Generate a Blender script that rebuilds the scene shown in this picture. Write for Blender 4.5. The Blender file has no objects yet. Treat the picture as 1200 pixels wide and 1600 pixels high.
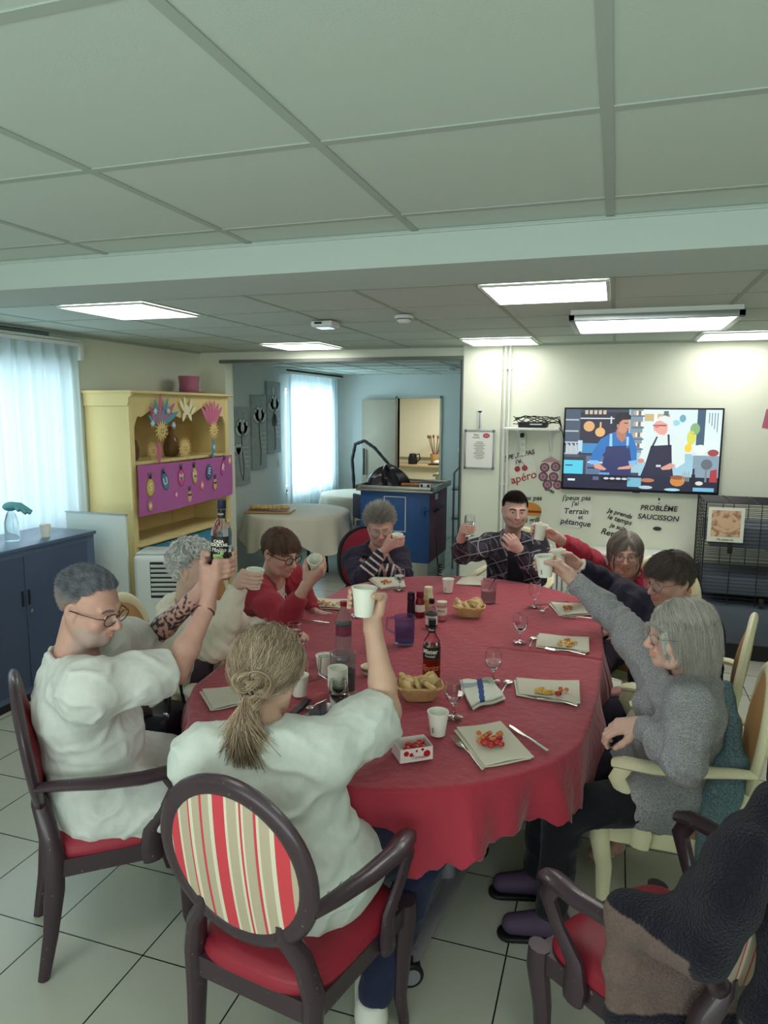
import bpy, bmesh, math, random
import numpy as np
from math import pi, sin, cos, radians
from mathutils import Vector, Matrix
random.seed(7)
rng = np.random.default_rng(7)
scene = bpy.context.scene
COL = scene.collection

# ------------------------------------------------------------------ camera
PITCH, YAW, ROLL, CAMH = .1444, -.3154, .0057, 1.883
_f = np.array([sin(YAW)*cos(PITCH), cos(YAW)*cos(PITCH), -sin(PITCH)])
_r = np.array([cos(YAW), -sin(YAW), 0.0]); _u = np.cross(_r, _f)
_R = _r*cos(ROLL)+_u*sin(ROLL); _U = -_r*sin(ROLL)+_u*cos(ROLL)
cam_data = bpy.data.cameras.new('camera'); cam = bpy.data.objects.new('camera', cam_data); COL.objects.link(cam)
cam_data.sensor_fit = 'HORIZONTAL'; cam_data.sensor_width = 36.0; cam_data.lens = 36.0*1100.6/1200.0
cam_data.clip_start = .05
m4 = Matrix.Identity(4)
for i in range(3):
    m4[i][0] = _R[i]; m4[i][1] = _U[i]; m4[i][2] = -_f[i]
m4[0][3], m4[1][3], m4[2][3] = 0, 0, CAMH
cam.matrix_world = m4
scene.camera = cam

# ------------------------------------------------------------------ world, exposure
vs = scene.view_settings
vs.view_transform = 'Standard'; vs.look = 'None'; vs.gamma = 1.0; vs.exposure = 0.46
try: vs.use_curve_mapping = False
except Exception: pass
w = bpy.data.worlds.new('sky'); scene.world = w; w.use_nodes = True
bg = w.node_tree.nodes['Background']; bg.inputs[0].default_value = (.72, .88, 1.0, 1); bg.inputs[1].default_value = .7
scene.cycles.max_bounces = 10; scene.cycles.transmission_bounces = 10; scene.cycles.transparent_max_bounces = 12
scene.cycles.caustics_reflective = False; scene.cycles.caustics_refractive = False

def lamp(name, loc, rot, size, power, color, spread=None):
    d = bpy.data.lights.new(name, 'AREA'); d.shape = 'RECTANGLE'; d.size, d.size_y = size
    d.energy = power; d.color = color
    if spread: d.spread = spread
    o = bpy.data.objects.new(name, d); COL.objects.link(o); o.location = loc; o.rotation_euler = rot
    return o
DAY = (.78, .93, 1.0); PANEL = (1.0, .99, .93)
# daylight coming in through the two window bays of the left wall (lamps stand outside the glass)
lamp('daylight_front', (-4.5, 3.35, 1.6), (0, -pi/2, 0), (1.5, 2.8), 30, DAY)
lamp('daylight_back', (-4.5, 9.1, 1.5), (0, -pi/2, 0), (1.5, 1.5), 80, DAY)
# added fill lamp behind the camera, tilted up to brighten the ceiling
lamp('rear_fill', (-.6, -1.9, 1.3), (radians(-124), 0, pi), (4.4, 1.6), 68, (.86, .97, .98))

def srgb(r, g, b):
    def c(v):
        v /= 255.0
        return v/12.92 if v <= .04045 else ((v+.055)/1.055)**2.4
    return (c(r), c(g), c(b), 1.0)

# ------------------------------------------------------------------ materials
MATS = {}
def mat(name, col, rough=.6, metal=0.0, spec=.4, bump=0.0, bscale=80.0, var=0.0, vscale=6.0, trans=0.0, ior=1.45,
        emit=None, estr=0.0, alpha=1.0, sheen=0.0, coat=0.0, vcol=False, stretch=None, sss=0.0, col2=None):
    if name in MATS: return MATS[name]
    m = bpy.data.materials.new(name); m.use_nodes = True; MATS[name] = m
    nt = m.node_tree; b = nt.nodes['Principled BSDF']; N = nt.nodes; L = nt.links
    if len(col) == 3: col = srgb(*col)
    b.inputs['Base Color'].default_value = col
    b.inputs['Roughness'].default_value = rough; b.inputs['Metallic'].default_value = metal
    b.inputs['Specular IOR Level'].default_value = spec; b.inputs['IOR'].default_value = ior
    b.inputs['Transmission Weight'].default_value = trans; b.inputs['Alpha'].default_value = alpha
    if sheen: b.inputs['Sheen Weight'].default_value = sheen
    if coat: b.inputs['Coat Weight'].default_value = coat
    if sss:
        b.inputs['Subsurface Weight'].default_value = sss; b.inputs['Subsurface Radius'].default_value = (.012, .005, .003)
        b.inputs['Subsurface Scale'].default_value = 1.0
    if emit is not None:
        if len(emit) == 3: emit = srgb(*emit)
        b.inputs['Emission Color'].default_value = emit; b.inputs['Emission Strength'].default_value = estr
    tc = N.new('ShaderNodeTexCoord'); vec = tc.outputs['Object']
    if stretch:
        mp = N.new('ShaderNodeMapping'); mp.inputs['Scale'].default_value = stretch; L.new(vec, mp.inputs[0]); vec = mp.outputs[0]
    csrc = None
    if vcol:
        a = N.new('ShaderNodeVertexColor'); a.layer_name = 'Col'; csrc = a.outputs[0]
    if var > 0 or col2 is not None:
        n = N.new('ShaderNodeTexNoise'); n.inputs['Scale'].default_value = vscale; n.inputs['Detail'].default_value = 4
        L.new(vec, n.inputs['Vector'])
        mx = N.new('ShaderNodeMix'); mx.data_type = 'RGBA'
        if col2 is not None:
            rp = N.new('ShaderNodeValToRGB'); rp.color_ramp.elements[0].position = .42; rp.color_ramp.elements[1].position = .58
            L.new(n.outputs[0], rp.inputs[0]); L.new(rp.outputs[0], mx.inputs['Factor'])
            c2 = srgb(*col2) if len(col2) == 3 else col2
            mx.inputs['A'].default_value = col; mx.inputs['B'].default_value = c2
        else:
            mr = N.new('ShaderNodeMapRange'); mr.inputs[1].default_value = .3; mr.inputs[2].default_value = .7
            L.new(n.outputs[0], mr.inputs[0]); L.new(mr.outputs[0], mx.inputs['Factor'])
            hs = N.new('ShaderNodeHueSaturation'); hs.inputs['Value'].default_value = 1-var
            h2 = N.new('ShaderNodeHueSaturation'); h2.inputs['Value'].default_value = 1+var
            for h in (hs, h2):
                if csrc is not None: L.new(csrc, h.inputs['Color'])
                else: h.inputs['Color'].default_value = col
            L.new(hs.outputs[0], mx.inputs['A']); L.new(h2.outputs[0], mx.inputs['B'])
        csrc = mx.outputs['Result']
    if csrc is not None: L.new(csrc, b.inputs['Base Color'])
    if bump > 0:
        n = N.new('ShaderNodeTexNoise'); n.inputs['Scale'].default_value = bscale; n.inputs['Detail'].default_value = 5
        L.new(vec, n.inputs['Vector'])
        bp = N.new('ShaderNodeBump'); bp.inputs['Strength'].default_value = min(1, bump); bp.inputs['Distance'].default_value = .01
        L.new(n.outputs[0], bp.inputs['Height']); L.new(bp.outputs[0], b.inputs['Normal'])
    return m

# ------------------------------------------------------------------ mesh builder
class MB:
    def __init__(s): s.v = []; s.f = []; s.m = []; s.n = 0; s.mi = 0
    def add(s, V, F, mi=None):
        o = s.n; s.v += [tuple(map(float, p)) for p in V]; s.n = len(s.v)
        s.f += [tuple(int(i)+o for i in f) for f in F]; s.m += [s.mi if mi is None else mi]*len(F)
        return s
    def box(s, c, d, rot=None, bev=0.0, mi=None, seg=2):
        bm = bmesh.new(); bmesh.ops.create_cube(bm, size=1.0)
        for v in bm.verts: v.co = Vector((v.co.x*d[0], v.co.y*d[1], v.co.z*d[2]))
        if bev > 0:
            bmesh.ops.bevel(bm, geom=bm.edges[:]+bm.verts[:], offset=min(bev, min(d)*.45), segments=seg, affect='EDGES', profile=.5)
        R = rot if rot is not None else Matrix.Identity(3)
        if isinstance(R, (int, float)): R = Matrix.Rotation(R, 3, 'Z')
        c = Vector(c); V = [R @ v.co + c for v in bm.verts]; F = [[v.index for v in f.verts] for f in bm.faces]
        bm.verts.index_update(); F = [[v.index for v in f.verts] for f in bm.faces]
        bm.free(); return s.add(V, F, mi)
    def bb(s, a, b, bev=0.0, mi=None):
        return s.box([(a[i]+b[i])/2 for i in range(3)], [abs(b[i]-a[i]) for i in range(3)], bev=bev, mi=mi)
    def tube(s, pts, r, n=8, cap=True, mi=None, flat=None, closed=False, up=None):
        P = [Vector(p) for p in pts]; k = len(P)
        rs = [r]*k if isinstance(r, (int, float)) else list(r)
        if k < 2: return s
        T = []
        for i in range(k):
            if closed: t = P[(i+1) % k]-P[i-1]
            else: t = P[min(i+1, k-1)]-P[max(i-1, 0)]
            T.append(t.normalized() if t.length > 1e-9 else Vector((0, 0, 1)))
        a = Vector(up) if up is not None else (Vector((0, 0, 1)) if abs(T[0].z) < .9 else Vector((1, 0, 0)))
        nrm = (a - T[0]*a.dot(T[0])).normalized(); V = []; F = []
        for i in range(k):
            nrm = (nrm - T[i]*nrm.dot(T[i])).normalized(); bn = T[i].cross(nrm)
            for j in range(n):
                an = 2*pi*j/n; ca, sa = cos(an), sin(an)
                if flat: ca *= flat[0]; sa *= flat[1]
                V.append(P[i]+(nrm*ca+bn*sa)*rs[i])
        kk = k if closed else k-1
        for i in range(kk):
            for j in range(n):
                i2 = (i+1) % k
                F.append((i*n+j, i*n+(j+1) % n, i2*n+(j+1) % n, i2*n+j))
        if cap and not closed:
            F.append(tuple(range(n))[::-1]); F.append(tuple((k-1)*n+j for j in range(n)))
        return s.add(V, F, mi)
    def lathe(s, prof, c=(0, 0, 0), n=24, axis=None, mi=None, capb=True, capt=True, sx=1.0, sy=1.0):
        A = Matrix.Identity(3)
        if axis is not None: A = Vector((0, 0, 1)).rotation_difference(Vector(axis).normalized()).to_matrix()
        V = []; F = []; c = Vector(c)
        for r, z in prof:
            for j in range(n):
                an = 2*pi*j/n; V.append(c + A @ Vector((r*cos(an)*sx, r*sin(an)*sy, z)))
        for i in range(len(prof)-1):
            for j in range(n): F.append((i*n+j, i*n+(j+1) % n, (i+1)*n+(j+1) % n, (i+1)*n+j))
        if capb and prof[0][0] > 1e-5: F.append(tuple(range(n))[::-1])
        if capt and prof[-1][0] > 1e-5: F.append(tuple((len(prof)-1)*n+j for j in range(n)))
        return s.add(V, F, mi)
    def cyl(s, a, b, r, r2=None, n=16, mi=None):
        return s.tube([a, b], [r, r if r2 is None else r2], n=n, mi=mi)
    def ell(s, c, r, rot=None, nu=16, nv=10, mi=None):
        V = []; F = []; c = Vector(c); R = rot if rot is not None else Matrix.Identity(3)
        if isinstance(r, (int, float)): r = (r, r, r)
        V.append(c+R @ Vector((0, 0, -r[2])))
        for i in range(1, nv):
            ph = -pi/2+pi*i/nv
            for j in range(nu):
                th = 2*pi*j/nu; V.append(c+R @ Vector((r[0]*cos(ph)*cos(th), r[1]*cos(ph)*sin(th), r[2]*sin(ph))))
        V.append(c+R @ Vector((0, 0, r[2])))
        for j in range(nu): F.append((0, 1+(j+1) % nu, 1+j))
        for i in range(nv-2):
            for j in range(nu):
                a = 1+i*nu; b = a+nu; F.append((a+j, a+(j+1) % nu, b+(j+1) % nu, b+j))
        t = len(V)-1; a = 1+(nv-2)*nu
        for j in range(nu): F.append((a+j, a+(j+1) % nu, t))
        return s.add(V, F, mi)
    def prism(s, poly, a, b, frame=None, mi=None):
        # poly of (u, v); extruded from a to b along w. frame = (origin, U, V, W)
        O, U, Vv, W = [Vector(x) for x in (frame or ((0, 0, 0), (1, 0, 0), (0, 1, 0), (0, 0, 1)))]
        n = len(poly); V = [O+U*p[0]+Vv*p[1]+W*a for p in poly]+[O+U*p[0]+Vv*p[1]+W*b for p in poly]
        F = [tuple(range(n))[::-1], tuple(range(n, 2*n))]+[(i, (i+1) % n, n+(i+1) % n, n+i) for i in range(n)]
        return s.add(V, F, mi)
    def grid(s, fn, nu, nv, mi=None, flip=False):
        V = [fn(i/nu, j/nv) for j in range(nv+1) for i in range(nu+1)]; F = []
        for j in range(nv):
            for i in range(nu):
                a = j*(nu+1)+i; q = (a, a+1, a+nu+2, a+nu+1); F.append(q[::-1] if flip else q)
        return s.add(V, F, mi)
    def xf(s, M):
        s.v = [tuple(M @ Vector(p)) for p in s.v]; return s

def mesh_obj(name, V, F, mats, parent=None, mi=None, cols=None, smooth=35):
    me = bpy.data.meshes.new(name)
    V = np.asarray(V, dtype=np.float32)
    if isinstance(F, np.ndarray) and len(F):
        nf, k = F.shape
        me.vertices.add(len(V)); me.vertices.foreach_set('co', V.ravel())
        me.loops.add(nf*k); me.loops.foreach_set('vertex_index', F.astype(np.int32).ravel())
        me.polygons.add(nf); me.polygons.foreach_set('loop_start', np.arange(0, nf*k, k, dtype=np.int32))
        me.update(calc_edges=True); me.validate()
    else:
        me.from_pydata([tuple(map(float, p)) for p in V], [], [tuple(f) for f in F]); me.update()
    for m in (mats if isinstance(mats, (list, tuple)) else [mats]): me.materials.append(m)
    if mi is not None and len(mi) == len(me.polygons): me.polygons.foreach_set('material_index', np.asarray(mi, dtype=np.int32))
    if smooth:
        me.shade_smooth()
        if smooth < 180: me.set_sharp_from_angle(angle=radians(smooth))
    if cols is not None:
        a = me.color_attributes.new('Col', 'FLOAT_COLOR', 'POINT')
        c = np.ones((len(V), 4), dtype=np.float32); c[:, :3] = np.asarray(cols)[:, :3]; a.data.foreach_set('color', c.ravel())
    o = bpy.data.objects.new(name, me); COL.objects.link(o)
    if parent is not None: o.parent = parent
    return o
def wloc(p):
    v = Vector((0, 0, 0))
    while p is not None: v += p.location; p = p.parent
    return v
def obj(name, mb, mats, parent=None, world=False, smooth=35, loc=None, rotz=None):
    V = mb.v
    if world and parent is not None:
        L = wloc(parent); V = [(p[0]-L.x, p[1]-L.y, p[2]-L.z) for p in V]
    o = mesh_obj(name, V, mb.f, mats, parent, mb.m, smooth=smooth)
    if loc is not None: o.location = loc
    if rotz is not None: o.rotation_euler = (0, 0, rotz)
    return o
def tag(o, label, cat, group=None, kind=None):
    if label: o['label'] = label
    if cat: o['category'] = cat
    if group: o['group'] = group
    if kind: o['kind'] = kind
    return o
def thing(name, label, cat, loc=(0, 0, 0), rotz=0, group=None):
    o = bpy.data.objects.new(name, None); COL.objects.link(o); o.empty_display_size = .05
    o.location = loc; o.rotation_euler = (0, 0, rotz); return tag(o, label, cat, group)
def struct(name, mb, mats, smooth=35, parent=None):
    o = obj(name, mb, mats, parent, smooth=smooth)
    if parent is None: o['kind'] = 'structure'
    return o
def dup(root, loc, rotz=None, label=None, group=None, scale=None):
    r = root.copy(); COL.objects.link(r); r.location = loc
    if rotz is not None: r.rotation_euler = (0, 0, rotz)
    if scale: r.scale = scale
    if label: r['label'] = label
    if group: r['group'] = group
    for ch in list(root.children):
        c = ch.copy(); COL.objects.link(c); c.parent = r
        for g in ch.children:
            d = g.copy(); COL.objects.link(d); d.parent = c
    return r
def text_mb(s, size, frame, depth=.0008, align='CENTER', shear=0.0, mb=None, mi=0, xs=1.0, wide=0.0):
    # lettering as mesh, laid in a plane given by frame (origin, right, up)
    cu = bpy.data.curves.new('letters', 'FONT'); cu.body = s; cu.size = size; cu.align_x = align; cu.align_y = 'CENTER'
    cu.shear = shear; cu.extrude = depth; cu.offset = wide; cu.resolution_u = 3
    o = bpy.data.objects.new('letters', cu); COL.objects.link(o)
    dg = bpy.context.evaluated_depsgraph_get(); dg.update()
    me = bpy.data.meshes.new_from_object(o.evaluated_get(dg))
    O, U, V = [Vector(x) for x in frame]; W = U.cross(V)
    mb = mb or MB()
    mb.add([O+U*(v.co.x*xs)+V*v.co.y+W*v.co.z for v in me.vertices], [list(p.vertices) for p in me.polygons], mi)
    bpy.data.objects.remove(o); bpy.data.curves.remove(cu); bpy.data.meshes.remove(me)
    return mb
# ------------------------------------------------------------------ the room
CE = 2.455; XL = -4.08; YF = 6.4; XR = 2.9; YB = -2.4; YK = 10.2
def brick_mat(name, tile, mortar, sx, sy, ox, oy, gap, rough, spec=.5, bump=.02, var=.03):
    m = bpy.data.materials.new(name); m.use_nodes = True; nt = m.node_tree; N = nt.nodes; L = nt.links
    b = N['Principled BSDF']; b.inputs['Roughness'].default_value = rough; b.inputs['Specular IOR Level'].default_value = spec
    tc = N.new('ShaderNodeTexCoord'); sp = N.new('ShaderNodeSeparateXYZ'); L.new(tc.outputs['Object'], sp.inputs[0])
    def line(out, o, s):
        a = N.new('ShaderNodeMath'); a.operation = 'SUBTRACT'; L.new(out, a.inputs[0]); a.inputs[1].default_value = o
        d = N.new('ShaderNodeMath'); d.operation = 'DIVIDE'; L.new(a.outputs[0], d.inputs[0]); d.inputs[1].default_value = s
        f = N.new('ShaderNodeMath'); f.operation = 'PINGPONG'; L.new(d.outputs[0], f.inputs[0]); f.inputs[1].default_value = .5
        g = N.new('ShaderNodeMath'); g.operation = 'LESS_THAN'; L.new(f.outputs[0], g.inputs[0]); g.inputs[1].default_value = gap/2/s
        return g.outputs[0]
    mx = N.new('ShaderNodeMath'); mx.operation = 'MAXIMUM'
    L.new(line(sp.outputs[0], ox, sx), mx.inputs[0]); L.new(line(sp.outputs[1], oy, sy), mx.inputs[1])
    n = N.new('ShaderNodeTexNoise'); n.inputs['Scale'].default_value = 1.3; L.new(tc.outputs['Object'], n.inputs['Vector'])
    hs = N.new('ShaderNodeHueSaturation'); hs.inputs['Color'].default_value = srgb(*tile)
    mr = N.new('ShaderNodeMapRange'); mr.inputs[3].default_value = 1-var; mr.inputs[4].default_value = 1+var
    L.new(n.outputs[0], mr.inputs[0]); L.new(mr.outputs[0], hs.inputs['Value'])
    cm = N.new('ShaderNodeMix'); cm.data_type = 'RGBA'; L.new(mx.outputs[0], cm.inputs['Factor'])
    L.new(hs.outputs[0], cm.inputs['A']); cm.inputs['B'].default_value = srgb(*mortar); L.new(cm.outputs['Result'], b.inputs['Base Color'])
    bp = N.new('ShaderNodeBump'); bp.inputs['Strength'].default_value = .3; bp.inputs['Distance'].default_value = .002; bp.invert = True
    L.new(mx.outputs[0], bp.inputs['Height']); L.new(bp.outputs[0], b.inputs['Normal'])
    return m
M_floor = brick_mat('floor_tiles', (190, 192, 178), (40, 38, 36), .4, .4, -.672, 2.635, .0055, .22, .5)
M_ceil = mat('ceiling_tile', (196, 208, 197), .9, bump=.05, bscale=220)
M_tee = mat('ceiling_tee', (172, 182, 172), .95, spec=.1)
M_wall = mat('wall_paint', (226, 230, 212), .8, bump=.03, bscale=300)
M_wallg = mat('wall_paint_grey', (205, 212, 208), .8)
M_beam = mat('beam_paint', (190, 203, 196), .9)
M_white = mat('white_paint', (228, 232, 226), .5)
M_glow = mat('light_diffuser', (255, 255, 250), .5, emit=(1.0, .985, .94, 1), estr=6.0)
M_dark = mat('dark_gap', (50, 55, 52), .8)
M_alu = mat('aluminium', (170, 175, 175), .35, metal=.8)
M_chrome = mat('chrome', (205, 205, 205), .15, metal=1.0)
M_black = mat('black_plastic', (26, 24, 28), .45)

b = MB(); b.box(((XL+XR)/2, (YB+13)/2, -.05), (XR-XL+.4, 13-YB+.4, .1)); struct('floor', b, M_floor, 0)
b = MB(); b.bb((XL-.1, YB-.1, CE), (XR+.1, YF+.15, CE+.08)); b.bb((XL-.1, YF+.15, CE-.055), (XR+.1, YK+.1, CE+.08)); b.bb((XL-.1, YK+.1, CE-.1), (0, 13, CE+.08))
struct('ceiling', b, M_ceil, 0)
# suspended ceiling tees
b = MB(); tw = .024
x = -.6465 - 6*.6
while x < XR:
    if x > XL: b.box((x, (YB+YF)/2, CE-.0015), (tw, YF-YB, .003))
    x += .6
y = 1.503 - 7*.6
while y < YF:
    if y > YB: b.box(((XL+XR)/2, y, CE-.0015), (XR-XL, tw, .0028))
    y += .6
struct('trim_1', b, M_tee, 0)
b = MB()
for i in range(-6, 3): b.box((-.6465+i*.6, 8.3, CE-.058), (.02, 3.7, .006))
for j in range(6): b.box(((XL-1.0)/2, 6.9+j*.6, CE-.058), (-1.0-XL, .02, .0058))
struct('trim_2', b, M_tee, 0)
# dropped beam across the room
b = MB(); b.bb((XL, 2.285, 2.345), (XR, 2.66, CE)); b.bb((XL, 2.275, 2.442), (XR, 2.285, 2.447)); struct('trim_3', b, M_beam, 0)
b = MB(); b.bb((XL, 3.2, CE-.012), (XR, 3.22, CE)); b.bb((XL, 6.38, CE-.012), (XR, 6.4, CE)); b.bb((XL, 3.2, CE-.02), (XL+.02, 6.4, CE)); struct('trim_4', b, M_tee, 0)

# walls; left wall with two window openings
def wall_x(b, x0, x1, y0, y1, holes, top=CE):
    ys = sorted(holes); c = y0
    for (a, e, z0, z1) in ys:
        b.bb((x0, c, 0), (x1, a, top)); b.bb((x0, a, 0), (x1, e, z0)); b.bb((x0, a, z1), (x1, e, top)); c = e
    b.bb((x0, c, 0), (x1, y1, top))
b = MB(); wall_x(b, XL-.2, XL, YB, YF+.0, [(1.9, 4.6, .95, 2.2)]); struct('wall_left', b, M_wall, 0)
b = MB(); wall_x(b, XL-.2, XL, YF, 13, [(8.35, 9.75, .8, 2.15)]); struct('wall_left_back', b, M_wallg, 0)
b = MB(); b.bb((XL-.2, YF, 0), (-3.79, YF+.15, CE)); b.bb((-3.79, YF, 2.345), (-1.335, YF+.15, CE)); b.bb((-1.335, YF-.03, 0), (-.985, YF+.15, CE))
struct('wall_partition', b, M_wall, 0)
b = MB(); b.bb((-.985, YF, 0), (XR, YF+.15, CE)); struct('wall_far', b, M_wall, 0)
b = MB(); b.bb((XR, YB, 0), (XR+.15, YF, CE)); struct('wall_right', b, M_wall, 0)
b = MB(); wall = b.bb((XL, YB-.15, 0), (XR, YB, CE)); struct('wall_rear', b, M_wall, 0)
# back room and kitchen
b = MB(); b.bb((XL, YK, 0), (-3.12, YK+.1, CE)); b.bb((-2.47, YK, 0), (-.6, YK+.1, CE)); b.bb((-3.12, YK, 2.05), (-2.47, YK+.1, CE)); struct('wall_back', b, M_wallg, 0)
b = MB(); b.bb((-.6, YF+.15, 0), (-.5, 13, CE)); struct('wall_back_right', b, M_wallg, 0)
M_ktile = brick_mat('kitchen_tile', (226, 224, 200), (196, 194, 176), .2, .2, 0, 0, .004, .3)
b = MB(); b.bb((XL, 12.9, 0), (-.5, 13, CE)); b.bb((-4.0, 12.84, 1.0), (-.6, 12.9, 2.2)); struct('wall_kitchen', b, mat('kitchen_paint', (228, 224, 200), .6), 0)
# opening frame: dark track on the head, jamb edge
b = MB(); b.bb((-3.83, YF-.045, 2.335), (-1.33, YF-.005, 2.365)); b.bb((-1.342, YF-.045, 0), (-1.33, YF+.16, 2.335)); struct('trim_5', b, mat('track_grey', (112, 118, 112), .5, metal=.4), 0)
b = MB(); b.bb((-1.353, YF-.05, 0), (-1.343, YF+.165, 2.33)); struct('trim_6', b, M_dark, 0)
b = MB(); b.bb((-.98, YF-.015, 0), (XR, YF, .08)); struct('baseboard_far', b, M_white, 0)
b = MB(); b.bb((XL, YB, 0), (XL+.015, YF, .08)); struct('baseboard_left', b, M_white, 0)

# windows with frames, glass, sheers
M_glass = mat('window_glass', (235, 245, 250), .05, alpha=.1, spec=.5)
def window(n, y0, y1, z0, z1):
    b = MB(); x = XL-.14
    for (a, e) in ((y0, y0+.05), (y1-.05, y1), ((y0+y1)/2-.05, (y0+y1)/2+.05)): b.bb((x-.03, a, z0), (x+.03, e, z1), .004)
    for (a, e) in ((z0, z0+.05), (z1-.05, z1)): b.bb((x-.03, y0, a), (x+.03, y1, e), .004)
    o = struct('window_%d' % n, b, M_white)
    g = MB(); g.bb((x-.004, y0+.05, z0+.05), (x+.004, y1-.05, z1-.05)); obj('window_glass', g, M_glass, o, smooth=0)
    s = MB(); s.bb((XL-.12, y0-.02, z0-.03), (XL+.03, y1+.02, z0), .004); obj('window_sill', s, M_white, o)
    return o
window(1, 1.9, 4.6, .95, 2.2); window(2, 8.35, 9.75, .8, 2.15)
def sheer_mat():
    m = bpy.data.materials.new('sheer_fabric'); m.use_nodes = True; nt = m.node_tree; N = nt.nodes; L = nt.links
    N.remove(N['Principled BSDF']); out = N['Material Output']
    t = N.new('ShaderNodeBsdfTranslucent'); t.inputs[0].default_value = (.66, .80, .86, 1)
    d = N.new('ShaderNodeBsdfDiffuse'); d.inputs[0].default_value = (.72, .82, .85, 1)
    p = N.new('ShaderNodeBsdfTransparent'); a = N.new('ShaderNodeMixShader'); a.inputs[0].default_value = .4
    L.new(t.outputs[0], a.inputs[1]); L.new(d.outputs[0], a.inputs[2])
    c = N.new('ShaderNodeMixShader'); c.inputs[0].default_value = .1; L.new(a.outputs[0], c.inputs[1]); L.new(p.outputs[0], c.inputs[2])
    L.new(c.outputs[0], out.inputs[0]); return m
M_sheer = sheer_mat()
def curtain(name, label, x, y0, y1, z0, z1, folds, amp, seed):
    r = random.Random(seed); ph = [r.uniform(0, 6) for _ in range(3)]
    def fn(u, v):
        y = y0+(y1-y0)*u; a = amp*(.6+.4*(1-v))
        return (x+a*sin(u*folds*6.28+ph[0])+.4*a*sin(u*folds*2.3*6.28+ph[1]+v), y+.01*sin(u*folds*6.28*2), z0+(z1-z0)*v)
    t = thing(name, label, 'curtain', (x, (y0+y1)/2, z0))
    b = MB(); b.grid(fn, 160, 14); obj('curtain_panel', b, M_sheer, t, world=True, smooth=180)
    h = MB(); h.bb((x-amp-.005, y0, z1-.005), (x+amp+.005, y1, z1+.02)); obj('heading_tape', h, M_white, t, world=True)
    return t
curtain('sheer_curtain', 'long white sheer curtain glowing with daylight behind the navy metal cupboard', -4.02, 1.6, 4.58, .06, 2.36, 22, .03, 1)
curtain('sheer_curtain', 'white sheer curtain hanging in the back room beside three flower canvases', -3.97, 8.2, 9.95, .12, 2.33, 13, .03, 2)
t = thing('curtain_rail', 'white ceiling curtain rail above the sheer curtain at far left', 'curtain rail', (-4.02, 3.1, 2.4))
b = MB(); b.bb((-4.04, 1.4, 2.385), (-4.0, 4.62, 2.405), .004); obj('rail', b, M_white, t, world=True)
b = MB(); b.bb((-4.075, 4.6, 2.25), (-4.0, 4.64, 2.385), .004); obj('bracket', b, M_white, t, world=True)
b = MB(); b.bb((XL, 1.4, 2.35), (XL+.02, 4.35, 2.44)); struct('trim_7', b, mat('blind_box', (120, 138, 145), .6))
t = thing('curtain_rail', 'thin white rail above the back room curtain', 'curtain rail', (-3.97, 9.2, 2.36))
b = MB(); b.cyl((-3.97, 8.2, 2.37), (-3.97, 10.1, 2.37), .012); obj('rail', b, M_dark, t, world=True)

# ceiling lights: recessed square panels
def panel(x0, x1, y0, y1, label, z=CE-.009):
    cx, cy = (x0+x1)/2, (y0+y1)/2
    t = thing('ceiling_light', label, 'ceiling light', (cx, cy, z), group='recessed ceiling light panels')
    b = MB(); w_, d_ = x1-x0, y1-y0
    for sx in (-1, 1): b.box((cx+sx*(w_/2-.008), cy, z-.002), (.016, d_, .01))
    for sy in (-1, 1): b.box((cx, cy+sy*(d_/2-.008), z-.002), (w_-.032, .016, .01))
    obj('frame', b, M_white, t, world=True)
    g = MB(); g.box((cx, cy, z), (w_-.032, d_-.032, .006)); obj('diffuser', g, M_glow, t, world=True)
    return t
g0x = -.6465; g0y = 1.503
def cell(i, j, label): return panel(g0x+i*.6+.012, g0x+(i+1)*.6-.012, g0y+j*.6+.012, g0y+(j+1)*.6-.012, label)
cell(-4, 3, 'square ceiling light just behind the beam on the left, above the window side')
cell(0, 3, 'square ceiling light just behind the beam, right of centre')
cell(-4, 7, 'square ceiling light over the wide opening to the back room')
cell(-1, 7, 'square ceiling light near the wall pipes and thermometer')
cell(2, 7, 'ceiling light at the right edge near the wall above the television')
cell(-2, -2, 'front ceiling light whose corner shows at the top left of the photo')
cell(1, -2, 'ceiling light behind the photographer'); 
t = thing('surface_light', 'large framed light box mounted below the ceiling in front of the television wall', 'ceiling light', (.16, 4.68, 2.4))
b = MB(); x0, x1, y0, y1 = -.29, .63, 4.28, 5.06
for (p, q) in (((x0, y0), (x1, y0+.035)), ((x0, y1-.035), (x1, y1)), ((x0, y0), (x0+.035, y1)), ((x1-.035, y0), (x1, y1))): b.bb((p[0], p[1], 2.39), (q[0], q[1], 2.425), .003)
obj('frame', b, M_alu, t, world=True)
b = MB(); b.bb((x0+.03, y0+.03, 2.398), (x1-.03, y1-.03, 2.406)); obj('diffuser', b, M_glow, t, world=True)
b = MB(); b.bb((x0+.01, y0+.01, 2.425), (x1-.01, y1-.01, CE-.002)); obj('housing', b, M_white, t, world=True)
for (px, py, lb) in ((-1.25, 4.2, 'round white smoke detector on the ceiling, centre'), (-1.95, 8.6, 'round white smoke detector on the back room ceiling')):
    cz = CE-.008 if py < YF else CE-.055
    t = thing('smoke_detector', lb, 'smoke detector', (px, py, cz))
    b = MB(); b.lathe([(.055, 0), (.06, -.012), (.055, -.02)], n=24); obj('base', b, M_white, t)
    b = MB(); b.lathe([(.043, -.02), (.045, -.03), (.03, -.045), (.012, -.048)], n=24); obj('sensor_dome', b, M_white, t)
    b = MB(); b.lathe([(.046, -.022), (.046, -.026)], n=24); obj('vent_ring', b, M_dark, t)
t = thing('access_point', 'small white box with a pale blue face on the ceiling left of the smoke detector', 'wireless box', (-1.83, 4.36, CE-.008))
b = MB(); b.box((0, 0, -.02), (.15, .15, .04), bev=.012); obj('casing', b, M_white, t)
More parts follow.
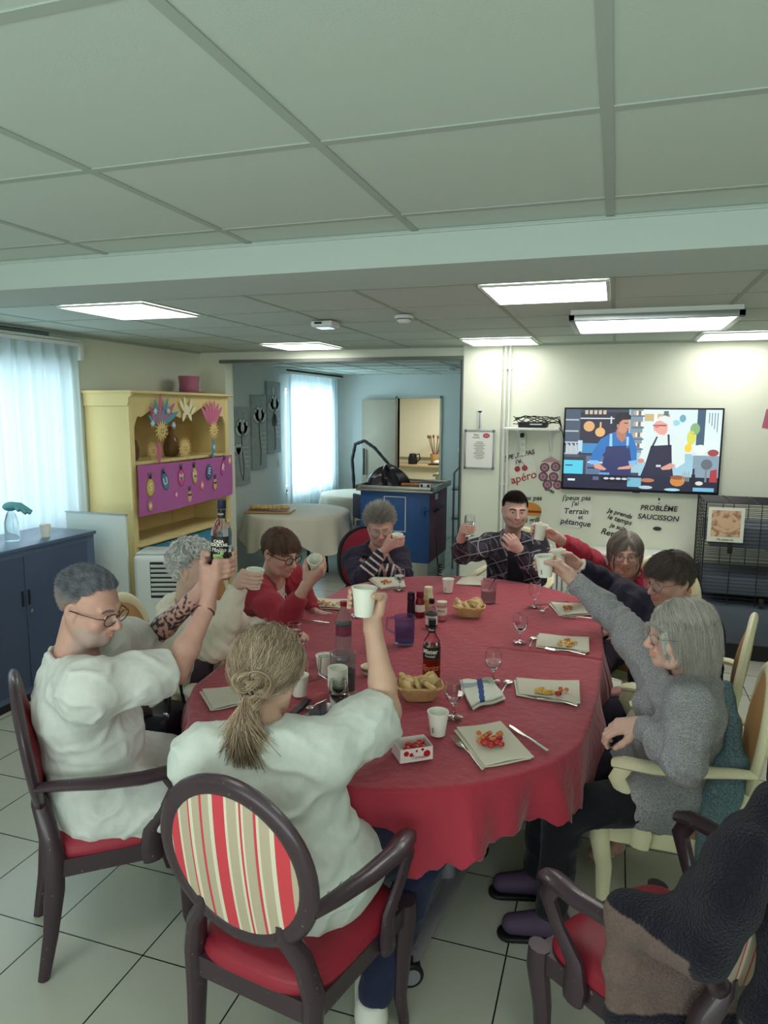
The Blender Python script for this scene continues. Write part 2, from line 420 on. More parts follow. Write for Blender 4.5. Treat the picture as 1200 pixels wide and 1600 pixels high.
b = MB(); b.box((0.0, -.0, -.042), (.09, .09, .006), bev=.002); obj('light_face', b, mat('pale_blue_face', (190, 225, 240), .3, emit=(.7, .9, 1, 1), estr=.6), t)
b = MB(); b.box((-.02, -.078, -.016), (.05, .006, .012)); obj('label_strip', b, M_dark, t)
# ------------------------------------------------------------------ yellow hutch
M_yel = mat('yellow_lacquer', (226, 207, 146), .45, var=.03, vscale=2)
M_yel2 = mat('yellow_back_board', (212, 184, 122), .6)
M_blue = mat('blue_panel', (70, 146, 176), .5)
HX0, HX1, HY0, HY1, HZ = XL+.012, -3.65, 4.69, 6.2, 2.02
t = thing('hutch', 'tall yellow open hutch against the left wall, decorated with garlands', 'hutch', (-3.87, 5.44, 0))
b = MB(); b.bb((HX0, HY0, .0), (HX1+.0, HY0+.03, 1.9), .004)
prof = [(HX0, 1.9), (HX1, 1.9), (HX1+.012, 1.93), (HX1+.012, 1.96), (HX1+.04, 1.985), (HX1+.04, 2.0), (HX0, 2.0)]
b.prism(prof, HY0-.012, HY0+.03, ((0, 0, 0), (1, 0, 0), (0, 0, 1), (0, 1, 0)))
obj('side_panel', b, M_yel, t, world=True)
b = MB(); b.bb((HX0, HY1-.03, 0), (HX1, HY1, 2.0), .004); obj('side_panel', b, M_yel, t, world=True)
b = MB(); b.bb((HX0, HY0+.03, .02), (HX0+.015, HY1-.03, 1.98)); obj('back_board', b, M_yel2, t, world=True)
b = MB(); b.bb((HX0, HY0+.55, .1), (HX0+.022, HY0+.57, 1.98)); b.bb((HX0, HY0+1.1, .1), (HX0+.022, HY0+1.12, 1.98)); obj('back_batten', b, M_yel2, t, world=True)
b = MB(); b.bb((HX0-.0, HY0-.03, 2.0), (HX1+.055, HY1+.02, 2.022), .004); obj('top_board', b, M_yel, t, world=True)
# scalloped valance
pts = []; n = 60
for i in range(n+1):
    u = i/n; y = HY0+.06+(HY1-HY0-.12)*u
    c = abs(u-.5)*2; z = 1.845-.05*cos(u*pi*4)*(1 if c < .9 else .6)-(.0 if c < .93 else (c-.93)*1.2)
    pts.append((y, z))
poly = [(HY0+.03, 2.0), (HY0+.03, 1.6), (HY0+.06, 1.6)]+pts+[(HY1-.06, 1.6), (HY1-.03, 1.6), (HY1-.03, 2.0)]
b = MB()
for i in range(len(poly)-1):
    pass
for i in range(n):
    (ya, za), (yb, zb) = pts[i], pts[i+1]
    b.prism([(ya, za), (yb, zb), (yb, 2.0), (ya, 2.0)], HX1-.02, HX1, ((0, 0, 0), (0, 1, 0), (0, 0, 1), (1, 0, 0)))
obj('valance', b, M_yel, t, world=True, smooth=0)
for y in (HY0, HY1-.06):
    b = MB(); b.bb((HX1-.02, y, .0), (HX1+.004, y+.06, 2.0), .003); obj('front_stile', b, M_yel, t, world=True)
for z, lb in ((1.425, None), (.76, None)):
    b = MB(); b.bb((HX0, HY0+.03, z), (HX1-.01 if z > 1 else HX1+.03, HY1-.03, z+.025), .003); obj('shelf', b, M_yel, t, world=True)
for k in range(2):
    y0 = HY0+.07+k*.69; b = MB(); b.bb((HX1-.02, y0, .1), (HX1+.002, y0+.67, .74), .004)
    d = obj('door', b, M_blue, t, world=True); d['label'] = 'blue lower door'
    h = MB(); yk = y0+(.62 if k == 0 else .05); h.lathe([(.008, 0), (.008, .02), (.016, .03), (.012, .04)], (HX1, yk, .5), axis=(1, 0, 0)); obj('knob', h, M_yel, d, world=True)

# top hat on the hutch
M_hat = mat('glitter_rose', (168, 92, 118), .35, bump=.25, bscale=900, sheen=.3)
t = thing('top_hat', 'dusty rose glitter top hat lying on top of the yellow hutch', 'hat', (-3.86, 5.86, 2.024))
b = MB(); b.lathe([(.001, .001), (.14, .0), (.15, .012), (.147, .015), (.095, .012), (.088, .02), (.086, .08), (.095, .155), (.093, .16), (.001, .16)], n=40, sy=1.15); obj('crown_and_brim', b, M_hat, t)
b = MB(); b.lathe([(.0885, .012), (.0875, .03)], n=40, sy=1.15, capb=False, capt=False); obj('hat_band', b, mat('hat_band', (130, 66, 92), .5), t)

# hanging paper decorations
M_pinkp = mat('pink_paper', (204, 116, 146), .7); M_bluep = mat('blue_paper', (104, 156, 176), .7); M_sand = mat('sand_paper', (226, 196, 132), .6)
M_magenta = mat('magenta_cloth', (184, 104, 166), .85, bump=.1, bscale=12)
XD = HX1+.02
def feather(b, y, z, ang, L, wd, x, mi):
    U = Vector((0, sin(ang), cos(ang))); S = Vector((0, cos(ang), -sin(ang)))
    P = []
    for i in range(9):
        u = i/8; P.append((u*L, wd*sin(pi*min(1, u*.93+.04))**.7))
    poly = [(a, c) for a, c in P]+[(a, -c) for a, c in P[::-1]]
    b.prism(poly, -.0015, .0015, ((x, y, z), U, S, (1, 0, 0)), mi)
def sun(b, y, z, r, x, mi, rays=14, face=0):
    b.lathe([(r*.55, 0), (r*.52, .006), (.0, .008)], (x, y, z), axis=(1, 0, 0), n=24, mi=mi)
    for k in range(rays):
        a = 2*pi*k/rays; U = Vector((0, cos(a), sin(a))); S = Vector((0, -sin(a), cos(a)))
        b.prism([(r*.5, -r*.1), (r*.75, -r*.06), (r*1.0, r*.06), (r*.72, r*.08), (r*.5, r*.1)], 0, .003, ((x, y, z), U, S, (1, 0, 0)), mi)
def sunface(b, y, z, r, x, mi):
    for s in (-1, 1): b.ell((x+.008, y+s*r*.18, z+r*.1), (.002, r*.07, r*.07), nu=8, nv=6, mi=mi)
    b.tube([(x+.009, y+r*.2*cos(a), z-r*.05+r*.2*sin(a)) for a in np.linspace(pi*1.15, pi*1.85, 7)], r*.03, n=5, mi=mi)
M_brn = mat('ochre_ink', (160, 118, 70), .7)
t = thing('garland', 'paper garland of pink and blue feathers with a smiling sun at the hutch left', 'garland', (XD, 5.05, 1.72))
for k, (a, L, mi) in enumerate([(-1.0, .16, 1), (-.65, .2, 0), (-.25, .22, 1), (.1, .26, 0), (.5, .26, 1), (.85, .28, 0), (1.15, .28, 1)]):
    b = MB(); feather(b, 5.05, 1.74, a, L, .024, XD+.003*k, 0); obj('feather', b, (M_pinkp, M_bluep)[mi], t, world=True)
for (y, z) in ((4.97, 1.86), (5.15, 1.86), (4.93, 1.76), (5.22, 1.74)):
    b = MB(); sun(b, y, z, .035, XD+.026, 0, 6); obj('star_flower', b, mat('pale_blue_paper', (190, 225, 230), .6), t, world=True)
b = MB(); sun(b, 5.05, 1.70, .095, XD+.024, 0); sunface(b, 5.05, 1.70, .09, XD+.026, 1); obj('paper_sun', b, [M_sand, M_brn], t, world=True)
b = MB(); feather(b, 5.02, 1.60, 3.05, .19, .02, XD, 0); feather(b, 5.05, 1.60, 3.2, .16, .018, XD+.004, 0); obj('tail_feather', b, M_pinkp, t, world=True)
t = thing('garland', 'paper garland of pink feathers with a sun and blue pendant at the hutch right', 'garland', (XD, 5.86, 1.72))
for k, a in enumerate((-.75, -.45, -.15, .2, .5, .75)):
    b = MB(); feather(b, 5.86, 1.72, a, .24, .026, XD+.003*k, 0); obj('feather', b, M_pinkp if k % 3 != 2 else M_pinkp, t, world=True)
b = MB(); sun(b, 5.86, 1.68, .09, XD+.022, 0); sunface(b, 5.86, 1.68, .085, XD+.024, 1); obj('paper_sun', b, [M_sand, M_brn], t, world=True)
b = MB(); feather(b, 5.88, 1.62, pi, .24, .028, XD+.002, 0); obj('pendant', b, M_bluep, t, world=True)
b = MB(); sun(b, 5.88, 1.52, .032, XD+.008, 0, 6); sun(b, 5.88, 1.45, .02, XD+.008, 0, 6); obj('star_flower', b, mat('pale_blue_paper', (190, 225, 230), .6), t, world=True)
t = thing('paper_monkey', 'pale cream paper cut-out hanging in the middle of the hutch valance', 'paper ornament', (XD, 5.46, 1.86))
b = MB()
for (y, z, a, L) in ((5.42, 1.86, -.5, .11), (5.45, 1.84, -.1, .15), (5.5, 1.84, .35, .14), (5.48, 1.86, 2.6, .1), (5.44, 1.86, 3.6, .1), (5.53, 1.84, .9, .09)): feather(b, y, z, a, L, .02, XD, 0)
b.ell((XD, 5.46, 1.87), (.004, .04, .045), nu=14, nv=8); obj('cut_out', b, mat('cream_paper', (238, 226, 190), .6), t, world=True)
for (y, lb) in ((5.03, 'small cream paper sun leaning by the left brown vase'), (5.5, 'large cream paper sun on the hutch shelf before the right vase')):
    r = .075 if y < 5.2 else .1; z = 1.53
    t = thing('paper_sun', lb, 'paper ornament', (-3.68, y, 1.45))
    b = MB(); sun(b, y, z, r, -3.69, 0, 16); b.bb((-3.70, y-.006, 1.451), (-3.688, y+.006, z)); obj('sun_cut_out', b, M_sand, t, world=True)
    b = MB(); sunface(b, y, z, r*.9, -3.687, 0); obj('face', b, M_brn, t, world=True)
M_vase = mat('brown_glass', (150, 118, 84), .12, trans=.55, ior=1.3, spec=.6)
for (y, s, lb) in ((4.92, 1.0, 'brown glass jug with a handle at the left of the hutch shelf'), (5.5, .95, 'dark brown jug behind the large sun on the hutch shelf')):
    t = thing('glass_jug', lb, 'jug', (-3.83, y, 1.452))
    b = MB(); b.lathe([(0.001, 0), (.06*s, .0), (.075*s, .03), (.078*s, .09), (.06*s, .16), (.024*s, .2), (.022*s, .245), (.03*s, .25)], n=28, capt=False); obj('body', b, M_vase, t)
    b = MB(); b.tube([(0, -.02*s, .235), (0, -.07*s, .225), (0, -.095*s, .16), (0, -.085*s, .1), (0, -.074*s, .08)], .006, n=8); obj('handle', b, M_vase, t)
    b = MB(); b.lathe([(.024*s, .235), (.024*s, .262), (.02*s, .266)], n=16); obj('stopper', b, mat('cork_brown', (120, 84, 60), .8), t)

# pink banner
def ban(u, v):
    y = 4.72+1.47*u; z = 1.035+(1.43-1.035)*v+.012*sin(u*pi)*(-1 if v > .5 else -.6)-.02*(1-u)*(1-v)
    return (HX1+.03+.012*sin(u*7+v*2)+.006*sin(u*23+1)*(1-v), y, z)
t = thing('banner', 'magenta cloth banner with pineapples spelling SUMMER hung across the hutch', 'banner', (HX1+.03, 5.45, 1.05))
b = MB(); b.grid(ban, 60, 14); b.grid(lambda u, v: tuple(np.array(ban(u, v))-np.array((.002, 0, 0))), 60, 14, flip=True); obj('cloth', b, M_magenta, t, world=True, smooth=180)
ban_cols = [(214, 186, 110), (92, 140, 170), (214, 90, 150), (226, 190, 130), (80, 110, 150), (206, 90, 160)]
lt = 'SUMMER'; us = (.1, .245, .42, .56, .72, .87); zs = (1.24, 1.27, 1.28, 1.28, 1.3, 1.32)
for k in range(6):
    y = 4.72+1.47*us[k]; x = ban(us[k], .6)[0]; z = zs[k]; w_ = (.055, .045, .05, .038, .055, .035)[k]; tl = (-.05, .25, 0, .1, -.2, -.3)[k]
    U = Vector((0, cos(tl), sin(tl))); V = Vector((0, -sin(tl), cos(tl))); O = Vector((x+.005, y, z))
    b = MB(); b.prism([(w_*cos(a), .08*sin(a)) for a in np.linspace(0, 2*pi, 21)[:-1]], -.002, .002, (O, U, V, (1, 0, 0)), 0)
    b.prism([(w_*.85*cos(a), .068*sin(a)) for a in np.linspace(0, 2*pi, 21)[:-1]], .002, .0028, (O, U, V, (1, 0, 0)), 1)
    for q in (-.5, -.2, .1, .4):
        b.prism([(-.008, .07), (.008, .07), (q*.06, .125)], .001, .003, (O, U, V, (1, 0, 0)), 2)
    text_mb(lt[k], .085, (O+Vector((.0035, 0, 0)), U, V), mb=b, mi=3, wide=.001)
    dk = tuple(int(c*.75) for c in ban_cols[k])
    obj('pineapple_letter', b, [mat('ban_a%d' % k, dk, .7), mat('ban_b%d' % k, ban_cols[k], .7), mat('pine_leaf', (70, 90, 96), .7), mat('ban_letter', (240, 232, 210), .7)], t, world=True)
for k, (u, z, c, sg) in enumerate([(.35, 1.14, (214, 90, 180), 0), (.5, 1.1, (226, 178, 140), 1), (.64, 1.18, (232, 130, 140), 0), (.78, 1.17, (214, 180, 120), 1), (.09, 1.09, (200, 160, 120), 0), (.96, 1.38, (226, 160, 140), 0)]):
    y = 4.72+1.47*u; x = ban(u, .4)[0]; b = MB(); fr = ((x+.005, y, z), (0, 1, 0), (0, 0, 1), (1, 0, 0))
    b.prism([(.03*cos(a), (.052 if sg else .04)*sin(a)) for a in np.linspace(0, 2*pi, 17)[:-1]], 0, .003, fr, 0)
    if sg:
        for q in (-1, 1): b.prism([(q*.014+.013*cos(a), .012+.01*sin(a)) for a in np.linspace(0, 2*pi, 9)[:-1]], .003, .004, fr, 1)
        for q in (-.5, 0, .5): b.prism([(-.006, .045), (.006, .045), (q*.05, .095)], .0, .003, fr, 2)
    else: b.prism([(.014*cos(a), .02*sin(a)) for a in np.linspace(0, 2*pi, 9)[:-1]], .003, .004, fr, 3)
    obj('fruit_motif', b, [mat('fruit%d' % k, c, .7), M_black, mat('pine_leaf', (70, 90, 96), .7), mat('ban_letter', (240, 232, 210), .7)], t, world=True)

# ------------------------------------------------------------------ navy metal cupboard
M_navy = mat('navy_metal', (76, 94, 122), .28, spec=.6)
CX1, CY1, CZ = -3.5, 4.06, 1.02
t = thing('metal_cupboard', 'low navy metal cupboard with plain doors below the window', 'cupboard', (-3.7, 3.3, 0))
b = MB(); b.bb((XL+.12, 2.3, .06), (CX1, CY1, CZ-.025), .004); obj('body', b, M_navy, t, world=True)
b = MB(); b.bb((XL+.1, 2.28, CZ-.025), (CX1+.015, CY1+.01, CZ), .006); obj('top', b, M_navy, t, world=True)
b = MB(); b.bb((XL+.13, 2.32, 0), (CX1-.02, CY1-.02, .06)); obj('plinth', b, M_black, t, world=True)
M_nd = mat('navy_door', (64, 77, 102), .45)
for (y0, y1) in ((2.36, 3.41), (3.42, 3.98)):
    b = MB()
    b.bb((CX1, y0, .1), (CX1+.006, y1, .96), .002)
    d = obj('sliding_door', b, M_nd, t, world=True)
    yh = y1-.02 if y0 < 3 else y0+.02
    h = MB(); h.bb((CX1+.005, yh-.008, .64), (CX1+.012, yh+.008, .74), .003); obj('handle_recess', h, M_black, d, world=True)
h = MB(); h.lathe([(.012, 0), (.012, .006), (.004, .007)], (CX1+.006, 3.45, .6), axis=(1, 0, 0)); obj('lock', h, M_chrome, t, world=True)
# on the cupboard
t = thing('spray_bottle', 'clear spray bottle with a teal glove draped on it, on the navy cupboard', 'bottle', (-3.72, 3.56, CZ))
M_clear = mat('clear_plastic', (225, 238, 238), .08, trans=.9, ior=1.2)
b = MB(); b.lathe([(.001, .001), (.042, 0), (.045, .01), (.043, .12), (.03, .17), (.016, .195), (.016, .215)], n=24); obj('bottle_body', b, M_clear, t)
M_glove = mat('teal_glove', (96, 158, 164), .5, bump=.15, bscale=30)
g = MB(); g.ell((0, 0, .225), (.05, .045, .03), nu=14, nv=8)
for (a, L, dz) in ((-.5, .10, -.03), (-.2, .12, -.05), (.1, .12, -.055), (.4, .11, -.05), (2.6, .08, -.04)):
    g.tube([(0.01*cos(a), .01*sin(a), .235), (.05*cos(a), .05*sin(a)+.02, .232), (L*cos(a), L*sin(a)+.03, .235+dz)], [.022, .016, .011], n=8)
obj('glove', g, M_glove, t)
M_paper = mat('white_paper_cup', (236, 238, 224), .55)
M_cupin = mat('cup_inside', (214, 214, 196), .6)
M_ink = mat('cup_print', (96, 84, 84), .7)
def cup_mb(h=.082, r0=.026, r1=.036, th=.0012):
    b = MB(); b.lathe([(r0-.002, .004), (r0, 0), (r1, h-.001), (r1+.0018, h), (r1+.0015, h+.002), (r1-.001, h+.001), (r0-.0005, .006), (0.0001, .006)], n=32, capb=False); return b
def paper_cup(label, loc, tilt=None, s=1.0, printed=True, group=None):
    t = thing('paper_cup', label, 'paper cup', loc, group=group); t.scale = (s, s, s)
    obj('cup_wall', cup_mb(), M_paper, t)
    p = MB(); p.lathe([(.0375, .0835), (.0382, .082), (.0368, .081)], n=32, capb=False, capt=False); obj('rolled_rim', p, M_paper, t)
    if printed:
        q = MB()
        for k in range(4):
            zz = .016+k*.005; rr = .026+.01*zz/.082+.0004
            for j in range(2): a = -2.0+.09*j; q.box((rr*cos(a), rr*sin(a), zz), (.0025, .0006, .0035), rot=a+pi/2)
        o_ = obj('print_mark', q, M_ink, t)
    if tilt: t.rotation_euler = tilt
    return t
paper_cup('white paper cup standing alone on the navy metal cupboard', (-3.62, 3.74, CZ), printed=False)
# white board leaning behind the cupboard
t = thing('white_panel', 'tall white panel standing between the navy cupboard and the yellow hutch', 'panel', (-3.75, 4.4, 0))
b = MB(); b.bb((XL+.14, 4.28, .0), (-3.4, 4.3, 1.1), .004); obj('board', b, mat('panel_white', (206, 214, 206), .5), t, world=True)
b = MB(); b.bb((XL+.135, 4.277, 1.1), (-3.395, 4.303, 1.108)); obj('edge_strip', b, M_alu, t, world=True)

# portable air conditioner
t = thing('air_conditioner', 'white portable air conditioner with dark louvres by the yellow hutch', 'air conditioner', (-3.2, 4.42, 0), rotz=.35)
M_ac = mat('ac_white', (214, 219, 212), .4)
b = MB(); b.box((0, 0, .42), (.34, .3, .8), bev=.04, seg=4); obj('casing', b, M_ac, t)
b = MB(); b.box((0, 0, .825), (.3, .26, .012), bev=.005); obj('top_panel', b, mat('ac_top', (196, 204, 198), .3), t)
b = MB()
for k in range(7): b.box((.06, -.15, .74-k*.035), (.2, .012, .02), rot=Matrix.Rotation(.4, 3, 'X'))
obj('louvre', b, M_ac, t); b = MB(); b.box((.06, -.148, .635), (.21, .008, .27)); obj('louvre_recess', b, M_black, t)
for sx in (-1, 1):
    for sy in (-1, 1): b = MB(); b.ell((sx*.13, sy*.11, .02), (.02, .02, .02), nu=10, nv=8); obj('caster', b, M_black, t)

# ------------------------------------------------------------------ back room
M_canvas = mat('grey_canvas', (158, 166, 164), .6, bump=.4, bscale=40, var=.12, vscale=14)
M_can2 = mat('pale_paint', (196, 202, 198), .5, bump=.3, bscale=60); M_can3 = mat('charcoal_paint', (92, 98, 98), .6)
def petal(b, y, z, a, L, w_, x, mi, mo):
    U = Vector((0, sin(a), cos(a))); S = Vector((0, cos(a), -sin(a)))
    P = [(u*L, w_*(sin(pi*min(1, .06+u*.9))**.6)) for u in np.linspace(0, 1, 9)]
    pl = P+[(p, -q) for p, q in P[::-1]]
    b.prism([(p*1.06-.005, q*1.12) for p, q in pl], 0, .003, ((x, y, z), U, S, (1, 0, 0)), mo)
    b.prism(pl, .002, .006, ((x, y, z), U, S, (1, 0, 0)), mi)
def canvas(y0, z0, z1, label, sd):
    r = random.Random(sd); y1 = y0+.355; yc = (y0+y1)/2; x = XL+.03
    t = thing('flower_canvas', label, 'painting', (x, yc, (z0+z1)/2), group=None)
    b = MB(); b.bb((XL+.002, y0, z0), (x, y1, z1), .003); obj('canvas', b, M_canvas, t, world=True)
    b = MB()
    zf = z0+(z1-z0)*(.66 if sd != 3 else .62)
    b.tube([(x+.003, yc+.02*sin(k), z0+.04+(zf-z0)*k/6) for k in range(7)], .006, n=6, mi=1)
    for a in (-1.2, -.7, .7, 1.2, -.3, .3): petal(b, yc, zf, a, .17, .055, x, 0, 1)
    petal(b, yc, zf+.01, 0, .12, .04, x+.003, 0, 1)
    b.ell((x+.01, yc, zf), (.004, .03, .025), nu=10, nv=6, mi=1)
    if sd == 1:
        for a in (-.8, -.3, .3, .8): petal(b, y0+.08, z0+.35, a, .13, .035, x, 0, 1)
        b.tube([(x+.003, y0+.08, z0+.36), (x+.003, y0+.12, z0+.15), (x+.003, yc, z0+.05)], .004, n=6, mi=1)
    if sd == 3:
        petal(b, yc-.03, z1-.17, 0, .12, .025, x, 0, 1); b.tube([(x+.003, yc-.03, z1-.16), (x+.003, yc, zf+.1)], .004, n=6, mi=1)
        for a in (-.3, .3): petal(b, yc, zf-.06, pi+a, .15, .04, x, 1, 1)
    obj('painted_flower', b, [M_can2, M_can3], t, world=True)
    b = MB()
    for k in range(5): b.bb((x+.001, y1-.16+.01*k, z0+.42-.055*k), (x+.003, y1-.03, z0+.43-.055*k))
    obj('brushed_text', b, M_can2, t, world=True)
canvas(7.0, 1.02, 1.905, 'grey flower canvas, the lowest and nearest of three stepping up the wall', 1)
canvas(7.42, 1.165, 2.045, 'grey poppy canvas, the middle of three stepping up the wall', 2)
canvas(7.81, 1.335, 2.215, 'grey tulip canvas, the highest one beside the sheer curtain', 3)
t = thing('socket_plate', 'small white wall plate under the flower canvases', 'wall plate', (XL+.006, 8.16, 1.2))
b = MB(); b.box((0, 0, 0), (.012, .085, .085), bev=.004); obj('plate', b, M_white, t); b = MB(); b.box((.007, 0, 0), (.004, .05, .05), bev=.001); obj('rocker', b, M_white, t)

M_linen = mat('cream_tablecloth', (212, 206, 188), .8, bump=.1, bscale=60)
def round_cloth_table(cx, cy, r, drop, label, lab2, seed):
    t = thing('round_table', label, 'table', (cx, cy, 0))
    b = MB(); b.lathe([(.001, .72), (r-.02, .72), (r-.02, .745), (.001, .745)], n=40); obj('table_top', b, mat('table_wood', (160, 130, 96), .5), t)
    for k in range(4):
        a = pi/4+k*pi/2; b = MB(); b.cyl((cos(a)*r*.55, sin(a)*r*.55, .72), (cos(a)*r*.62, sin(a)*r*.62, 0), .016); obj('leg', b, M_black, t)
    rr = random.Random(seed)
    def fn(u, v):
        a = u*2*pi
        if v <= .5: q = v/.5; return (cx+cos(a)*r*q, cy+sin(a)*r*q, .75)
        q = (v-.5)/.5; corner = abs(cos(2*a+seed))**2; d = drop*(.7+.55*corner)
        R_ = r+.008+.03*q*(1+sin(a*14+seed)*.8)+.02*q*q*sin(a*9)
        return (cx+cos(a)*R_, cy+sin(a)*R_, .752-d*q)
    b = MB(); b.grid(fn, 120, 18)
    o = obj('tablecloth', b, M_linen, None, smooth=180); tag(o, lab2, 'tablecloth'); return t
round_cloth_table(-3.38, 7.2, .58, .34, 'round table under a cream cloth just through the opening', 'cream cloth on the round table carrying the pastry board', 1.2)
round_cloth_table(-3.25, 9.0, .56, .34, 'round table by the back room curtain, behind the blue trolley', 'pale cloth on the round table beside the blue trolley', .3)
M_bread = mat('bread_crust', (206, 172, 116), .7, bump=.4, bscale=40, var=.15, vscale=25)
t = thing('pastry_board', 'wooden board on the nearer round table in the back room', 'board', (-3.6, 6.95, .755), rotz=.25)
b = MB(); b.box((0, 0, .008), (.52, .3, .014), bev=.004); obj('board', b, mat('board_wood', (176, 140, 96), .6), t)
b = MB()
for k in range(9): b.ell((-.19+.047*k, .01*sin(k*2), .036), (.036, .085, .026), rot=Matrix.Rotation(.4, 3, 'Z'), nu=12, nv=8)
o = obj('braided_bread', b, M_bread, None); o.location = (-3.6, 6.95, .77); o.rotation_euler = (0, 0, .25); tag(o, 'long plaited pastry lying on the board in the back room', 'pastry')
# folded dark chairs / sheet stack under the tables
M_steel = mat('grey_tube', (140, 144, 148), .3, metal=.7)
def stack_chair(cx, cy, rz, label):
    t = thing('stacking_chair', label, 'chair', (cx, cy, 0), rz)
    b = MB(); b.box((0, 0, .45), (.42, .4, .05), bev=.02, seg=3); obj('seat', b, mat('navy_fabric', (58, 56, 76), .8), t)
    b = MB(); b.box((0, -.2, .72), (.4, .04, .3), bev=.018, seg=3); obj('backrest', b, mat('navy_fabric', (58, 56, 76), .8), t)
    for sx in (-1, 1):
        b = MB(); b.tube([(sx*.2, .18, 0), (sx*.2, .17, .43)], .011); obj('leg', b, M_steel, t)
        b = MB(); b.tube([(sx*.2, -.24, 0), (sx*.2, -.2, .43), (sx*.2, -.21, .85)], .011); obj('leg', b, M_steel, t)
    return t
stack_chair(-3.0, 7.75, 2.4, 'dark upholstered chair pushed between the two round tables')
stack_chair(-2.85, 8.35, .5, 'dark upholstered chair hidden behind the blue trolley')
# vacuum cleaner
t = thing('vacuum_cleaner', 'black vacuum cleaner wand and hose rising behind the round table', 'vacuum cleaner', (-3.42, 9.75, 0))
b = MB(); b.ell((0.1, .05, .16), (.2, .15, .13), nu=20, nv=12); obj('canister', b, M_black, t)
for s in (-1, 1): b = MB(); b.cyl((.02, .05+s*.15, .09), (.02, .05+s*.18, .09), .09, n=20); obj('wheel', b, M_black, t)
pts = [(-.1, 0, .2), (-.22, -.02, .7), (-.25, -.03, 1.15), (-.2, -.03, 1.38), (-.06, -.03, 1.43), (.1, -.03, 1.33), (.3, -.03, 1.12), (.42, -.03, .9), (.44, -.03, .6), (.3, 0, .3)]
cr = []
for i in range(len(pts)-1):
    for q in range(5): cr.append(Vector(pts[i]).lerp(Vector(pts[i+1]), q/5))
b = MB(); b.tube(cr, [.026 if i % 2 else .022 for i in range(len(cr))], n=10); obj('hose', b, M_black, t)
b = MB(); b.tube([(.1, .02, .6), (.12, .02, .95), (.16, .02, 1.0), (.26, .02, 1.0), (.31, .02, .9), (.36, .02, .55)], .018); b.tube([(.12, .02, .82), (.34, .02, .82)], .014); obj('handle_bracket', b, M_black, t)
# kitchen doorway: frame, door leaf standing open
M_doorl = mat('beige_door', (168, 158, 138), .5)
b = MB(); b.bb((-3.15, YK-.02, 0), (-3.12, YK+.12, 2.08)); b.bb((-2.47, YK-.02, 0), (-2.44, YK+.12, 2.08)); b.bb((-3.15, YK-.02, 2.05), (-2.44, YK+.12, 2.08)); fr_ = struct('door_1', b, mat('door_frame', (196, 196, 178), .5))
b = MB(); b.box((-3.38, YK-.10, 1.02), (.56, .04, 2.02), rot=-.12, bev=.003); d = obj('door_leaf', b, M_doorl, fr_)
b = MB(); b.tube([(-3.15, YK-.14, 1.02), (-3.15, YK-.2, 1.02), (-3.02, YK-.21, 1.02)], .009); b.box((-3.16, YK-.145, .98), (.04, .006, .2)); obj('door_handle', b, M_chrome, d)
b = MB(); b.bb((-3.62, YK-.155, .9), (-3.6, YK-.12, 1.3)); obj('hinge_strip', b, M_black, d)
# kitchen beyond
M_ctr = mat('kitchen_counter', (190, 168, 128), .4); M_kcab = mat('kitchen_cupboard', (214, 206, 180), .5)
t = thing('kitchen_unit', 'cream kitchen base units seen through the doorway', 'kitchen unit', (-2.6, 11.6, 0))
b = MB(); b.bb((-2.62, 10.6, .1), (-2.1, 12.8, .86), .004); b.bb((-3.9, 12.25, .1), (-2.62, 12.8, .86), .004); obj('carcass', b, M_kcab, t, world=True)
for y in (10.65, 11.2, 11.75):
    b = MB(); b.bb((-2.636, y, .68), (-2.62, y+.5, .84), .003); d = obj('drawer', b, M_kcab, t, world=True); h = MB(); h.bb((-2.652, y+.18, .75), (-2.637, y+.32, .765)); obj('drawer_handle', h, M_brn, d, world=True)
    b = MB(); b.bb((-2.636, y, .12), (-2.62, y+.5, .66), .003); obj('cupboard_door', b, M_kcab, t, world=True)
b = MB(); b.bb((-2.66, 10.58, .86), (-2.08, 12.82, .9), .004); b.bb((-3.9, 12.2, .86), (-2.66, 12.82, .9), .004); o = obj('worktop', b, M_ctr, None); tag(o, 'beige kitchen worktop running round the corner beyond the doorway', 'worktop')
t = thing('utensil_pot', 'tan pot of wooden spoons on the kitchen worktop', 'pot', (-3.1, 12.5, .9))
b = MB(); b.lathe([(.001, 0), (.075, 0), (.1, .19), (.095, .19), (.07, .01)], n=24, capt=False); obj('pot', b, mat('tan_pot', (196, 150, 100), .6), t)
for k in range(6):
    a = k*1.05; u_ = MB(); u_.tube([(0, 0, .05), (.06*cos(a), .06*sin(a), .25), (.13*cos(a), .13*sin(a), .48)], .008, n=6); u_.ell((.14*cos(a), .14*sin(a), .5), (.022, .022, .035), nu=8, nv=6); obj('spoon', u_, mat('spoon_brown', (120, 84, 58), .6), t)
t = thing('kettle', 'dark kettle on the kitchen worktop near the open door', 'kettle', (-3.5, 12.4, .9))
b = MB(); b.lathe([(.001, 0), (.08, 0), (.085, .1), (.06, .19), (.01, .2)], n=24); obj('body', b, M_black, t)
b = MB(); b.tube([(.06, 0, .17), (.12, 0, .19), (.14, 0, .1), (.085, 0, .04)], .012); obj('handle', b, M_black, t)
t = thing('tray', 'dark tray with crumpled foil on the kitchen worktop', 'tray', (-3.0, 12.33, .9))
b = MB(); b.box((0, 0, .01), (.34, .2, .018), bev=.005); obj('tray', b, M_black, t); b = MB(); b.ell((0, 0, .05), (.1, .06, .04), nu=7, nv=5); obj('foil', b, M_white, t)
t = thing('dispenser', 'wall dispenser with a soap bottle on the kitchen tiles', 'dispenser', (-2.52, 12.7, 1.3))
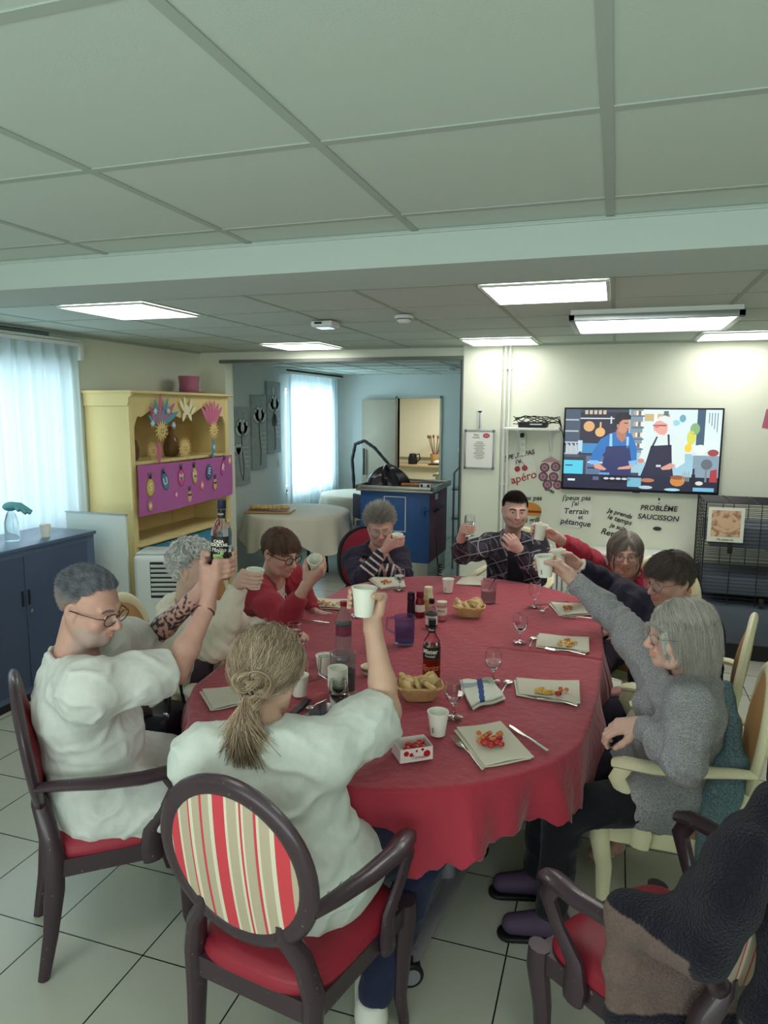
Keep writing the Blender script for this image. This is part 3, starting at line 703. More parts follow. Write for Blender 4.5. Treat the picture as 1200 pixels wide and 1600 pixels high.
b = MB(); b.box((0, 0, .1), (.16, .12, .26), bev=.03); obj('casing', b, M_alu, t); b = MB(); b.lathe([(.03, -.2), (.06, -.05), (.05, -.03)], n=12); b.cyl((0, 0, .23), (0, 0, .36), .05); obj('bottle', b, M_clear, t)
t = thing('canister', 'grey canister below the wall dispenser on the worktop', 'canister', (-2.52, 12.6, .9))
b = MB(); b.lathe([(.001, 0), (.09, 0), (.09, .2), (.001, .21)], n=20); obj('body', b, M_alu, t)
b = MB(); b.bb((-3.03, 12.86, .9), (-3.0, 12.9, 2.3)); b.bb((-2.95, 12.86, .9), (-2.93, 12.9, 2.3)); o = obj('wall_pipes', b, M_white, None); tag(o, 'pair of white pipes on the kitchen wall', 'pipes')
lamp('kitchen_lamp', (-2.6, 11.6, 2.3), (0, 0, 0), (.6, .6), 26, (1, .96, .84))
t = thing('light_switch', 'round white light switch on the back wall beside the doorway', 'light switch', (-2.15, YK-.006, 1.3))
b = MB(); b.lathe([(.045, 0), (.045, .008), (.04, .012)], axis=(0, -1, 0), n=20); obj('plate', b, M_white, t); b = MB(); b.lathe([(.022, .01), (.022, .016)], axis=(0, -1, 0), n=14); obj('rocker', b, M_white, t)

# blue food trolley
M_tblue = mat('trolley_blue', (44, 84, 140), .4); M_tmar = mat('trolley_maroon', (108, 48, 78), .45); M_inox = mat('brushed_steel', (176, 174, 166), .3, metal=.75)
TX0, TX1, TY0, TY1 = -2.53, -1.78, 6.95, 7.75
t = thing('food_trolley', 'blue and maroon heated food trolley with a steel top', 'food trolley', ((TX0+TX1)/2, (TY0+TY1)/2, 0))
b = MB(); b.bb((TX0, TY0, .3), (TX1, TY0+.02, 1.04), .004); f_ = obj('front_panel', b, M_tblue, t, world=True)
b = MB()
fx0, fx1, fz0, fz1 = TX0+.26, TX0+.5, .62, .99
for p, q in (((fx0, fz0), (fx1, fz0+.008)), ((fx0, fz1-.008), (fx1, fz1)), ((fx0, fz0), (fx0+.008, fz1)), ((fx1-.008, fz0), (fx1, fz1))): b.bb((p[0], TY0-.004, p[1]), (q[0], TY0, q[1]))
obj('card_holder', b, M_white, f_, world=True)
b = MB(); b.bb((TX0, TY0+.02, .3), (TX1-.02, TY1, 1.04), .004); obj('body', b, M_tblue, t, world=True)
b = MB(); b.bb((TX1-.02, TY0+.03, .3), (TX1, TY1, 1.04), .004); s_ = obj('side_door', b, M_tmar, t, world=True)
b = MB(); b.tube([(TX1, TY0+.2, .82), (TX1+.05, TY0+.2, .85), (TX1+.05, TY0+.45, .85), (TX1, TY0+.45, .82)], .012); obj('latch_handle', b, M_black, s_, world=True)
b = MB(); b.bb((TX1, TY0+.25, .94), (TX1+.003, TY0+.36, 1.0)); obj('label', b, M_white, s_, world=True)
b = MB(); b.bb((TX1-.08, TY0-.02, .8), (TX1-.04, TY0, .9), .004); b.tube([(TX1-.06, TY0-.02, .85), (TX1+.02, TY0-.05, .88)], .01); obj('door_catch', b, M_tblue, t, world=True)
b = MB(); b.bb((TX0+.01, TY0+.01, .08), (TX1-.01, TY1-.01, .3), .004); obj('steel_base', b, M_inox, t, world=True)
b = MB(); b.bb((TX0-.04, TY0-.04, 1.04), (TX1+.04, TY1+.03, 1.06), .004)
for (p, q) in (((TX0-.04, TY0-.04), (TX1+.04, TY0-.02)), ((TX0-.04, TY1+.01), (TX1+.04, TY1+.03)), ((TX0-.04, TY0-.04), (TX0-.02, TY1+.03)), ((TX1+.02, TY0-.04), (TX1+.04, TY1+.03))): b.bb((p[0], p[1], 1.06), (q[0], q[1], 1.1), .004)
obj('steel_top', b, M_inox, t, world=True)
b = MB(); b.bb((TX0+.05, TY0+.06, 1.061), (TX1-.05, TY1-.06, 1.066)); obj('glass_plate', b, M_black, t, world=True)
for x in (TX0+.08, TX1-.08):
    for y in (TY0+.1, TY1-.1): b = MB(); b.cyl((x-.015, y, .04), (x+.015, y, .04), .04, n=16); obj('caster', b, M_black, t, world=True)
b = MB(); b.tube([(TX1+.06, TY0+.02, .6), (TX1+.08, TY0, .5), (TX1+.1, TY0, .3)]+[(TX1+.12+.02*cos(k*1.6), TY0+.02*sin(k*1.6), .3-.007*k) for k in range(36)], .006, n=6); obj('coiled_cord', b, M_black, t, world=True)
# things on the trolley
o = MB(); r_ = random.Random(3)
def bagf(u, v):
    a = u*2*pi; ph = v*pi/2; R_ = .17*(1+.16*sin(a*5+v*3)+.1*sin(a*9+4*v))
    return (-2.33+R_*cos(a)*cos(ph)*1.25, 7.22+R_*sin(a)*cos(ph), 1.067+.2*sin(ph)*(1+.12*sin(a*3+1)+.1*sin(a*7)))
o.grid(bagf, 40, 12); ob = obj('bin_bag', o, mat('black_bag', (34, 30, 38), .3, spec=.7), None, smooth=30); tag(ob, 'crumpled black plastic bag on the steel trolley top', 'plastic bag')
t = thing('pastry_box', 'clear tray of small golden pastries on the blue trolley', 'pastry tray', (-2.02, 7.12, 1.067))
b = MB(); b.box((0, 0, .012), (.24, .15, .02), bev=.006); obj('tray', b, M_clear, t)
b = MB()
for k in range(14): b.ell((-.09+.03*(k % 7), -.03+.05*(k//7), .035), (.018, .022, .016), nu=8, nv=6)
o = obj('small_pastries', b, mat('pastry_orange', (206, 130, 80), .6, var=.2, vscale=60), None); o.location = (-2.02, 7.12, 1.067); tag(o, 'row of small orange pastries in the tray on the trolley', 'pastries', kind='stuff')
t = thing('dotted_card', 'small white card printed with dark spots at the trolley right', 'card', (-1.84, 7.02, 1.067))
b = MB(); b.box((0, 0, .03), (.12, .05, .06), bev=.004); obj('box', b, M_white, t)
b = MB()
for k in range(4): b.lathe([(.014, .0255), (.014, .027)], (-.035+.07*(k % 2), 0, .016+.027*(k//2)), axis=(0, -1, 0), n=12)
obj('spots', b, M_black, t)
t = thing('seasoning_jar', 'little dark jar behind the pastry tray on the trolley', 'jar', (-2.18, 7.3, 1.067))
b = MB(); b.lathe([(.001, 0), (.03, 0), (.03, .06), (.001, .06)], n=16); obj('body', b, mat('jar_olive', (120, 110, 80), .5), t); b = MB(); b.lathe([(.031, .06), (.031, .08), (.001, .082)], n=16); obj('lid', b, M_black, t)
# metal rack behind the trolley
t = thing('wire_rack', 'grey metal shelf rack standing between the trolley and the opening edge', 'rack', (-1.6, 8.3, 0))
for x in (-1.78, -1.42):
    for y in (8.1, 8.5): b = MB(); b.cyl((x, y, 0), (x, y, 1.15), .013, n=10); obj('post', b, M_steel, t, world=True)
for z in (.25, .6, .95): b = MB(); b.bb((-1.8, 8.08, z), (-1.4, 8.52, z+.02)); obj('shelf', b, M_steel, t, world=True)
b = MB(); b.tube([(-1.78, 8.1, 1.15), (-1.7, 8.1, 1.24), (-1.55, 8.1, 1.24), (-1.42, 8.1, 1.12)], .012); obj('push_handle', b, M_steel, t, world=True)
# ------------------------------------------------------------------ television wall
YW = YF-.002
t = thing('television', 'large flat television showing two cooks, mounted on the far wall', 'television', (.2, 6.33, 1.55))
TVX0, TVX1, TVZ0, TVZ1, TVY = -.43, .83, 1.2, 1.91, 6.33
b = MB(); b.bb((TVX0, TVY, TVZ0), (TVX1, TVY+.035, TVZ1), .004); obj('casing', b, M_black, t, world=True)
b = MB(); b.bb((-.1, TVY+.035, 1.35), (.5, YW, 1.75)); obj('wall_mount', b, M_black, t, world=True)
b = MB(); b.bb((.16, TVY-.004, TVZ0-.006), (.22, TVY+.01, TVZ0+.006)); obj('logo_bar', b, M_black, t, world=True)
SM = {}
def sm(c):
    if c not in SM: SM[c] = mat('screen_%d_%d_%d' % c, (8, 8, 10), .3, emit=c, estr=.92)
    return SM[c]
SL = []
scr = MB(); SW, SH = 100.0, 56.0
def S(poly, c, lay=0):
    m = sm(c)
    if m not in SL: SL.append(m)
    x0, z0 = TVX0+.014, TVZ0+.02; kx = (TVX1-TVX0-.028)/SW; kz = (TVZ1-TVZ0-.034)/SH
    y = TVY-.0005-.00012*lay
    scr.prism([(x0+p[0]*kx, z0+(SH-p[1])*kz) for p in poly], 0, .0001, ((0, y, 0), (1, 0, 0), (0, 0, 1), (0, -1, 0)), SL.index(m))
def Rr(x0, y0, x1, y1, c, lay=0): S([(x0, y0), (x1, y0), (x1, y1), (x0, y1)], c, lay)
def El(cx, cy, rx, ry, c, lay=0, n=20, a0=0, a1=2*pi): S([(cx+rx*cos(a), cy+ry*sin(a)) for a in np.linspace(a0, a1, n+1)[:-1]], c, lay)
Rr(0, 0, 100, 56, (60, 66, 84), 0)
Rr(10, 2, 42, 32, (44, 42, 60), 1); Rr(0, 0, 10, 50, (70, 82, 100), 1); Rr(42, 0, 100, 44, (150, 186, 200), 1); Rr(50, 0, 100, 30, (206, 224, 228), 2)
Rr(43, 0, 51, 30, (120, 140, 152), 3); Rr(85, 0, 90, 24, (70, 90, 110), 3); Rr(90, 1, 99, 26, (210, 236, 240), 3)
for y in (7, 15, 23, 31): Rr(0, y, 9, y+1, (170, 180, 186), 3)
for k in range(9): Rr(1+k, 24+(k % 3), 1.7+k, 31, (200, 206, 210), 4)
for y in (4, 12, 20, 27): Rr(44, y, 52, y+1, (90, 100, 116), 4)
for k, c in enumerate([(190, 150, 120), (220, 220, 210), (120, 90, 90), (230, 226, 190)]):
    for q in range(4): Rr(45+k*1.6, 1+q*7.5, 46.2+k*1.6, 4+q*7.5, c, 5)
Rr(52, 3, 68, 8, (190, 170, 120), 3); Rr(58, 2, 60, 9, (236, 236, 226), 4); Rr(64, 1, 67, 8, (90, 110, 120), 4)
for k in range(5): Rr(13+k*3, .7, 15+k*3, 3.5, (190, 180, 150), 4)
Rr(10, 6, 36, 6.8, (200, 206, 210), 4); Rr(30, 5, 31, 10, (200, 206, 210), 4)
El(16, 12, 3.7, 3.7, (206, 162, 110), 5); El(23.5, 16, 3.3, 3.3, (214, 170, 112), 5); Rr(23, 9, 24.2, 14, (214, 170, 112), 5)
Rr(11, 24, 22, 31, (62, 130, 180), 4); Rr(0, 36, 13, 47, (84, 190, 214), 4); Rr(0, 34, 14, 36.2, (50, 56, 70), 5); Rr(1, 39.5, 6, 40.3, (30, 60, 80), 5)
Rr(15, 33, 40, 46, (90, 108, 140), 3); Rr(16, 37, 39, 38, (200, 214, 224), 4); Rr(16, 41, 39, 42, (36, 40, 60), 4)
Rr(9, 22, 12, 30, (170, 200, 210), 5)
Rr(50, 34, 100, 50, (150, 190, 206), 3); Rr(83, 28, 100, 31, (206, 214, 214), 4); Rr(84, 31, 100, 46, (128, 150, 164), 4)
El(82, 19, 2.8, 5, (206, 206, 90), 5); El(84, 13, 3, 4, (130, 170, 120), 5); El(80.5, 26, 2.3, 3, (226, 196, 60), 6); El(88, 27, 4, 3.4, (214, 232, 230), 5); El(96, 29, 3.4, 2.3, (150, 70, 70), 5)
for k in range(4): Rr(92+k*1.7, 2, 92.6+k*1.7, 9+k*2, (120, 130, 140), 5)
El(72, 9, 2.5, 2, (150, 200, 210), 5); El(76, 6, 2, 2.6, (110, 160, 180), 5)
# cook in blue shirt
S([(30, 17), (38, 14), (44, 17), (48, 26), (48.5, 38), (44, 40), (42, 30), (40, 42), (28, 42), (27, 30), (23, 38), (18, 38), (19, 30), (24, 21)], (46, 108, 176), 8)
S([(28, 26), (43, 25), (45, 36), (45, 48), (24, 49), (26, 38)], (46, 50, 96), 9)
S([(30, 17), (31.5, 17), (32, 26), (30, 26)], (150, 196, 226), 9); S([(41, 19), (42.6, 19), (42.6, 27), (41.2, 27)], (150, 196, 226), 9)
S([(34, 14), (40, 15), (41, 20), (38, 23), (34.5, 19)], (168, 116, 96), 9)
El(38.4, 10.5, 4.2, 6.2, (190, 136, 112), 10)
S([(33, 11), (32.5, 6), (35, 2.5), (40, 2), (43.5, 4.5), (43, 7), (38, 7.2), (36, 9), (35.6, 13), (34, 13)], (36, 30, 36), 11)
Rr(39, 9.2, 41.4, 9.8, (60, 40, 40), 11); Rr(40.5, 13.4, 42.4, 13.9, (120, 70, 66), 11); El(35, 11.5, .8, 1.4, (176, 120, 100), 12)
S([(17, 36), (23, 36), (24.5, 38.5), (18, 39)], (120, 176, 220), 10); S([(43, 36), (48.5, 35), (48, 38.5), (44, 39.5)], (120, 176, 220), 10)
S([(20, 38.5), (24, 38.5), (29, 42), (27, 43), (21, 41.5)], (206, 150, 126), 11); S([(44, 39), (47, 38.5), (44, 41.5), (36, 42), (37, 40.5)], (206, 150, 126), 11)
Rr(24, 44.5, 31, 46.5, (90, 150, 200), 10)
# cook in white shirt
S([(58, 17), (66, 15), (72, 17), (78, 22), (79, 36), (74, 40), (70, 36), (68, 42), (56, 42), (54, 36), (51, 37), (49, 36), (53, 25)], (206, 222, 218), 8)
S([(57, 25), (70, 24), (71, 38), (73, 50), (50, 50), (54, 38)], (40, 38, 62), 9)
S([(60.3, 18), (61.4, 18), (58.5, 26), (57, 26)], (50, 56, 80), 9); S([(67, 17), (68.4, 17), (69, 25), (67.8, 25)], (50, 56, 80), 9)
El(62.5, 12.5, 4.6, 6, (214, 160, 148), 10)
S([(59.5, 8), (61, 5), (65, 4), (69.5, 6), (70.5, 10), (69, 15), (67, 16), (66.8, 10), (62, 7.5)], (212, 220, 220), 11)
S([(58.5, 14), (59, 18), (62, 19), (65.5, 17.5), (62, 17), (60, 15.5)], (214, 218, 216), 11)
Rr(57.6, 10.4, 66, 11.3, (150, 60, 60), 12); El(60, 11.4, 1.4, 1.2, (196, 120, 116), 12)
El(51, 35.5, 2.3, 1.6, (196, 130, 116), 11); S([(64, 40), (70, 36.5), (73.5, 38), (70, 41), (65, 41.5)], (206, 146, 132), 11); Rr(61, 38, 64, 39.5, (190, 200, 206), 11)
# counter and pans
Rr(0, 46, 100, 56, (34, 36, 56), 12); Rr(43, 47.5, 52, 54, (110, 170, 190), 13); El(35, 49, 10, 2.5, (24, 22, 34), 13)
for k in range(4): El(29+k*4, 48.6, 1.8, .8, (190, 196, 200), 14)
El(56, 49, 4.5, 1.4, (176, 110, 80), 13); El(55, 54, 4.5, 1.2, (170, 190, 196), 13); El(75, 49, 4.6, 3.6, (190, 126, 66), 13); El(75, 46.4, 4.6, 1.5, (140, 84, 50), 14)
El(72, 55, 5, 1, (150, 196, 210), 13); Rr(83.6, 44, 86, 53, (34, 30, 40), 14); Rr(84.2, 40, 85.4, 44, (34, 30, 40), 14); Rr(85, 53, 98, 55.6, (110, 170, 200), 14)
El(92.5, 37, 3.5, 3.6, (96, 104, 112), 13); Rr(91.8, 40, 93, 49, (120, 124, 130), 13); S([(95, 41), (99, 40), (99.4, 49), (94.6, 49)], (160, 60, 66), 14); El(88.6, 50, 2.4, 1.4, (200, 206, 196), 14)
for k in range(4): Rr(78+k*1.2, 43-k % 2, 78.6+k*1.2, 49, (150, 154, 150), 14)
Rr(3, 49.5, 8, 51, (200, 210, 220), 13); Rr(20, 47.5, 24, 50, (90, 96, 130), 13)
obj('screen_picture', scr, SL, t, world=True, smooth=0)

# wall pipes
for k, x in enumerate((-.955, -.915)):
    t = thing('heating_pipe', 'vertical white heating pipe, %s of the pair beside the sign' % ('left' if k == 0 else 'right'), 'pipe', (x, YF-.03, 0))
    b = MB(); b.cyl((x, YF-.03, .05), (x, YF-.03, CE), .011, n=12); obj('pipe', b, M_white, t, world=True)
    for z in (2.25, 1.22):
        b = MB(); b.box((x, YF-.02, z), (.034, .04, .02), bev=.004); obj('clip', b, M_white, t, world=True)
# thermometer
t = thing('thermometer', 'slim white wall thermometer above the framed notice', 'thermometer', (-1.17, YF-.04, 1.79))
b = MB(); b.box((0, 0, 0), (.042, .01, .18), bev=.004); b.lathe([(.021, -.005), (.021, .005)], (0, 0, .09), axis=(0, 1, 0), n=20); obj('backing', b, M_white, t)
b = MB(); b.cyl((0, -.007, -.06), (0, -.007, .07), .003, n=8); b.ell((0, -.007, -.065), .006, nu=8, nv=6); obj('glass_tube', b, mat('thermo_grey', (120, 120, 124), .3), t)
b = MB()
for k in range(16): b.bb((-.014, -.0062, -.055+k*.008), (-.005, -.0052, -.054+k*.008)); b.bb((.005, -.0062, -.055+k*.008), (.014, -.0062+.001, -.054+k*.008))
obj('scale_marks', b, M_ink, t)
# framed notice
t = thing('framed_notice', 'aluminium framed menu notice on the wall under the thermometer', 'notice frame', (-1.168, YF-.045, 1.53))
W_, H_ = .255, .335
for s in (-1, 1):
    b = MB(); b.box((s*W_/2, 0, 0), (.014, .016, H_), bev=.004); obj('frame_rail', b, M_alu, t)
    b = MB(); b.box((0, 0, s*H_/2), (W_, .016, .014), bev=.004); obj('frame_rail', b, M_alu, t)
for sx in (-1, 1):
    for sz in (-1, 1): b = MB(); b.box((sx*W_/2, -.002, sz*H_/2), (.026, .02, .026), bev=.008); obj('corner_cap', b, mat('cap_grey', (110, 112, 112), .4), t)
b = MB(); b.box((0, 0, 0), (W_-.01, .006, H_-.01)); p_ = obj('sheet', b, mat('notice_paper', (236, 236, 228), .5), t)
b = MB(); text_mb('Menu\ndu jour', .022, ((-.03, -.004, .12), (1, 0, 0), (0, 0, 1)), mb=b)
for k in range(11): w_ = .03+.025*((k*7) % 5)/4; b.bb((-.0-w_, -.0042, .065-k*.015), (w_, -.0034, .069-k*.015))
obj('printing', b, M_ink, p_)
b = MB(); b.lathe([(.026, 0), (.026, .002)], (.062, -.003, .125), axis=(0, -1, 0), n=24, sx=1.2, sy=.8); obj('red_badge', b, mat('badge_red', (186, 66, 76), .6), p_)
b = MB(); text_mb('menu', .016, ((.062, -.0065, .125), (1, 0, 0), (0, 0, 1)), mb=b); obj('badge_lettering', b, M_white, p_)

# wall shelf with box and cables
t = thing('bracket_shelf', 'white bracket shelf on the far wall left of the television', 'shelf', (-.68, 6.25, 1.725))
b = MB(); b.bb((-.92, 6.09, 1.715), (-.455, YW, 1.735), .003); obj('board', b, M_white, t, world=True)
for x in (-.8, -.54):
    b = MB(); b.bb((x-.012, 6.15, 1.7), (x+.012, YW, 1.714), .002); b.bb((x-.012, YW-.012, 1.48), (x+.012, YW, 1.7), .002); b.tube([(x, 6.17, 1.7), (x, YW-.01, 1.52)], .006, n=6); obj('bracket', b, M_white, t, world=True)
t = thing('decoder_box', 'black set-top box on the white wall shelf', 'set-top box', (-.68, 6.23, 1.736))
b = MB(); b.box((0, 0, .025), (.24, .17, .045), bev=.006); obj('casing', b, M_black, t); b = MB(); b.box((.03, -.086, .03), (.1, .003, .01)); obj('display', b, M_alu, t)
t = thing('cable_tangle', 'tangle of black cables lying over the set-top box', 'cables', (-.6, 6.2, 1.78))
b = MB(); r_ = random.Random(5)
for k in range(7):
    x = -.84; pts = []
    for q in range(9): pts.append((x+q*.055+r_.uniform(-.02, .02), 6.2+r_.uniform(-.07, .07), 1.79+.03*sin(q*.9+k)+r_.uniform(0, .02)))
    pts[-1] = (-.44, 6.2, 1.735)
    b.tube(pts, .004, n=6)
b.tube([(-.46, 6.2, 1.74), (-.43, 6.22, 1.70), (-.42, 6.3, 1.62), (-.41, 6.34, 1.58)], .004, n=6)
obj('cable_loops', b, M_black, t, world=True)
t = thing('power_strip', 'white power strip with cords hanging below the wall shelf', 'power strip', (-.78, YW-.025, 1.6))
b = MB(); b.box((0, 0, -.02), (.05, .035, .19), bev=.008); obj('body', b, M_white, t)
for k in range(3): b = MB(); b.lathe([(.018, .018), (.018, .02), (.012, .0195)], (0, 0, .04-k*.055), axis=(0, -1, 0), n=16); obj('socket', b, M_cupin, t)
b = MB(); b.box((-.005, -.03, .065), (.035, .04, .04), bev=.008); obj('plug', b, M_black, t)
b = MB()
for k in range(3): b.tube([(-.02-.01*k, -.01, .1), (-.05-.01*k, -.02, .02), (-.06-.008*k, -.02, -.12-.02*k), (-.03, -.02, -.15), (-.02, -.01, -.05)], .003, n=6)
obj('cord', b, M_white, t)

# wall stickers with lettering
M_dec = mat('sticker_black', (64, 62, 64), .7); M_decw = mat('sticker_white', (232, 234, 222), .6); M_decr = mat('sticker_red', (176, 70, 70), .6)
def decal(name, label, x, z, lines, backing=None, extra=None):
    t = thing(name, label, 'wall sticker', (x, YW-.003, z))
    if backing:
        b = MB(); b.prism([(backing[0]*cos(a), backing[1]*sin(a)) for a in np.linspace(0, 2*pi, 25)[:-1]], 0, .001, ((0, 0, 0), (1, 0, 0), (0, 0, 1), (0, -1, 0))); obj('backing', b, M_decw, t)
    b = MB()
    for (s, sz, dx, dz, ang, c) in lines:
        text_mb(s, sz, ((dx, -.002, dz), (cos(ang), 0, sin(ang)), (-sin(ang), 0, cos(ang))), mb=b, mi=c, shear=.15, wide=.0012)
    obj('lettering', b, [M_dec, M_decr], t)
    if extra: extra(t)
    return t
def cherries(t):
    b = MB()
    for (x, z) in ((-.035, -.01), (.03, .0)): b.lathe([(.026, 0), (.024, .006), (.0, .009)], (x, -.001, z), axis=(0, -1, 0), n=16)
    obj('cherry', b, M_decr, t)
    b = MB(); b.tube([(-.035, -.004, .01), (0, -.004, .06), (.03, -.004, .02)], .002, n=5); obj('stem', b, M_dec, t)
decal('lettering_sticker', 'apéro wall sticker with two cherries and tilted lettering below the shelf', -.79, 1.37, [("J'PEUX PAS", .056, -.02, .115, .25, 0), ("j'ai", .05, -.03, .06, .25, 0), ('apéro', .1, .02, -.085, .3, 1)], (.13, .13), cherries)
def spritz(t):
    b = MB()
    b.prism([(-.09, .1), (0, .15), (.09, .1)], 0, .003, ((0, 0, 0), (1, 0, 0), (0, 0, 1), (0, -1, 0)), 0)
    for k, (x, z) in enumerate(((-.05, .05), (.045, .06), (-.06, -.03), (.03, -.03), (.07, -.1), (-.02, -.1))):
        b.lathe([(.042, 0), (.04, .003)], (x, -.001, z), axis=(0, -1, 0), n=18, mi=1); b.lathe([(.028, .003), (.026, .005)], (x, -.001, z), axis=(0, -1, 0), n=18, mi=0)
        for q in range(3): a = q*1.05; b.box((x, -.0075, z), (.05, .001, .004), rot=Matrix.Rotation(a, 3, 'Y'), mi=1)
    obj('cocktail_print', b, [mat('spritz_pink', (196, 150, 160), .6), mat('spritz_plum', (120, 80, 100), .6)], t)
decal('lettering_sticker', 'round cocktail drawing sticker in plum tones beside the television', -.535, 1.33, [('spritz', .04, 0, -.15, -.4, 0)], None, spritz)
decal('lettering_sticker', 'four-line black lettering sticker about pétanque under the television', -.3, 1.0, [("j'peux pas", .06, 0, .12, .03, 0), ("j'ai", .055, -.01, .07, .05, 0), ('Terrain', .07, 0, .0, .02, 0), ('et', .05, .04, -.05, .05, 0), ('pétanque', .07, 0, -.1, -.08, 0)], (.14, .15))
decal('lettering_sticker', 'slanting grey lettering sticker with Le temps behind the woman in fuchsia', .06, .9, [('Je prends', .055, .01, .1, -.25, 0), ('le temps', .06, .01, .045, -.25, 0), ('je suis', .055, 0, -.02, -.25, 0), ('Retraité', .075, -.02, -.09, -.25, 0)])
def hatbar(t):
    b = MB(); b.lathe([(.035, 0), (.03, .003)], (0, -.001, -.115), axis=(0, -1, 0), n=20, sy=.5); b.ell((0, -.002, .14), (.008, .002, .012), nu=8, nv=6); obj('motif', b, M_dec, t)
decal('lettering_sticker', 'bold Problème saucisson sticker under the right half of the television', .38, 1.0, [('PROBLÈME', .062, 0, .06, 0, 0), ('ı', .03, 0, .105, 0, 0), ('SAUCISSON', .062, 0, -.02, -.03, 0)], None, hatbar)
def burger(t):
    b = MB(); b.prism([(.12*cos(a), .075*sin(a)) for a in np.linspace(0, pi, 15)], 0, .005, ((0, 0, .0), (1, 0, 0), (0, 0, 1), (0, -1, 0)), 0); b.bb((-.12, -.004, -.02), (.12, 0, 0), mi=1); b.bb((-.115, -.005, -.045), (.115, 0, -.02), mi=0)
    obj('bun_print', b, [mat('bun_orange', (214, 140, 62), .6), mat('bun_brown', (110, 66, 44), .6)], t)
decal('lettering_sticker', 'orange bun sticker with black lettering behind the man in plaid', -.72, .99, [("J'peux pas", .06, 0, .11, .05, 0), ("j'ai grill", .06, .02, -.09, .1, 0)], None, burger)

# radiator below the shelf
t = thing('radiator', 'white ribbed radiator on the far wall behind the man in plaid', 'radiator', (-.6, 6.32, 0))
b = MB()
for k in range(12): b.box((-.86+k*.045, 6.32, .42), (.034, .07, .56), bev=.012)
b.bb((-.88, 6.33, .2), (-.35, 6.36, .26)); b.bb((-.88, 6.33, .6), (-.35, 6.36, .66)); obj('fins', b, M_white, t, world=True)
b = MB(); b.cyl((-.33, 6.32, .16), (-.33, 6.26, .16), .022); b.cyl((-.34, 6.32, .16), (-.34, 6.32, .02), .01); obj('valve', b, M_black, t, world=True)
t = thing('storage_chest', 'low white chest against the wall behind the woman in fuchsia', 'chest', (.25, 6.22, 0))
b = MB(); b.bb((-.12, 6.06, .02), (.58, 6.38, .68), .006); obj('body', b, M_white, t, world=True); b = MB(); b.bb((-.13, 6.05, .68), (.59, 6.385, .705), .005); obj('lid', b, M_white, t, world=True)

# wire pet cage
M_wire = mat('black_wire', (44, 44, 48), .4, metal=.3); M_slate = mat('slate_plastic', (84, 92, 106), .5)
gx0, gx1, gy0, gy1 = .68, 1.75, 5.78, 6.32
t = thing('pet_cage', 'tall black wire pet cage with slate trays against the right wall end', 'cage', ((gx0+gx1)/2, 6.05, 0))
for x in (gx0, gx1):
    for y in (gy0, gy1): b = MB(); b.cyl((x, y, .12), (x, y, 1.2), .006, n=6); obj('upright', b, M_wire, t, world=True)
for (nm, y) in (('front_grille', gy0), ('back_grille', gy1)):
    b = MB(); z = .45
    while z < 1.2: b.cyl((gx0, y, z), (gx1, y, z), .0022, n=4); z += .028
    x = gx0
    while x < gx1: b.cyl((x, y-.003, .42), (x, y-.003, 1.2), .003, n=4); x += .19
    obj(nm, b, M_wire, t, world=True)
b = MB(); z = .45
while z < 1.2: b.cyl((gx0, gy0, z), (gx0, gy1, z), .0022, n=4); z += .028
y = gy0
while y < gy1: b.cyl((gx0-.003, y, .42), (gx0-.003, y, 1.2), .003, n=4); y += .1
obj('side_grille', b, M_wire, t, world=True)
b = MB(); y = gy0
while y < gy1: b.cyl((gx0, y, 1.2), (gx1, y, 1.2), .0025, n=4); y += .03
x = gx0
while x < gx1: b.cyl((x, gy0, 1.203), (x, gy1, 1.203), .003, n=4); x += .18
obj('roof_grille', b, M_wire, t, world=True)
for (z0, z1, inset) in ((.86, 1.02, .02), (.5, .64, .0)):
    b = MB(); b.bb((gx0+.02+inset, gy0+.01+inset, z0), (gx1-.02-inset, gy1-.01-inset, z1), .02); obj('tray', b, M_slate, t, world=True)
b = MB(); b.bb((gx0-.02, gy0-.03, .12), (gx1+.02, gy1+.02, .42), .03); obj('base_tray', b, M_slate, t, world=True)
b = MB(); b.bb((gx0, gy0, 0), (gx1, gy1, .12)); obj('plinth', b, M_black, t, world=True)
b = MB(); b.box((1.25, 6.0, .76), (.5, .12, .012), rot=Matrix.Rotation(.6, 3, 'Y')); obj('ramp', b, mat('ramp_grey', (150, 152, 152), .6), t, world=True)
for x in (.86, 1.1): b = MB(); b.box((x, gy0-.02, .86 if x < 1 else .46), (.035, .02, .07), bev=.005); obj('clip', b, M_black, t, world=True)
t = thing('animal_picture', 'square photo of a pale animal taped to the wire cage', 'picture', (.82, gy0-.02, 1.04), rotz=.03)
b = MB(); b.box((0, 0, 0), (.25, .004, .26)); obj('paper', b, M_decw, t)
b = MB(); b.box((0, -.003, .01), (.2, .002, .2)); obj('print', b, mat('print_straw', (170, 128, 100), .6, col2=(226, 190, 160), vscale=22), t)
b = MB()
for (c, r, a) in (((0, .0), (.06, .04), .3), ((-.045, .03), (.03, .022), .6), ((.06, -.04), (.05, .016), -.6), ((.05, .05), (.045, .012), .7), ((-.05, -.04), (.04, .014), .4), ((.0, -.06), (.03, .013), -.2)):
    b.ell((c[0], -.005, c[1]+.01), (r[0], .003, r[1]), rot=Matrix.Rotation(a, 3, 'Y'), nu=12, nv=6)
obj('animal_shape', b, mat('animal_beige', (222, 184, 152), .6), t)
b = MB(); text_mb('Ma petite vie', .022, ((0, -.0035, -.112), (1, 0, 0), (0, 0, 1)), mb=b, shear=.2); obj('caption', b, M_dec, t)
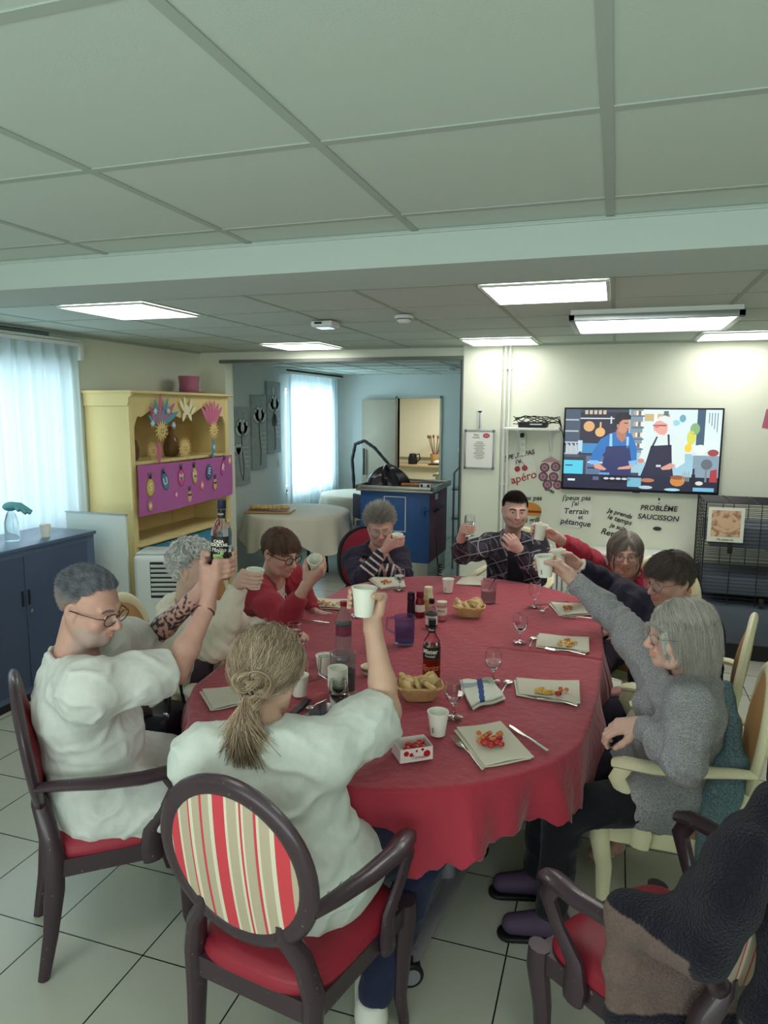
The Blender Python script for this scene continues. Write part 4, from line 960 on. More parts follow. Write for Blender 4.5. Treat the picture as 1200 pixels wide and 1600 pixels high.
# pink pennant at the right edge
t = thing('pennant', 'pink cloth pennant poking in at the right edge above the television height', 'pennant', (1.0, 5.6, 1.86))
b = MB(); b.prism([(-.0, .1), (.3, .16), (.26, -.09), (-.02, -.03)], 0, .003, ((1.0, 5.6, 1.8), (1, 0, 0), (0, 0, 1), (0, -1, 0))); obj('cloth', b, M_pinkp, t, world=True)
b = MB(); b.tube([(1.0, 5.6, 1.9), (1.3, 5.6, 1.97), (2.9, 5.6, 2.2)], .003, n=5); obj('string', b, M_white, t, world=True)
# ------------------------------------------------------------------ helpers that read a point off the picture plane
def ray(x, y): return _f + _R*(x-600)/1100.6 + _U*(800-y)/1100.6
def at(x, y, z=.768):
    d = ray(x, y); k = (z-CAMH)/d[2]; return Vector((d[0]*k, d[1]*k, z))
def atd(x, y, t):
    d = ray(x, y)*t; return Vector((d[0], d[1], d[2]+CAMH))
# ------------------------------------------------------------------ dining table and its cloth
TCX, TCY, TR, TH = -.82, 3.24, .80, .59
def rim(a, r=TR):
    # point on the stadium outline at arc angle a
    x = cos(a)*r; y = sin(a)*r
    return (TCX+x, TCY+(TH if y > 0 else -TH)*min(1, abs(sin(a))*3)+y) if abs(sin(a)) < 1/3 else (TCX+x, TCY+(TH if y > 0 else -TH)+y)
M_leg = mat('table_leg_grey', (146, 142, 152), .35, metal=.3)
t = thing('dining_table', 'long oval dining table on grey castor legs under the red cloth', 'table', (TCX, TCY, 0))
b = MB(); n = 72
poly = [rim(2*pi*k/n, TR-.01) for k in range(n)]
b.prism(poly, .725, .752); obj('table_top', b, mat('table_beech', (176, 146, 108), .5), t, world=True)
def foot(p, q, colpos):
    b = MB(); b.tube([p, q], .036, n=12, flat=(.7, 1.0)); f = obj('foot_beam', b, M_leg, t, world=True)
    b = MB(); b.cyl((colpos[0], colpos[1], .1), (colpos[0], colpos[1], .725), .03, n=20); obj('column', b, M_leg, t, world=True)
    for e in (p, q):
        b = MB(); ex, ey = e[0], e[1]
        for s in (-1, 1): b.lathe([(.001, -.01), (.036, -.01), (.041, -.006), (.041, .006), (.036, .01), (.001, .01)], (ex+.01*s, ey-.017*s, .041), axis=(.5, -.86, 0), n=24)
        b.cyl((ex, ey, .05), (ex, ey, .1), .012); w_ = obj('castor', b, M_black, t, world=True)
        b = MB()
        for s in (-1, 1): b.lathe([(.001, -.012), (.028, -.012), (.028, .012), (.001, .012)], (ex+.01*s, ey-.017*s, .041), axis=(.5, -.86, 0), n=20)
        obj('castor_cap', b, mat('castor_grey', (140, 142, 148), .4), w_, world=True)
foot((-.56, 2.02, .1), (-.47, 2.75, .1), (-.527, 2.43))
foot((-.56, 3.0, .1), (-.14, 2.84, .1), (-.44, 2.955))
foot((-1.15, 2.05, .1), (-1.12, 2.75, .1), (-1.13, 2.43)); foot((-.6, 3.7, .1), (-.58, 4.4, .1), (-.59, 4.05)); foot((-1.1, 3.7, .1), (-1.08, 4.4, .1), (-1.09, 4.05))
M_red = mat('red_cloth', (160, 42, 60), .75, bump=.7, bscale=30, var=.05, vscale=5, sheen=.25)
r_ = np.random.default_rng(4)
W4 = [(r_.uniform(4, 22), r_.uniform(4, 26), r_.uniform(0, 6), r_.uniform(.3, 1)) for _ in range(14)]
def wrk(x, y): return sum(a*(1-abs(sin(kx*x+ky*y*.7+p+1.3*sin(x*5+y*3)))) for kx, ky, p, a in W4)/sum(a for *_, a in W4)
def cloth(u, v):
    a = u*2*pi
    if v <= .62:
        q = v/.62; rx, ry = rim(a, TR); x = TCX+(rx-TCX)*q; y = TCY+(ry-TCY)*q
        return (x, y, .756+.009*wrk(x, y)*(1 if q < .97 else .5))
    q = (v-.62)/.38; rx, ry = rim(a, TR)
    aa = (a+pi) % (2*pi)-pi; drop = .155+.10*math.exp(-((aa+1.3)/.28)**2)+.07*math.exp(-((aa+.2)/.4)**2)+.012*sin(a*5+1)
    drop += .012*abs(sin(a*38))+.006*sin(a*90)
    out = .012+.03*(1-(1-q)**2)+q*.03*sin(a*17+2*sin(a*3))+q*.02*sin(a*31+1)
    cx = rx+cos(a)*out; cy = ry+sin(a)*out
    return (cx, cy, .762-.008*min(1, q*9)-drop*q)
b = MB(); b.grid(cloth, 420, 110); o = obj('tablecloth', b, M_red, None, smooth=180); tag(o, 'crumpled red cloth with a ragged hem covering the long oval table', 'tablecloth')
sol = o.modifiers.new('thick', 'SOLIDIFY'); sol.thickness = .0015
TZ = .768

# ------------------------------------------------------------------ armchairs
M_wd = mat('dark_wood', (60, 44, 52), .35, spec=.5, col2=(142, 122, 116), vscale=75, bump=.05, bscale=50, coat=.2)
_rp = [n_ for n_ in M_wd.node_tree.nodes if n_.type == 'VALTORGB'][0]; _rp.color_ramp.elements[0].position = .70; _rp.color_ramp.elements[1].position = .72
M_scr = mat('worn_wood', (150, 132, 122), .6)
M_redv = mat('red_vinyl', (150, 40, 56), .45, bump=.04, bscale=200)
M_crm = mat('cream_wood', (226, 220, 184), .4, var=.03); M_tan = mat('tan_vinyl', (180, 138, 88), .45, bump=.04, bscale=200)
def stripe_mat():
    m = bpy.data.materials.new('striped_fabric'); m.use_nodes = True; nt = m.node_tree; N = nt.nodes; L = nt.links; b = N['Principled BSDF']; b.inputs['Roughness'].default_value = .85
    tc = N.new('ShaderNodeTexCoord'); sp = N.new('ShaderNodeSeparateXYZ'); L.new(tc.outputs['Object'], sp.inputs[0])
    mr = N.new('ShaderNodeMapRange'); mr.inputs[1].default_value = -.2; mr.inputs[2].default_value = .2; L.new(sp.outputs[0], mr.inputs[0])
    rp = N.new('ShaderNodeValToRGB'); rp.color_ramp.interpolation = 'CONSTANT'; L.new(mr.outputs[0], rp.inputs[0])
    R_, B_, C_ = srgb(206, 66, 76), srgb(186, 172, 148), srgb(222, 212, 190)
    st = [(0, C_), (.02, R_), (.1, C_), (.12, B_), (.19, R_), (.2, C_), (.23, B_), (.29, R_), (.31, B_), (.37, C_), (.4, R_), (.49, C_), (.51, B_), (.58, C_), (.6, R_), (.615, C_), (.63, B_), (.7, R_), (.72, C_), (.74, B_), (.81, C_), (.84, R_), (.94, B_), (.98, C_)]
    el = rp.color_ramp.elements; el[0].position = 0; el[0].color = st[0][1]; el[1].position = st[1][0]; el[1].color = st[1][1]
    for p, c in st[2:]: e = el.new(p); e.color = c
    L.new(rp.outputs[0], b.inputs['Base Color']); return m
M_str = stripe_mat()
def yb(z): return -.232-.13*(z-.56)
def make_chair(name, label, wood, vinyl, outer, worn, loc, rz, group=None):
    t = thing(name, label, 'armchair', loc, rz, group)
    A = .232; Bv = .232; zc = .775
    b = MB(); P = []
    for k in range(48):
        a = 2*pi*k/48; P.append(((A-.02)*cos(a), yb(zc+(Bv-.02)*sin(a)), zc+(Bv-.02)*sin(a)))
    b.tube(P, .029, n=12, closed=True, flat=(.62, 1.0), up=(0, 1, 0)); obj('back_frame', b, wood, t)
    def disc(y0, bulge):
        b = MB()
        def fn(u, v):
            a = u*2*pi; r = v; x = (A-.03)*r*cos(a); z = zc+(Bv-.03)*r*sin(a); return (x, yb(z)+y0+bulge*(1-r*r), z)
        b.grid(fn, 40, 8, flip=(bulge > 0)); return b
    obj('back_pad', disc(.008, .03), vinyl, t, smooth=180); obj('back_panel', disc(-.012, -.012), outer, t, smooth=180)
    for s in (-1, 1):
        b = MB(); b.tube([(s*.172, -.262, 0), (s*.176, -.232, .16), (s*.186, -.212, .32), (s*.19, -.208, .44), (s*.168, -.222, .54), (s*.125, -.237, .605), (s*.12, -.245, .64)], [.019, .025, .032, .035, .031, .028, .016], n=10, flat=(.8, 1)); obj('leg', b, wood, t)
        b = MB(); b.tube([(s*.235, .235, 0), (s*.235, .205, .12), (s*.243, .205, .26), (s*.245, .225, .37), (s*.245, .222, .43)], [.019, .023, .029, .035, .033], n=10, flat=(.85, 1)); obj('leg', b, wood, t)
        b = MB(); b.tube([(s*.212, yb(.69)+.0, .7), (s*.238, -.19, .705), (s*.262, -.06, .692), (s*.277, .06, .685), (s*.272, .155, .682), (s*.265, .19, .672)], [.02, .025, .03, .032, .032, .024], n=10, flat=(.62, 1), up=(0, 0, 1)); arm = obj('arm', b, wood, t)
        if worn:
            w_ = MB()
            for q in range(9):
                y = -.17+q*.04+.01*sin(q*3); x = s*(.225+.05*min(1, (y+.19)/.2)-.02); L = .008+.012*((q*5) % 3)/2
                w_.box((x, y, .7035-.05*max(0, y+.12)), (.002, L, .0012), rot=.1*s)
            obj('scuff_marks', w_, M_scr, arm)
        b = MB(); b.tube([(s*.272, .15, .672), (s*.27, .175, .62), (s*.262, .14, .55), (s*.25, .09, .48), (s*.248, .085, .42), (s*.25, .09, .37)], [.026, .027, .024, .028, .033, .03], n=10, flat=(.6, 1.1)); obj('arm_support', b, wood, t)
    def rect(f): 
        k = .03; return [(-.25+k, .235), (.25-k, .235), (.25, .235-k), (.2, -.2), (.2-k, -.225), (-.2+k, -.225), (-.2, -.2), (-.25, .235-k)]
    b = MB(); b.prism(rect(0), .365, .425); obj('seat_rail', b, wood, t, smooth=20)
    b = MB()
    def seat(u, v):
        a = u*2*pi; c, s_ = cos(a), sin(a); e = .45
        x = abs(c)**e*(1 if c > 0 else -1); y = abs(s_)**e*(1 if s_ > 0 else -1)
        prof = [(0, .492), (.5, .489), (.85, .478), (.97, .458), (1.0, .435), (.99, .422)]
        p = v*5; i = min(4, int(p)); fr = p-i; r = prof[i][0]+(prof[i+1][0]-prof[i][0])*fr; z = prof[i][1]+(prof[i+1][1]-prof[i][1])*fr
        yy = y*r*.235+.005; wx = .225+.028*(y*r); return (x*r*wx, yy, z)
    b.grid(seat, 56, 15, flip=False); obj('seat', b, vinyl, t, smooth=180)
    return t
c1 = make_chair('armchair', 'dark wood armchair with red seat holding the man in the white tunic', M_wd, M_redv, M_redv, True, (-1.66, 1.95, 0), -.76)
c9 = make_chair('armchair', 'dark wood armchair with red, cream and beige striped oval back, nearest the camera', M_wd, M_redv, M_str, True, (-.80, 1.665, 0), -.15)
c10 = make_chair('armchair', 'empty dark wood armchair with red seat at bottom right, a knitted shawl over it', M_wd, M_redv, M_str, True, (.20, 1.83, 0), .85)
c8 = make_chair('armchair', 'cream armchair with tan seat under the woman in the heather grey sweater', M_crm, M_tan, M_tan, False, (.27, 2.68, 0), 1.45)
c7 = dup(c8, (.33, 3.38, 0), 1.35, 'cream armchair of the woman in navy, its back showing beside the cage')
c6 = dup(c8, (.2, 4.28, 0), 2.7, 'cream armchair behind the woman in the fuchsia cardigan')
c2 = dup(c8, (-1.92, 2.72, 0), -1.45, 'cream armchair of the white-haired woman, its tan back rising behind the man')
c3 = dup(c8, (-1.98, 3.5, 0), -1.6, 'cream armchair under the woman in the red cardigan')
c5 = dup(c8, (-.66, 5.03, 0), pi-.1, 'cream armchair hidden behind the man in the plaid shirt')
# round-back red chair of the woman in navy stripes
t = thing('padded_chair', 'black metal chair with round red padded back behind the woman in navy stripes', 'chair', (-1.67, 4.92, 0), rotz=pi+.55)
b = MB(); b.box((0, 0, .45), (.46, .44, .06), bev=.028, seg=4); obj('seat', b, M_redv, t)
def bk(u, v):
    a = u*2*pi; r = v; x = .235*r*cos(a); z = .72+.24*r*abs(sin(a))**.8*(1 if sin(a) > 0 else -1); return (x, -.235-.12*(z-.6)+.05*r*r*cos(a)**2+.02*(1-r*r), z)
b = MB(); b.grid(bk, 40, 8, flip=True); obj('back_pad', b, mat('wine_fabric', (140, 34, 52), .8), t, smooth=180)
b = MB(); b.tube([Vector(bk(k/40, 1.03))+Vector((0, -.012, 0)) for k in range(40)], .016, n=8, closed=True); obj('back_shell', b, M_black, t)
for s in (-1, 1):
    b = MB(); b.tube([(s*.21, .2, 0), (s*.2, .17, .43)], .012); obj('leg', b, M_black, t)
    b = MB(); b.tube([(s*.21, -.24, 0), (s*.19, -.2, .43), (s*.16, -.25, .6)], .012); obj('leg', b, M_black, t)

# ------------------------------------------------------------------ tableware
M_gl = mat('clear_glass', (250, 252, 252), .0, trans=1.0, ior=1.3, spec=.6)
M_wat = mat('water', (240, 246, 250), .0, trans=1.0, ior=1.2)
M_nap = mat('beige_napkin', (204, 200, 182), .85, bump=.12, bscale=120)
M_sil = mat('cutlery_steel', (200, 198, 190), .22, metal=.95)
def wine_glass(label, p, s=1.0, water=True):
    t = thing('wine_glass', label, 'glass', p, group=None); t.scale = (s, s, s)
    b = MB(); b.lathe([(.0001, .0025), (.032, .001), (.033, .0025), (.01, .006), (.0045, .014), (.0042, .042), (.01, .05)], n=28); obj('foot_and_stem', b, M_gl, t)
    b = MB(); b.lathe([(.001, .05), (.014, .054), (.03, .072), (.036, .093), (.034, .118), (.0305, .137), (.0297, .137), (.0325, .117), (.0345, .093), (.0285, .074), (.013, .0575), (.001, .055)], n=32, capb=False, capt=False); obj('bowl', b, M_gl, t)
    if water: b = MB(); b.lathe([(.001, .056), (.0128, .0582), (.028, .0745), (.0338, .092), (.001, .092)], n=32); obj('water', b, M_wat, t)
    b = MB(); b.lathe([(.0303, .1375), (.0310, .1368), (.0303, .136)], n=32, capb=False, capt=False); obj('gilt_rim', b, M_alu, t)
    return t
wine_glass('stemmed glass of water between the folded striped towel and nearest white cup', at(709, 1120)); wine_glass('stemmed glass of water behind the striped towel', at(770, 1065))
wine_glass('stemmed glass at the place of the woman in navy, mid right', at(812, 1003)); wine_glass('stemmed glass near the far right napkin by the pink jug', at(835, 948), water=False)
wine_glass('stemmed glass by the hand of the white-haired woman', at(461, 1018)); wine_glass('stemmed glass beside the plaited-hair woman, nearly hidden by her head', at(466, 1052))
wine_glass('stemmed glass in front of the woman in navy stripes', at(624, 922)); wine_glass('stemmed glass behind the raised cup in the centre', at(558, 962), water=False)
wine_glass('stemmed glass of water before the stack of paper cups', at(529, 1118))
wg_hand = wine_glass('small stemmed glass raised by the man in the plaid shirt', (0, 0, 0), .72)

paper_cup('white paper cup with printed marks at the near centre of the cloth', at(684, 1147)); paper_cup('white paper cup beside the clear ribbed jug', at(507, 1053))
paper_cup('white paper cup at the far side between the sauces and the pink jug', at(700, 925)); paper_cup('white paper cup peeking out right of the blonde head', at(468, 1086), printed=False)
for k in range(9):
    t = paper_cup('paper cup in the stack beside the clear jug' if k < 8 else 'topmost paper cup of the stack beside the clear jug', at(528, 1108)+Vector((0, 0, .012+k*.0085)), printed=False, group='stacked paper cups')

def napkin(label, c4, layers=2, lift=.0):
    P = [at(*c) for c in c4]
    t = thing('napkin', label, 'napkin', (P[0]+P[2])/2)
    for k in range(layers):
        def fn(u, v, k=k):
            p = P[0].lerp(P[1], u).lerp(P[3].lerp(P[2], u), v)
            sh = (k-layers+1)*.008; return (p.x+sh*(.5 if k else 1), p.y+sh, TZ+.002+.0065*k+.003*sin(u*5+k*2)*sin(v*4+k)+lift*u*(1-u))
        b = MB(); b.grid(fn, 18, 14); o = obj('fold', b, M_nap, t, world=True, smooth=180)
        m = o.modifiers.new('thick', 'SOLIDIFY'); m.thickness = .005; m.offset = 1
        bv = o.modifiers.new('soft', 'BEVEL'); bv.width = .002; bv.segments = 2
    return t
napkin('beige napkin nearest the camera, between fork and knife, with tomatoes on it', [(713, 1140), (782, 1130), (835, 1185), (757, 1198)])
napkin('beige napkin before the woman in grey, at the right edge of the table', [(806, 1062), (905, 1066), (907, 1101), (810, 1085)])
napkin('beige napkin before the woman in navy', [(842, 992), (920, 998), (921, 1020), (840, 1010)])
napkin('beige napkin at the far right, before the woman in fuchsia', [(860, 943), (922, 944), (937, 960), (876, 962)])
napkin('beige napkin before the woman in navy stripes', [(575, 903), (630, 903), (634, 918), (598, 920)])
napkin('pale napkin lying by the man in plaid', [(722, 902), (755, 900), (754, 915), (712, 912)], 1)
napkin('beige napkin before the woman in the red cardigan', [(492, 936), (546, 938), (545, 953), (478, 948)])
napkin('beige napkin under the forearm of the white-haired woman', [(404, 995), (455, 996), (452, 1015), (415, 1005)], 1)
napkin('folded beige napkin at the left edge of the table by the blonde head', [(316, 1080), (375, 1072), (385, 1100), (334, 1109)])

def cutlery(kind, label, p, q, parent=None):
    P, Q = at(*p), at(*q); d = Q-P; L = d.length; a = math.atan2(d.y, d.x)
    t = thing(kind, label, kind.replace('_', ' '), (P.x, P.y, TZ+.002), rotz=a)
    b = MB()
    if kind == 'table_fork':
        b.tube([(.4*L, 0, .004), (.55*L, 0, .008), (.8*L, 0, .005), (L, 0, .002)], [.0032, .003, .0048, .006], n=8, flat=(.4, 1), up=(0, 0, 1)); obj('handle', b, M_sil, t)
        b = MB(); b.tube([(.18*L, 0, .0), (.26*L, 0, .0), (.4*L, 0, .004)], [.011, .012, .003], n=8, flat=(.15, 1), up=(0, 0, 1))
        for k in range(4): y = -.0095+.0063*k; b.tube([(.24*L, y, .001), (.1*L, y, .001), (0, y, .004)], [.0018, .0016, .001], n=6)
        obj('tines', b, M_sil, t)
    elif kind == 'table_knife':
        b.tube([(.45*L, 0, .003), (.6*L, 0, .004), (L, 0, .003)], [.004, .006, .007], n=8, flat=(.5, 1), up=(0, 0, 1)); obj('handle', b, M_sil, t)
        b = MB(); b.prism([(0, .002), (.06*L, -.007), (.3*L, -.009), (.46*L, -.005), (.46*L, .005), (.1*L, .006)], .001, .0028); obj('blade', b, M_sil, t)
    else:
        b.tube([(.25*L, 0, .003), (.5*L, 0, .007), (L, 0, .003)], [.002, .0022, .0055], n=8, flat=(.4, 1), up=(0, 0, 1)); obj('handle', b, M_sil, t)
        b = MB(); b.ell((.14*L, 0, .005), (.15*L, .10*L+.004, .004), nu=16, nv=8); obj('bowl', b, M_sil, t)
    return t
cutlery('table_knife', 'steel knife right of the nearest napkin', (795, 1134), (857, 1176)); cutlery('table_fork', 'steel fork left of the nearest napkin', (708, 1152), (756, 1205))
cutlery('teaspoon', 'teaspoon between the striped towel and the right napkin', (796, 1064), (782, 1087)); cutlery('teaspoon', 'teaspoon left of the napkin before the woman in navy', (834, 996), (828, 1012))
cutlery('teaspoon', 'teaspoon left of the far right napkin', (846, 957), (856, 949)); cutlery('table_fork', 'fork half under the napkin before the woman in grey', (822, 1086), (902, 1105))
cutlery('table_fork', 'fork half under the napkin before the woman in navy', (852, 1014), (915, 1024)); cutlery('table_fork', 'fork below the far right napkin', (880, 964), (930, 968))
cutlery('table_knife', 'knife behind the far right napkin', (835, 943), (888, 941)); cutlery('table_knife', 'knife left of centre before the woman in the red cardigan', (457, 967), (515, 975))
cutlery('table_fork', 'fork left of centre before the woman in the red cardigan', (480, 955), (520, 960)); cutlery('table_fork', 'fork lying left of the blonde head', (350, 1135), (400, 1112))
cutlery('table_fork', 'fork on the far napkin of the woman in navy stripes', (596, 918), (628, 912)); cutlery('teaspoon', 'teaspoon by the blonde head and the telephones', (480, 1110), (510, 1095))

# finger food, piece by piece
M_nut = mat('orange_snack', (206, 120, 62), .6, bump=.3, bscale=300, var=.15, vscale=90); M_tom = mat('cherry_tomato', (172, 34, 36), .25, spec=.6); M_straw = mat('potato_stick', (222, 178, 96), .6, var=.12, vscale=60)
SN = {}
def snack(kind, p, lab, grp, rz=0):
    if kind not in SN:
        b = MB()
        if kind == 'ball': b.ell((0, 0, .007), (.009, .009, .0075), nu=12, nv=8); o = obj('snack_ball', b, M_nut)
        elif kind == 'tomato': b.ell((0, 0, .009), (.014, .011, .0095), nu=14, nv=9); b.lathe([(.0, .0185), (.003, .0185), (.0, .0195)], (0, 0, 0), n=8); o = obj('cherry_tomato', b, M_tom)
        else: b.tube([(-.016, 0, .004), (-.006, .002, .007), (.006, -.001, .008), (.016, 0, .004)], .0038, n=6); b.tube([(-.012, .006, .004), (.012, .008, .005)], .0035, n=6); o = obj('potato_stick', b, M_straw)
        SN[kind] = o; o.location = p; o.rotation_euler = (0, 0, rz); tag(o, lab, 'snack', grp); return o
    o = SN[kind].copy(); COL.objects.link(o); o.location = p; o.rotation_euler = (0, 0, rz); o['label'] = lab; o['group'] = grp; return o
rs = random.Random(11)
def heap(kind, cx, cy, n, rx, ry, where, z=TZ+.014):
    names = {'ball': 'small round orange snack', 'tomato': 'red cherry tomato', 'stick': 'golden puffed snack stick'}
    for k in range(n):
        a = rs.uniform(0, 6.28); q = math.sqrt(rs.uniform(0, 1)); p = at(cx+rx*q*cos(a), cy+ry*q*sin(a), z+(.008 if (k % 4 == 3) else 0))
        snack(kind, p, names[kind]+' '+where, names[kind]+' '+where, rs.uniform(0, 6))
for k in range(18): 
    px_ = 748+34*((k*7) % 11)/10; py_ = 1148+12*((k*5) % 7)/6; snack('ball', at(px_, py_, TZ+.014+.006*(k % 2)), 'small round orange snack on the nearest napkin', 'orange snacks on the nearest napkin')
for (x, y) in ((757, 1165), (766, 1168), (776, 1164), (772, 1158), (782, 1166), (779, 1157), (763, 1160)): snack('tomato', at(x, y, TZ+.014), 'red cherry tomato on the nearest napkin', 'tomatoes on the nearest napkin', x)
heap('stick', 850, 1081, 12, 11, 5, 'on the napkin before the woman in grey'); heap('ball', 877, 1080, 3, 8, 3, 'on the napkin before the woman in grey'); snack('tomato', at(872, 1087, TZ+.014), 'red cherry tomato on the napkin before the woman in grey', 'tomato on grey woman napkin')
heap('stick', 885, 1006, 9, 13, 4, 'on the napkin before the woman in navy'); heap('ball', 886, 1003, 6, 10, 3, 'on the napkin before the woman in navy')
heap('ball', 886, 951, 6, 9, 3, 'on the far right napkin'); heap('stick', 515, 944, 10, 18, 2.5, 'on the napkin before the woman in the red cardigan'); heap('ball', 500, 943, 5, 7, 2, 'on the napkin before the woman in the red cardigan')
snack('tomato', at(538, 944, TZ+.014), 'red cherry tomato on the napkin before the woman in the red cardigan', 'tomato on red cardigan napkin'); heap('ball', 605, 911, 7, 10, 2.5, 'on the napkin before the woman in navy stripes')

# striped towel
P_ = [at(720, 1070), (at(772, 1066)), at(790, 1094), at(738, 1108)]
def tow(u, v, k=0):
    p = P_[0].lerp(P_[1], u).lerp(P_[3].lerp(P_[2], u), v); return (p.x-.006*k, p.y-.004*k, TZ+.004+.014*k+.012*sin(u*3.1)*(.4+.6*sin(v*3.1))+.004*sin(u*9+v*6))
t = thing('dish_towel', 'folded white dish towel with a blue stripe in the middle right of the table', 'towel', (P_[0]+P_[2])/2)
mt = [mat('towel_white', (220, 222, 208), .9, bump=.2, bscale=90), mat('towel_blue', (58, 84, 140), .9), mat('towel_grey', (160, 172, 176), .9)]
for k in range(2):
    b = MB(); nu_, nv_ = 40, 16; b.grid(lambda u, v: tow(u, v, k), nu_, nv_)
    b.m = [(1 if (k == 1 and .38 < ((i % nu_)+.5)/nu_+.25*((i//nu_)/nv_-.5) < .54) else (2 if (k == 1 and .2 < ((i//nu_)+.5)/nv_ < .4 and (i % nu_)/nu_ < .8) else 0)) for i in range(len(b.f))]
    o = obj('towel_fold', b, mt, t, world=True, smooth=180); m = o.modifiers.new('thick', 'SOLIDIFY'); m.thickness = .009; m.offset = 1

# bread baskets
M_bask = mat('woven_basket', (206, 170, 118), .7, bump=.3, bscale=160, var=.1, vscale=50)
def basket(label, c, sx, sy, rz, sz=.055):
    t = thing('bread_basket', label, 'basket', c, rotz=rz)
    b = MB(); n = 4
    def sq(a, rx, ry, z): c_, s_ = cos(a), sin(a); e = .5; return (abs(c_)**e*(1 if c_ > 0 else -1)*rx, abs(s_)**e*(1 if s_ > 0 else -1)*ry, z)
    def fn(u, v):
        a = u*2*pi
        if v < .5: q = v/.5; return sq(a, sx*(.62+.38*q), sy*(.62+.38*q), sz*q+.001)
        q = (v-.5)/.5; return sq(a, (sx-.006)*(1-.38*q), (sy-.006)*(1-.38*q), sz*(1-q)+.006)
    b.grid(fn, 56, 12, flip=True); b.prism([sq(2*pi*k/32, sx*.62, sy*.62, 0)[:2] for k in range(32)], .0, .007); obj('woven_shell', b, M_bask, t, smooth=60)
    b = MB()
    for k in range(32): a = 2*pi*k/32; b.tube([sq(a, sx*.625, sy*.625, .002), sq(a, sx*1.01, sy*1.01, sz)], .0022, n=5)
    obj('upright_canes', b, M_bask, t)
    b = MB(); b.tube([sq(2*pi*k/48, sx, sy, sz+.001+.003*sin(k*2)) for k in range(48)], .004, n=6, closed=True); obj('rolled_rim', b, M_bask, t)
    return t
bk1 = basket('woven basket of bread slices at the centre of the table, left of the pink jug', at(733, 962), .085, .06, .1)
bk2 = basket('woven basket of bread right of the raised arm, before the cocktail bottle', at(655, 1090), .09, .065, .35)
M_crumb = mat('bread_crumb', (226, 204, 162), .85, bump=.5, bscale=120)
def slice_(p, rx, ry, rz, lab, s=1.0):
    t = thing('bread_slice', lab, 'bread', p, group=lab+' group'); t.rotation_euler = (rx, ry, rz); t.scale = (s, s, s)
    b = MB(); b.box((0, 0, 0), (.058, .05, .02), bev=.009, seg=3); obj('crumb', b, M_crumb, t)
    b = MB(); b.tube([(-.03, -.02, 0), (-.026, .018, 0), (-.01, .028, 0), (.012, .028, 0), (.027, .018, 0), (.03, -.02, 0)], .0085, n=8); obj('crust', b, M_bread, t); return t
for k, (dx, dy, dz, rx, ry, rz) in enumerate([(-.045, .0, .05, .5, .3, .2), (-.02, .025, .055, -.6, .2, .8), (.0, -.015, .055, .9, .1, 1.4), (.035, .02, .065, 1.1, -.3, .3), (.045, -.01, .055, .3, .6, 1.0), (-.03, -.02, .045, .2, -.3, 1.9), (.015, .0, .065, .7, .7, 2.4), (-.055, .015, .06, .1, .9, .4)]):
    slice_(at(733, 962)+Vector((dx, dy, dz)), rx, ry, rz, 'slice of bread heaped in the far central basket')
    slice_(at(655, 1090)+Vector((dx*1.05, dy*1.05, dz)), rx+.3, ry-.2, rz+.6, 'slice of bread heaped in the near basket by the raised arm')

# jugs
def jug(label, p, r, h, body, liquid, lv, handle_a, rib=False, inner=None):
    t = thing('water_jug', label, 'jug', p)
    b = MB(); prof = [(.001, .001), (r*.92, 0), (r*.94, .006), (r, h*.97), (r*1.03, h), (r*.985, h), (r*.96, h*.96), (r*.9, .012), (.001, .009)]
    b.lathe(prof, n=48 if not rib else 24, capb=False, capt=False); obj('body', b, body, t, smooth=35 if not rib else 0)
    b = MB(); r1 = r*(.9+.06*lv)-.0015; b.lathe([(.001, .013), (r*.89, .013), (r1, h*lv), (.001, h*lv)], n=40); obj('liquid', b, liquid, t)
    if handle_a is not None:
        c_, s_ = cos(handle_a), sin(handle_a); b = MB(); b.tube([(c_*r*.98, s_*r*.98, h*.9), (c_*(r+.04), s_*(r+.04), h*.86), (c_*(r+.045), s_*(r+.045), h*.45), (c_*r*.95, s_*r*.95, h*.3)], .007, n=8); obj('handle', b, body, t)
    return t
M_viol = mat('violet_plastic', (196, 182, 232), .05, trans=.9, ior=1.1); M_viol2 = mat('violet_drink', (206, 186, 238), .08, trans=.85, ior=1.05)
M_pinkj = mat('pink_plastic', (250, 205, 215), .08, trans=.75, ior=1.1); M_pink2 = mat('pink_drink', (252, 214, 222), .1, trans=.4, ior=1.05)
jug('violet plastic jug of water behind the raised forearm', at(632, 1005), .05, .135, M_viol, M_viol2, .68, pi*.98)
jug('pink plastic jug at the far side before the man in plaid', at(763, 940), .046, .125, M_pinkj, M_pink2, .55, None)
jug('clear ribbed jug of cola left of the raised forearm', at(536, 1082), .052, .165, M_clear, mat('cola', (70, 38, 56), .08, trans=.35, ior=1.2), .55, pi*1.05, rib=True)
t = thing('stirrer', 'dark spoon standing in the pink jug', 'spoon', at(763, 940)+Vector((0, 0, .03)))
b = MB(); b.tube([(-.02, 0, 0), (.035, .01, .11)], .003, n=6); b.ell((.036, .01, .112), (.012, .006, .008), nu=8, nv=6); obj('stirrer_shaft', b, M_black, t)

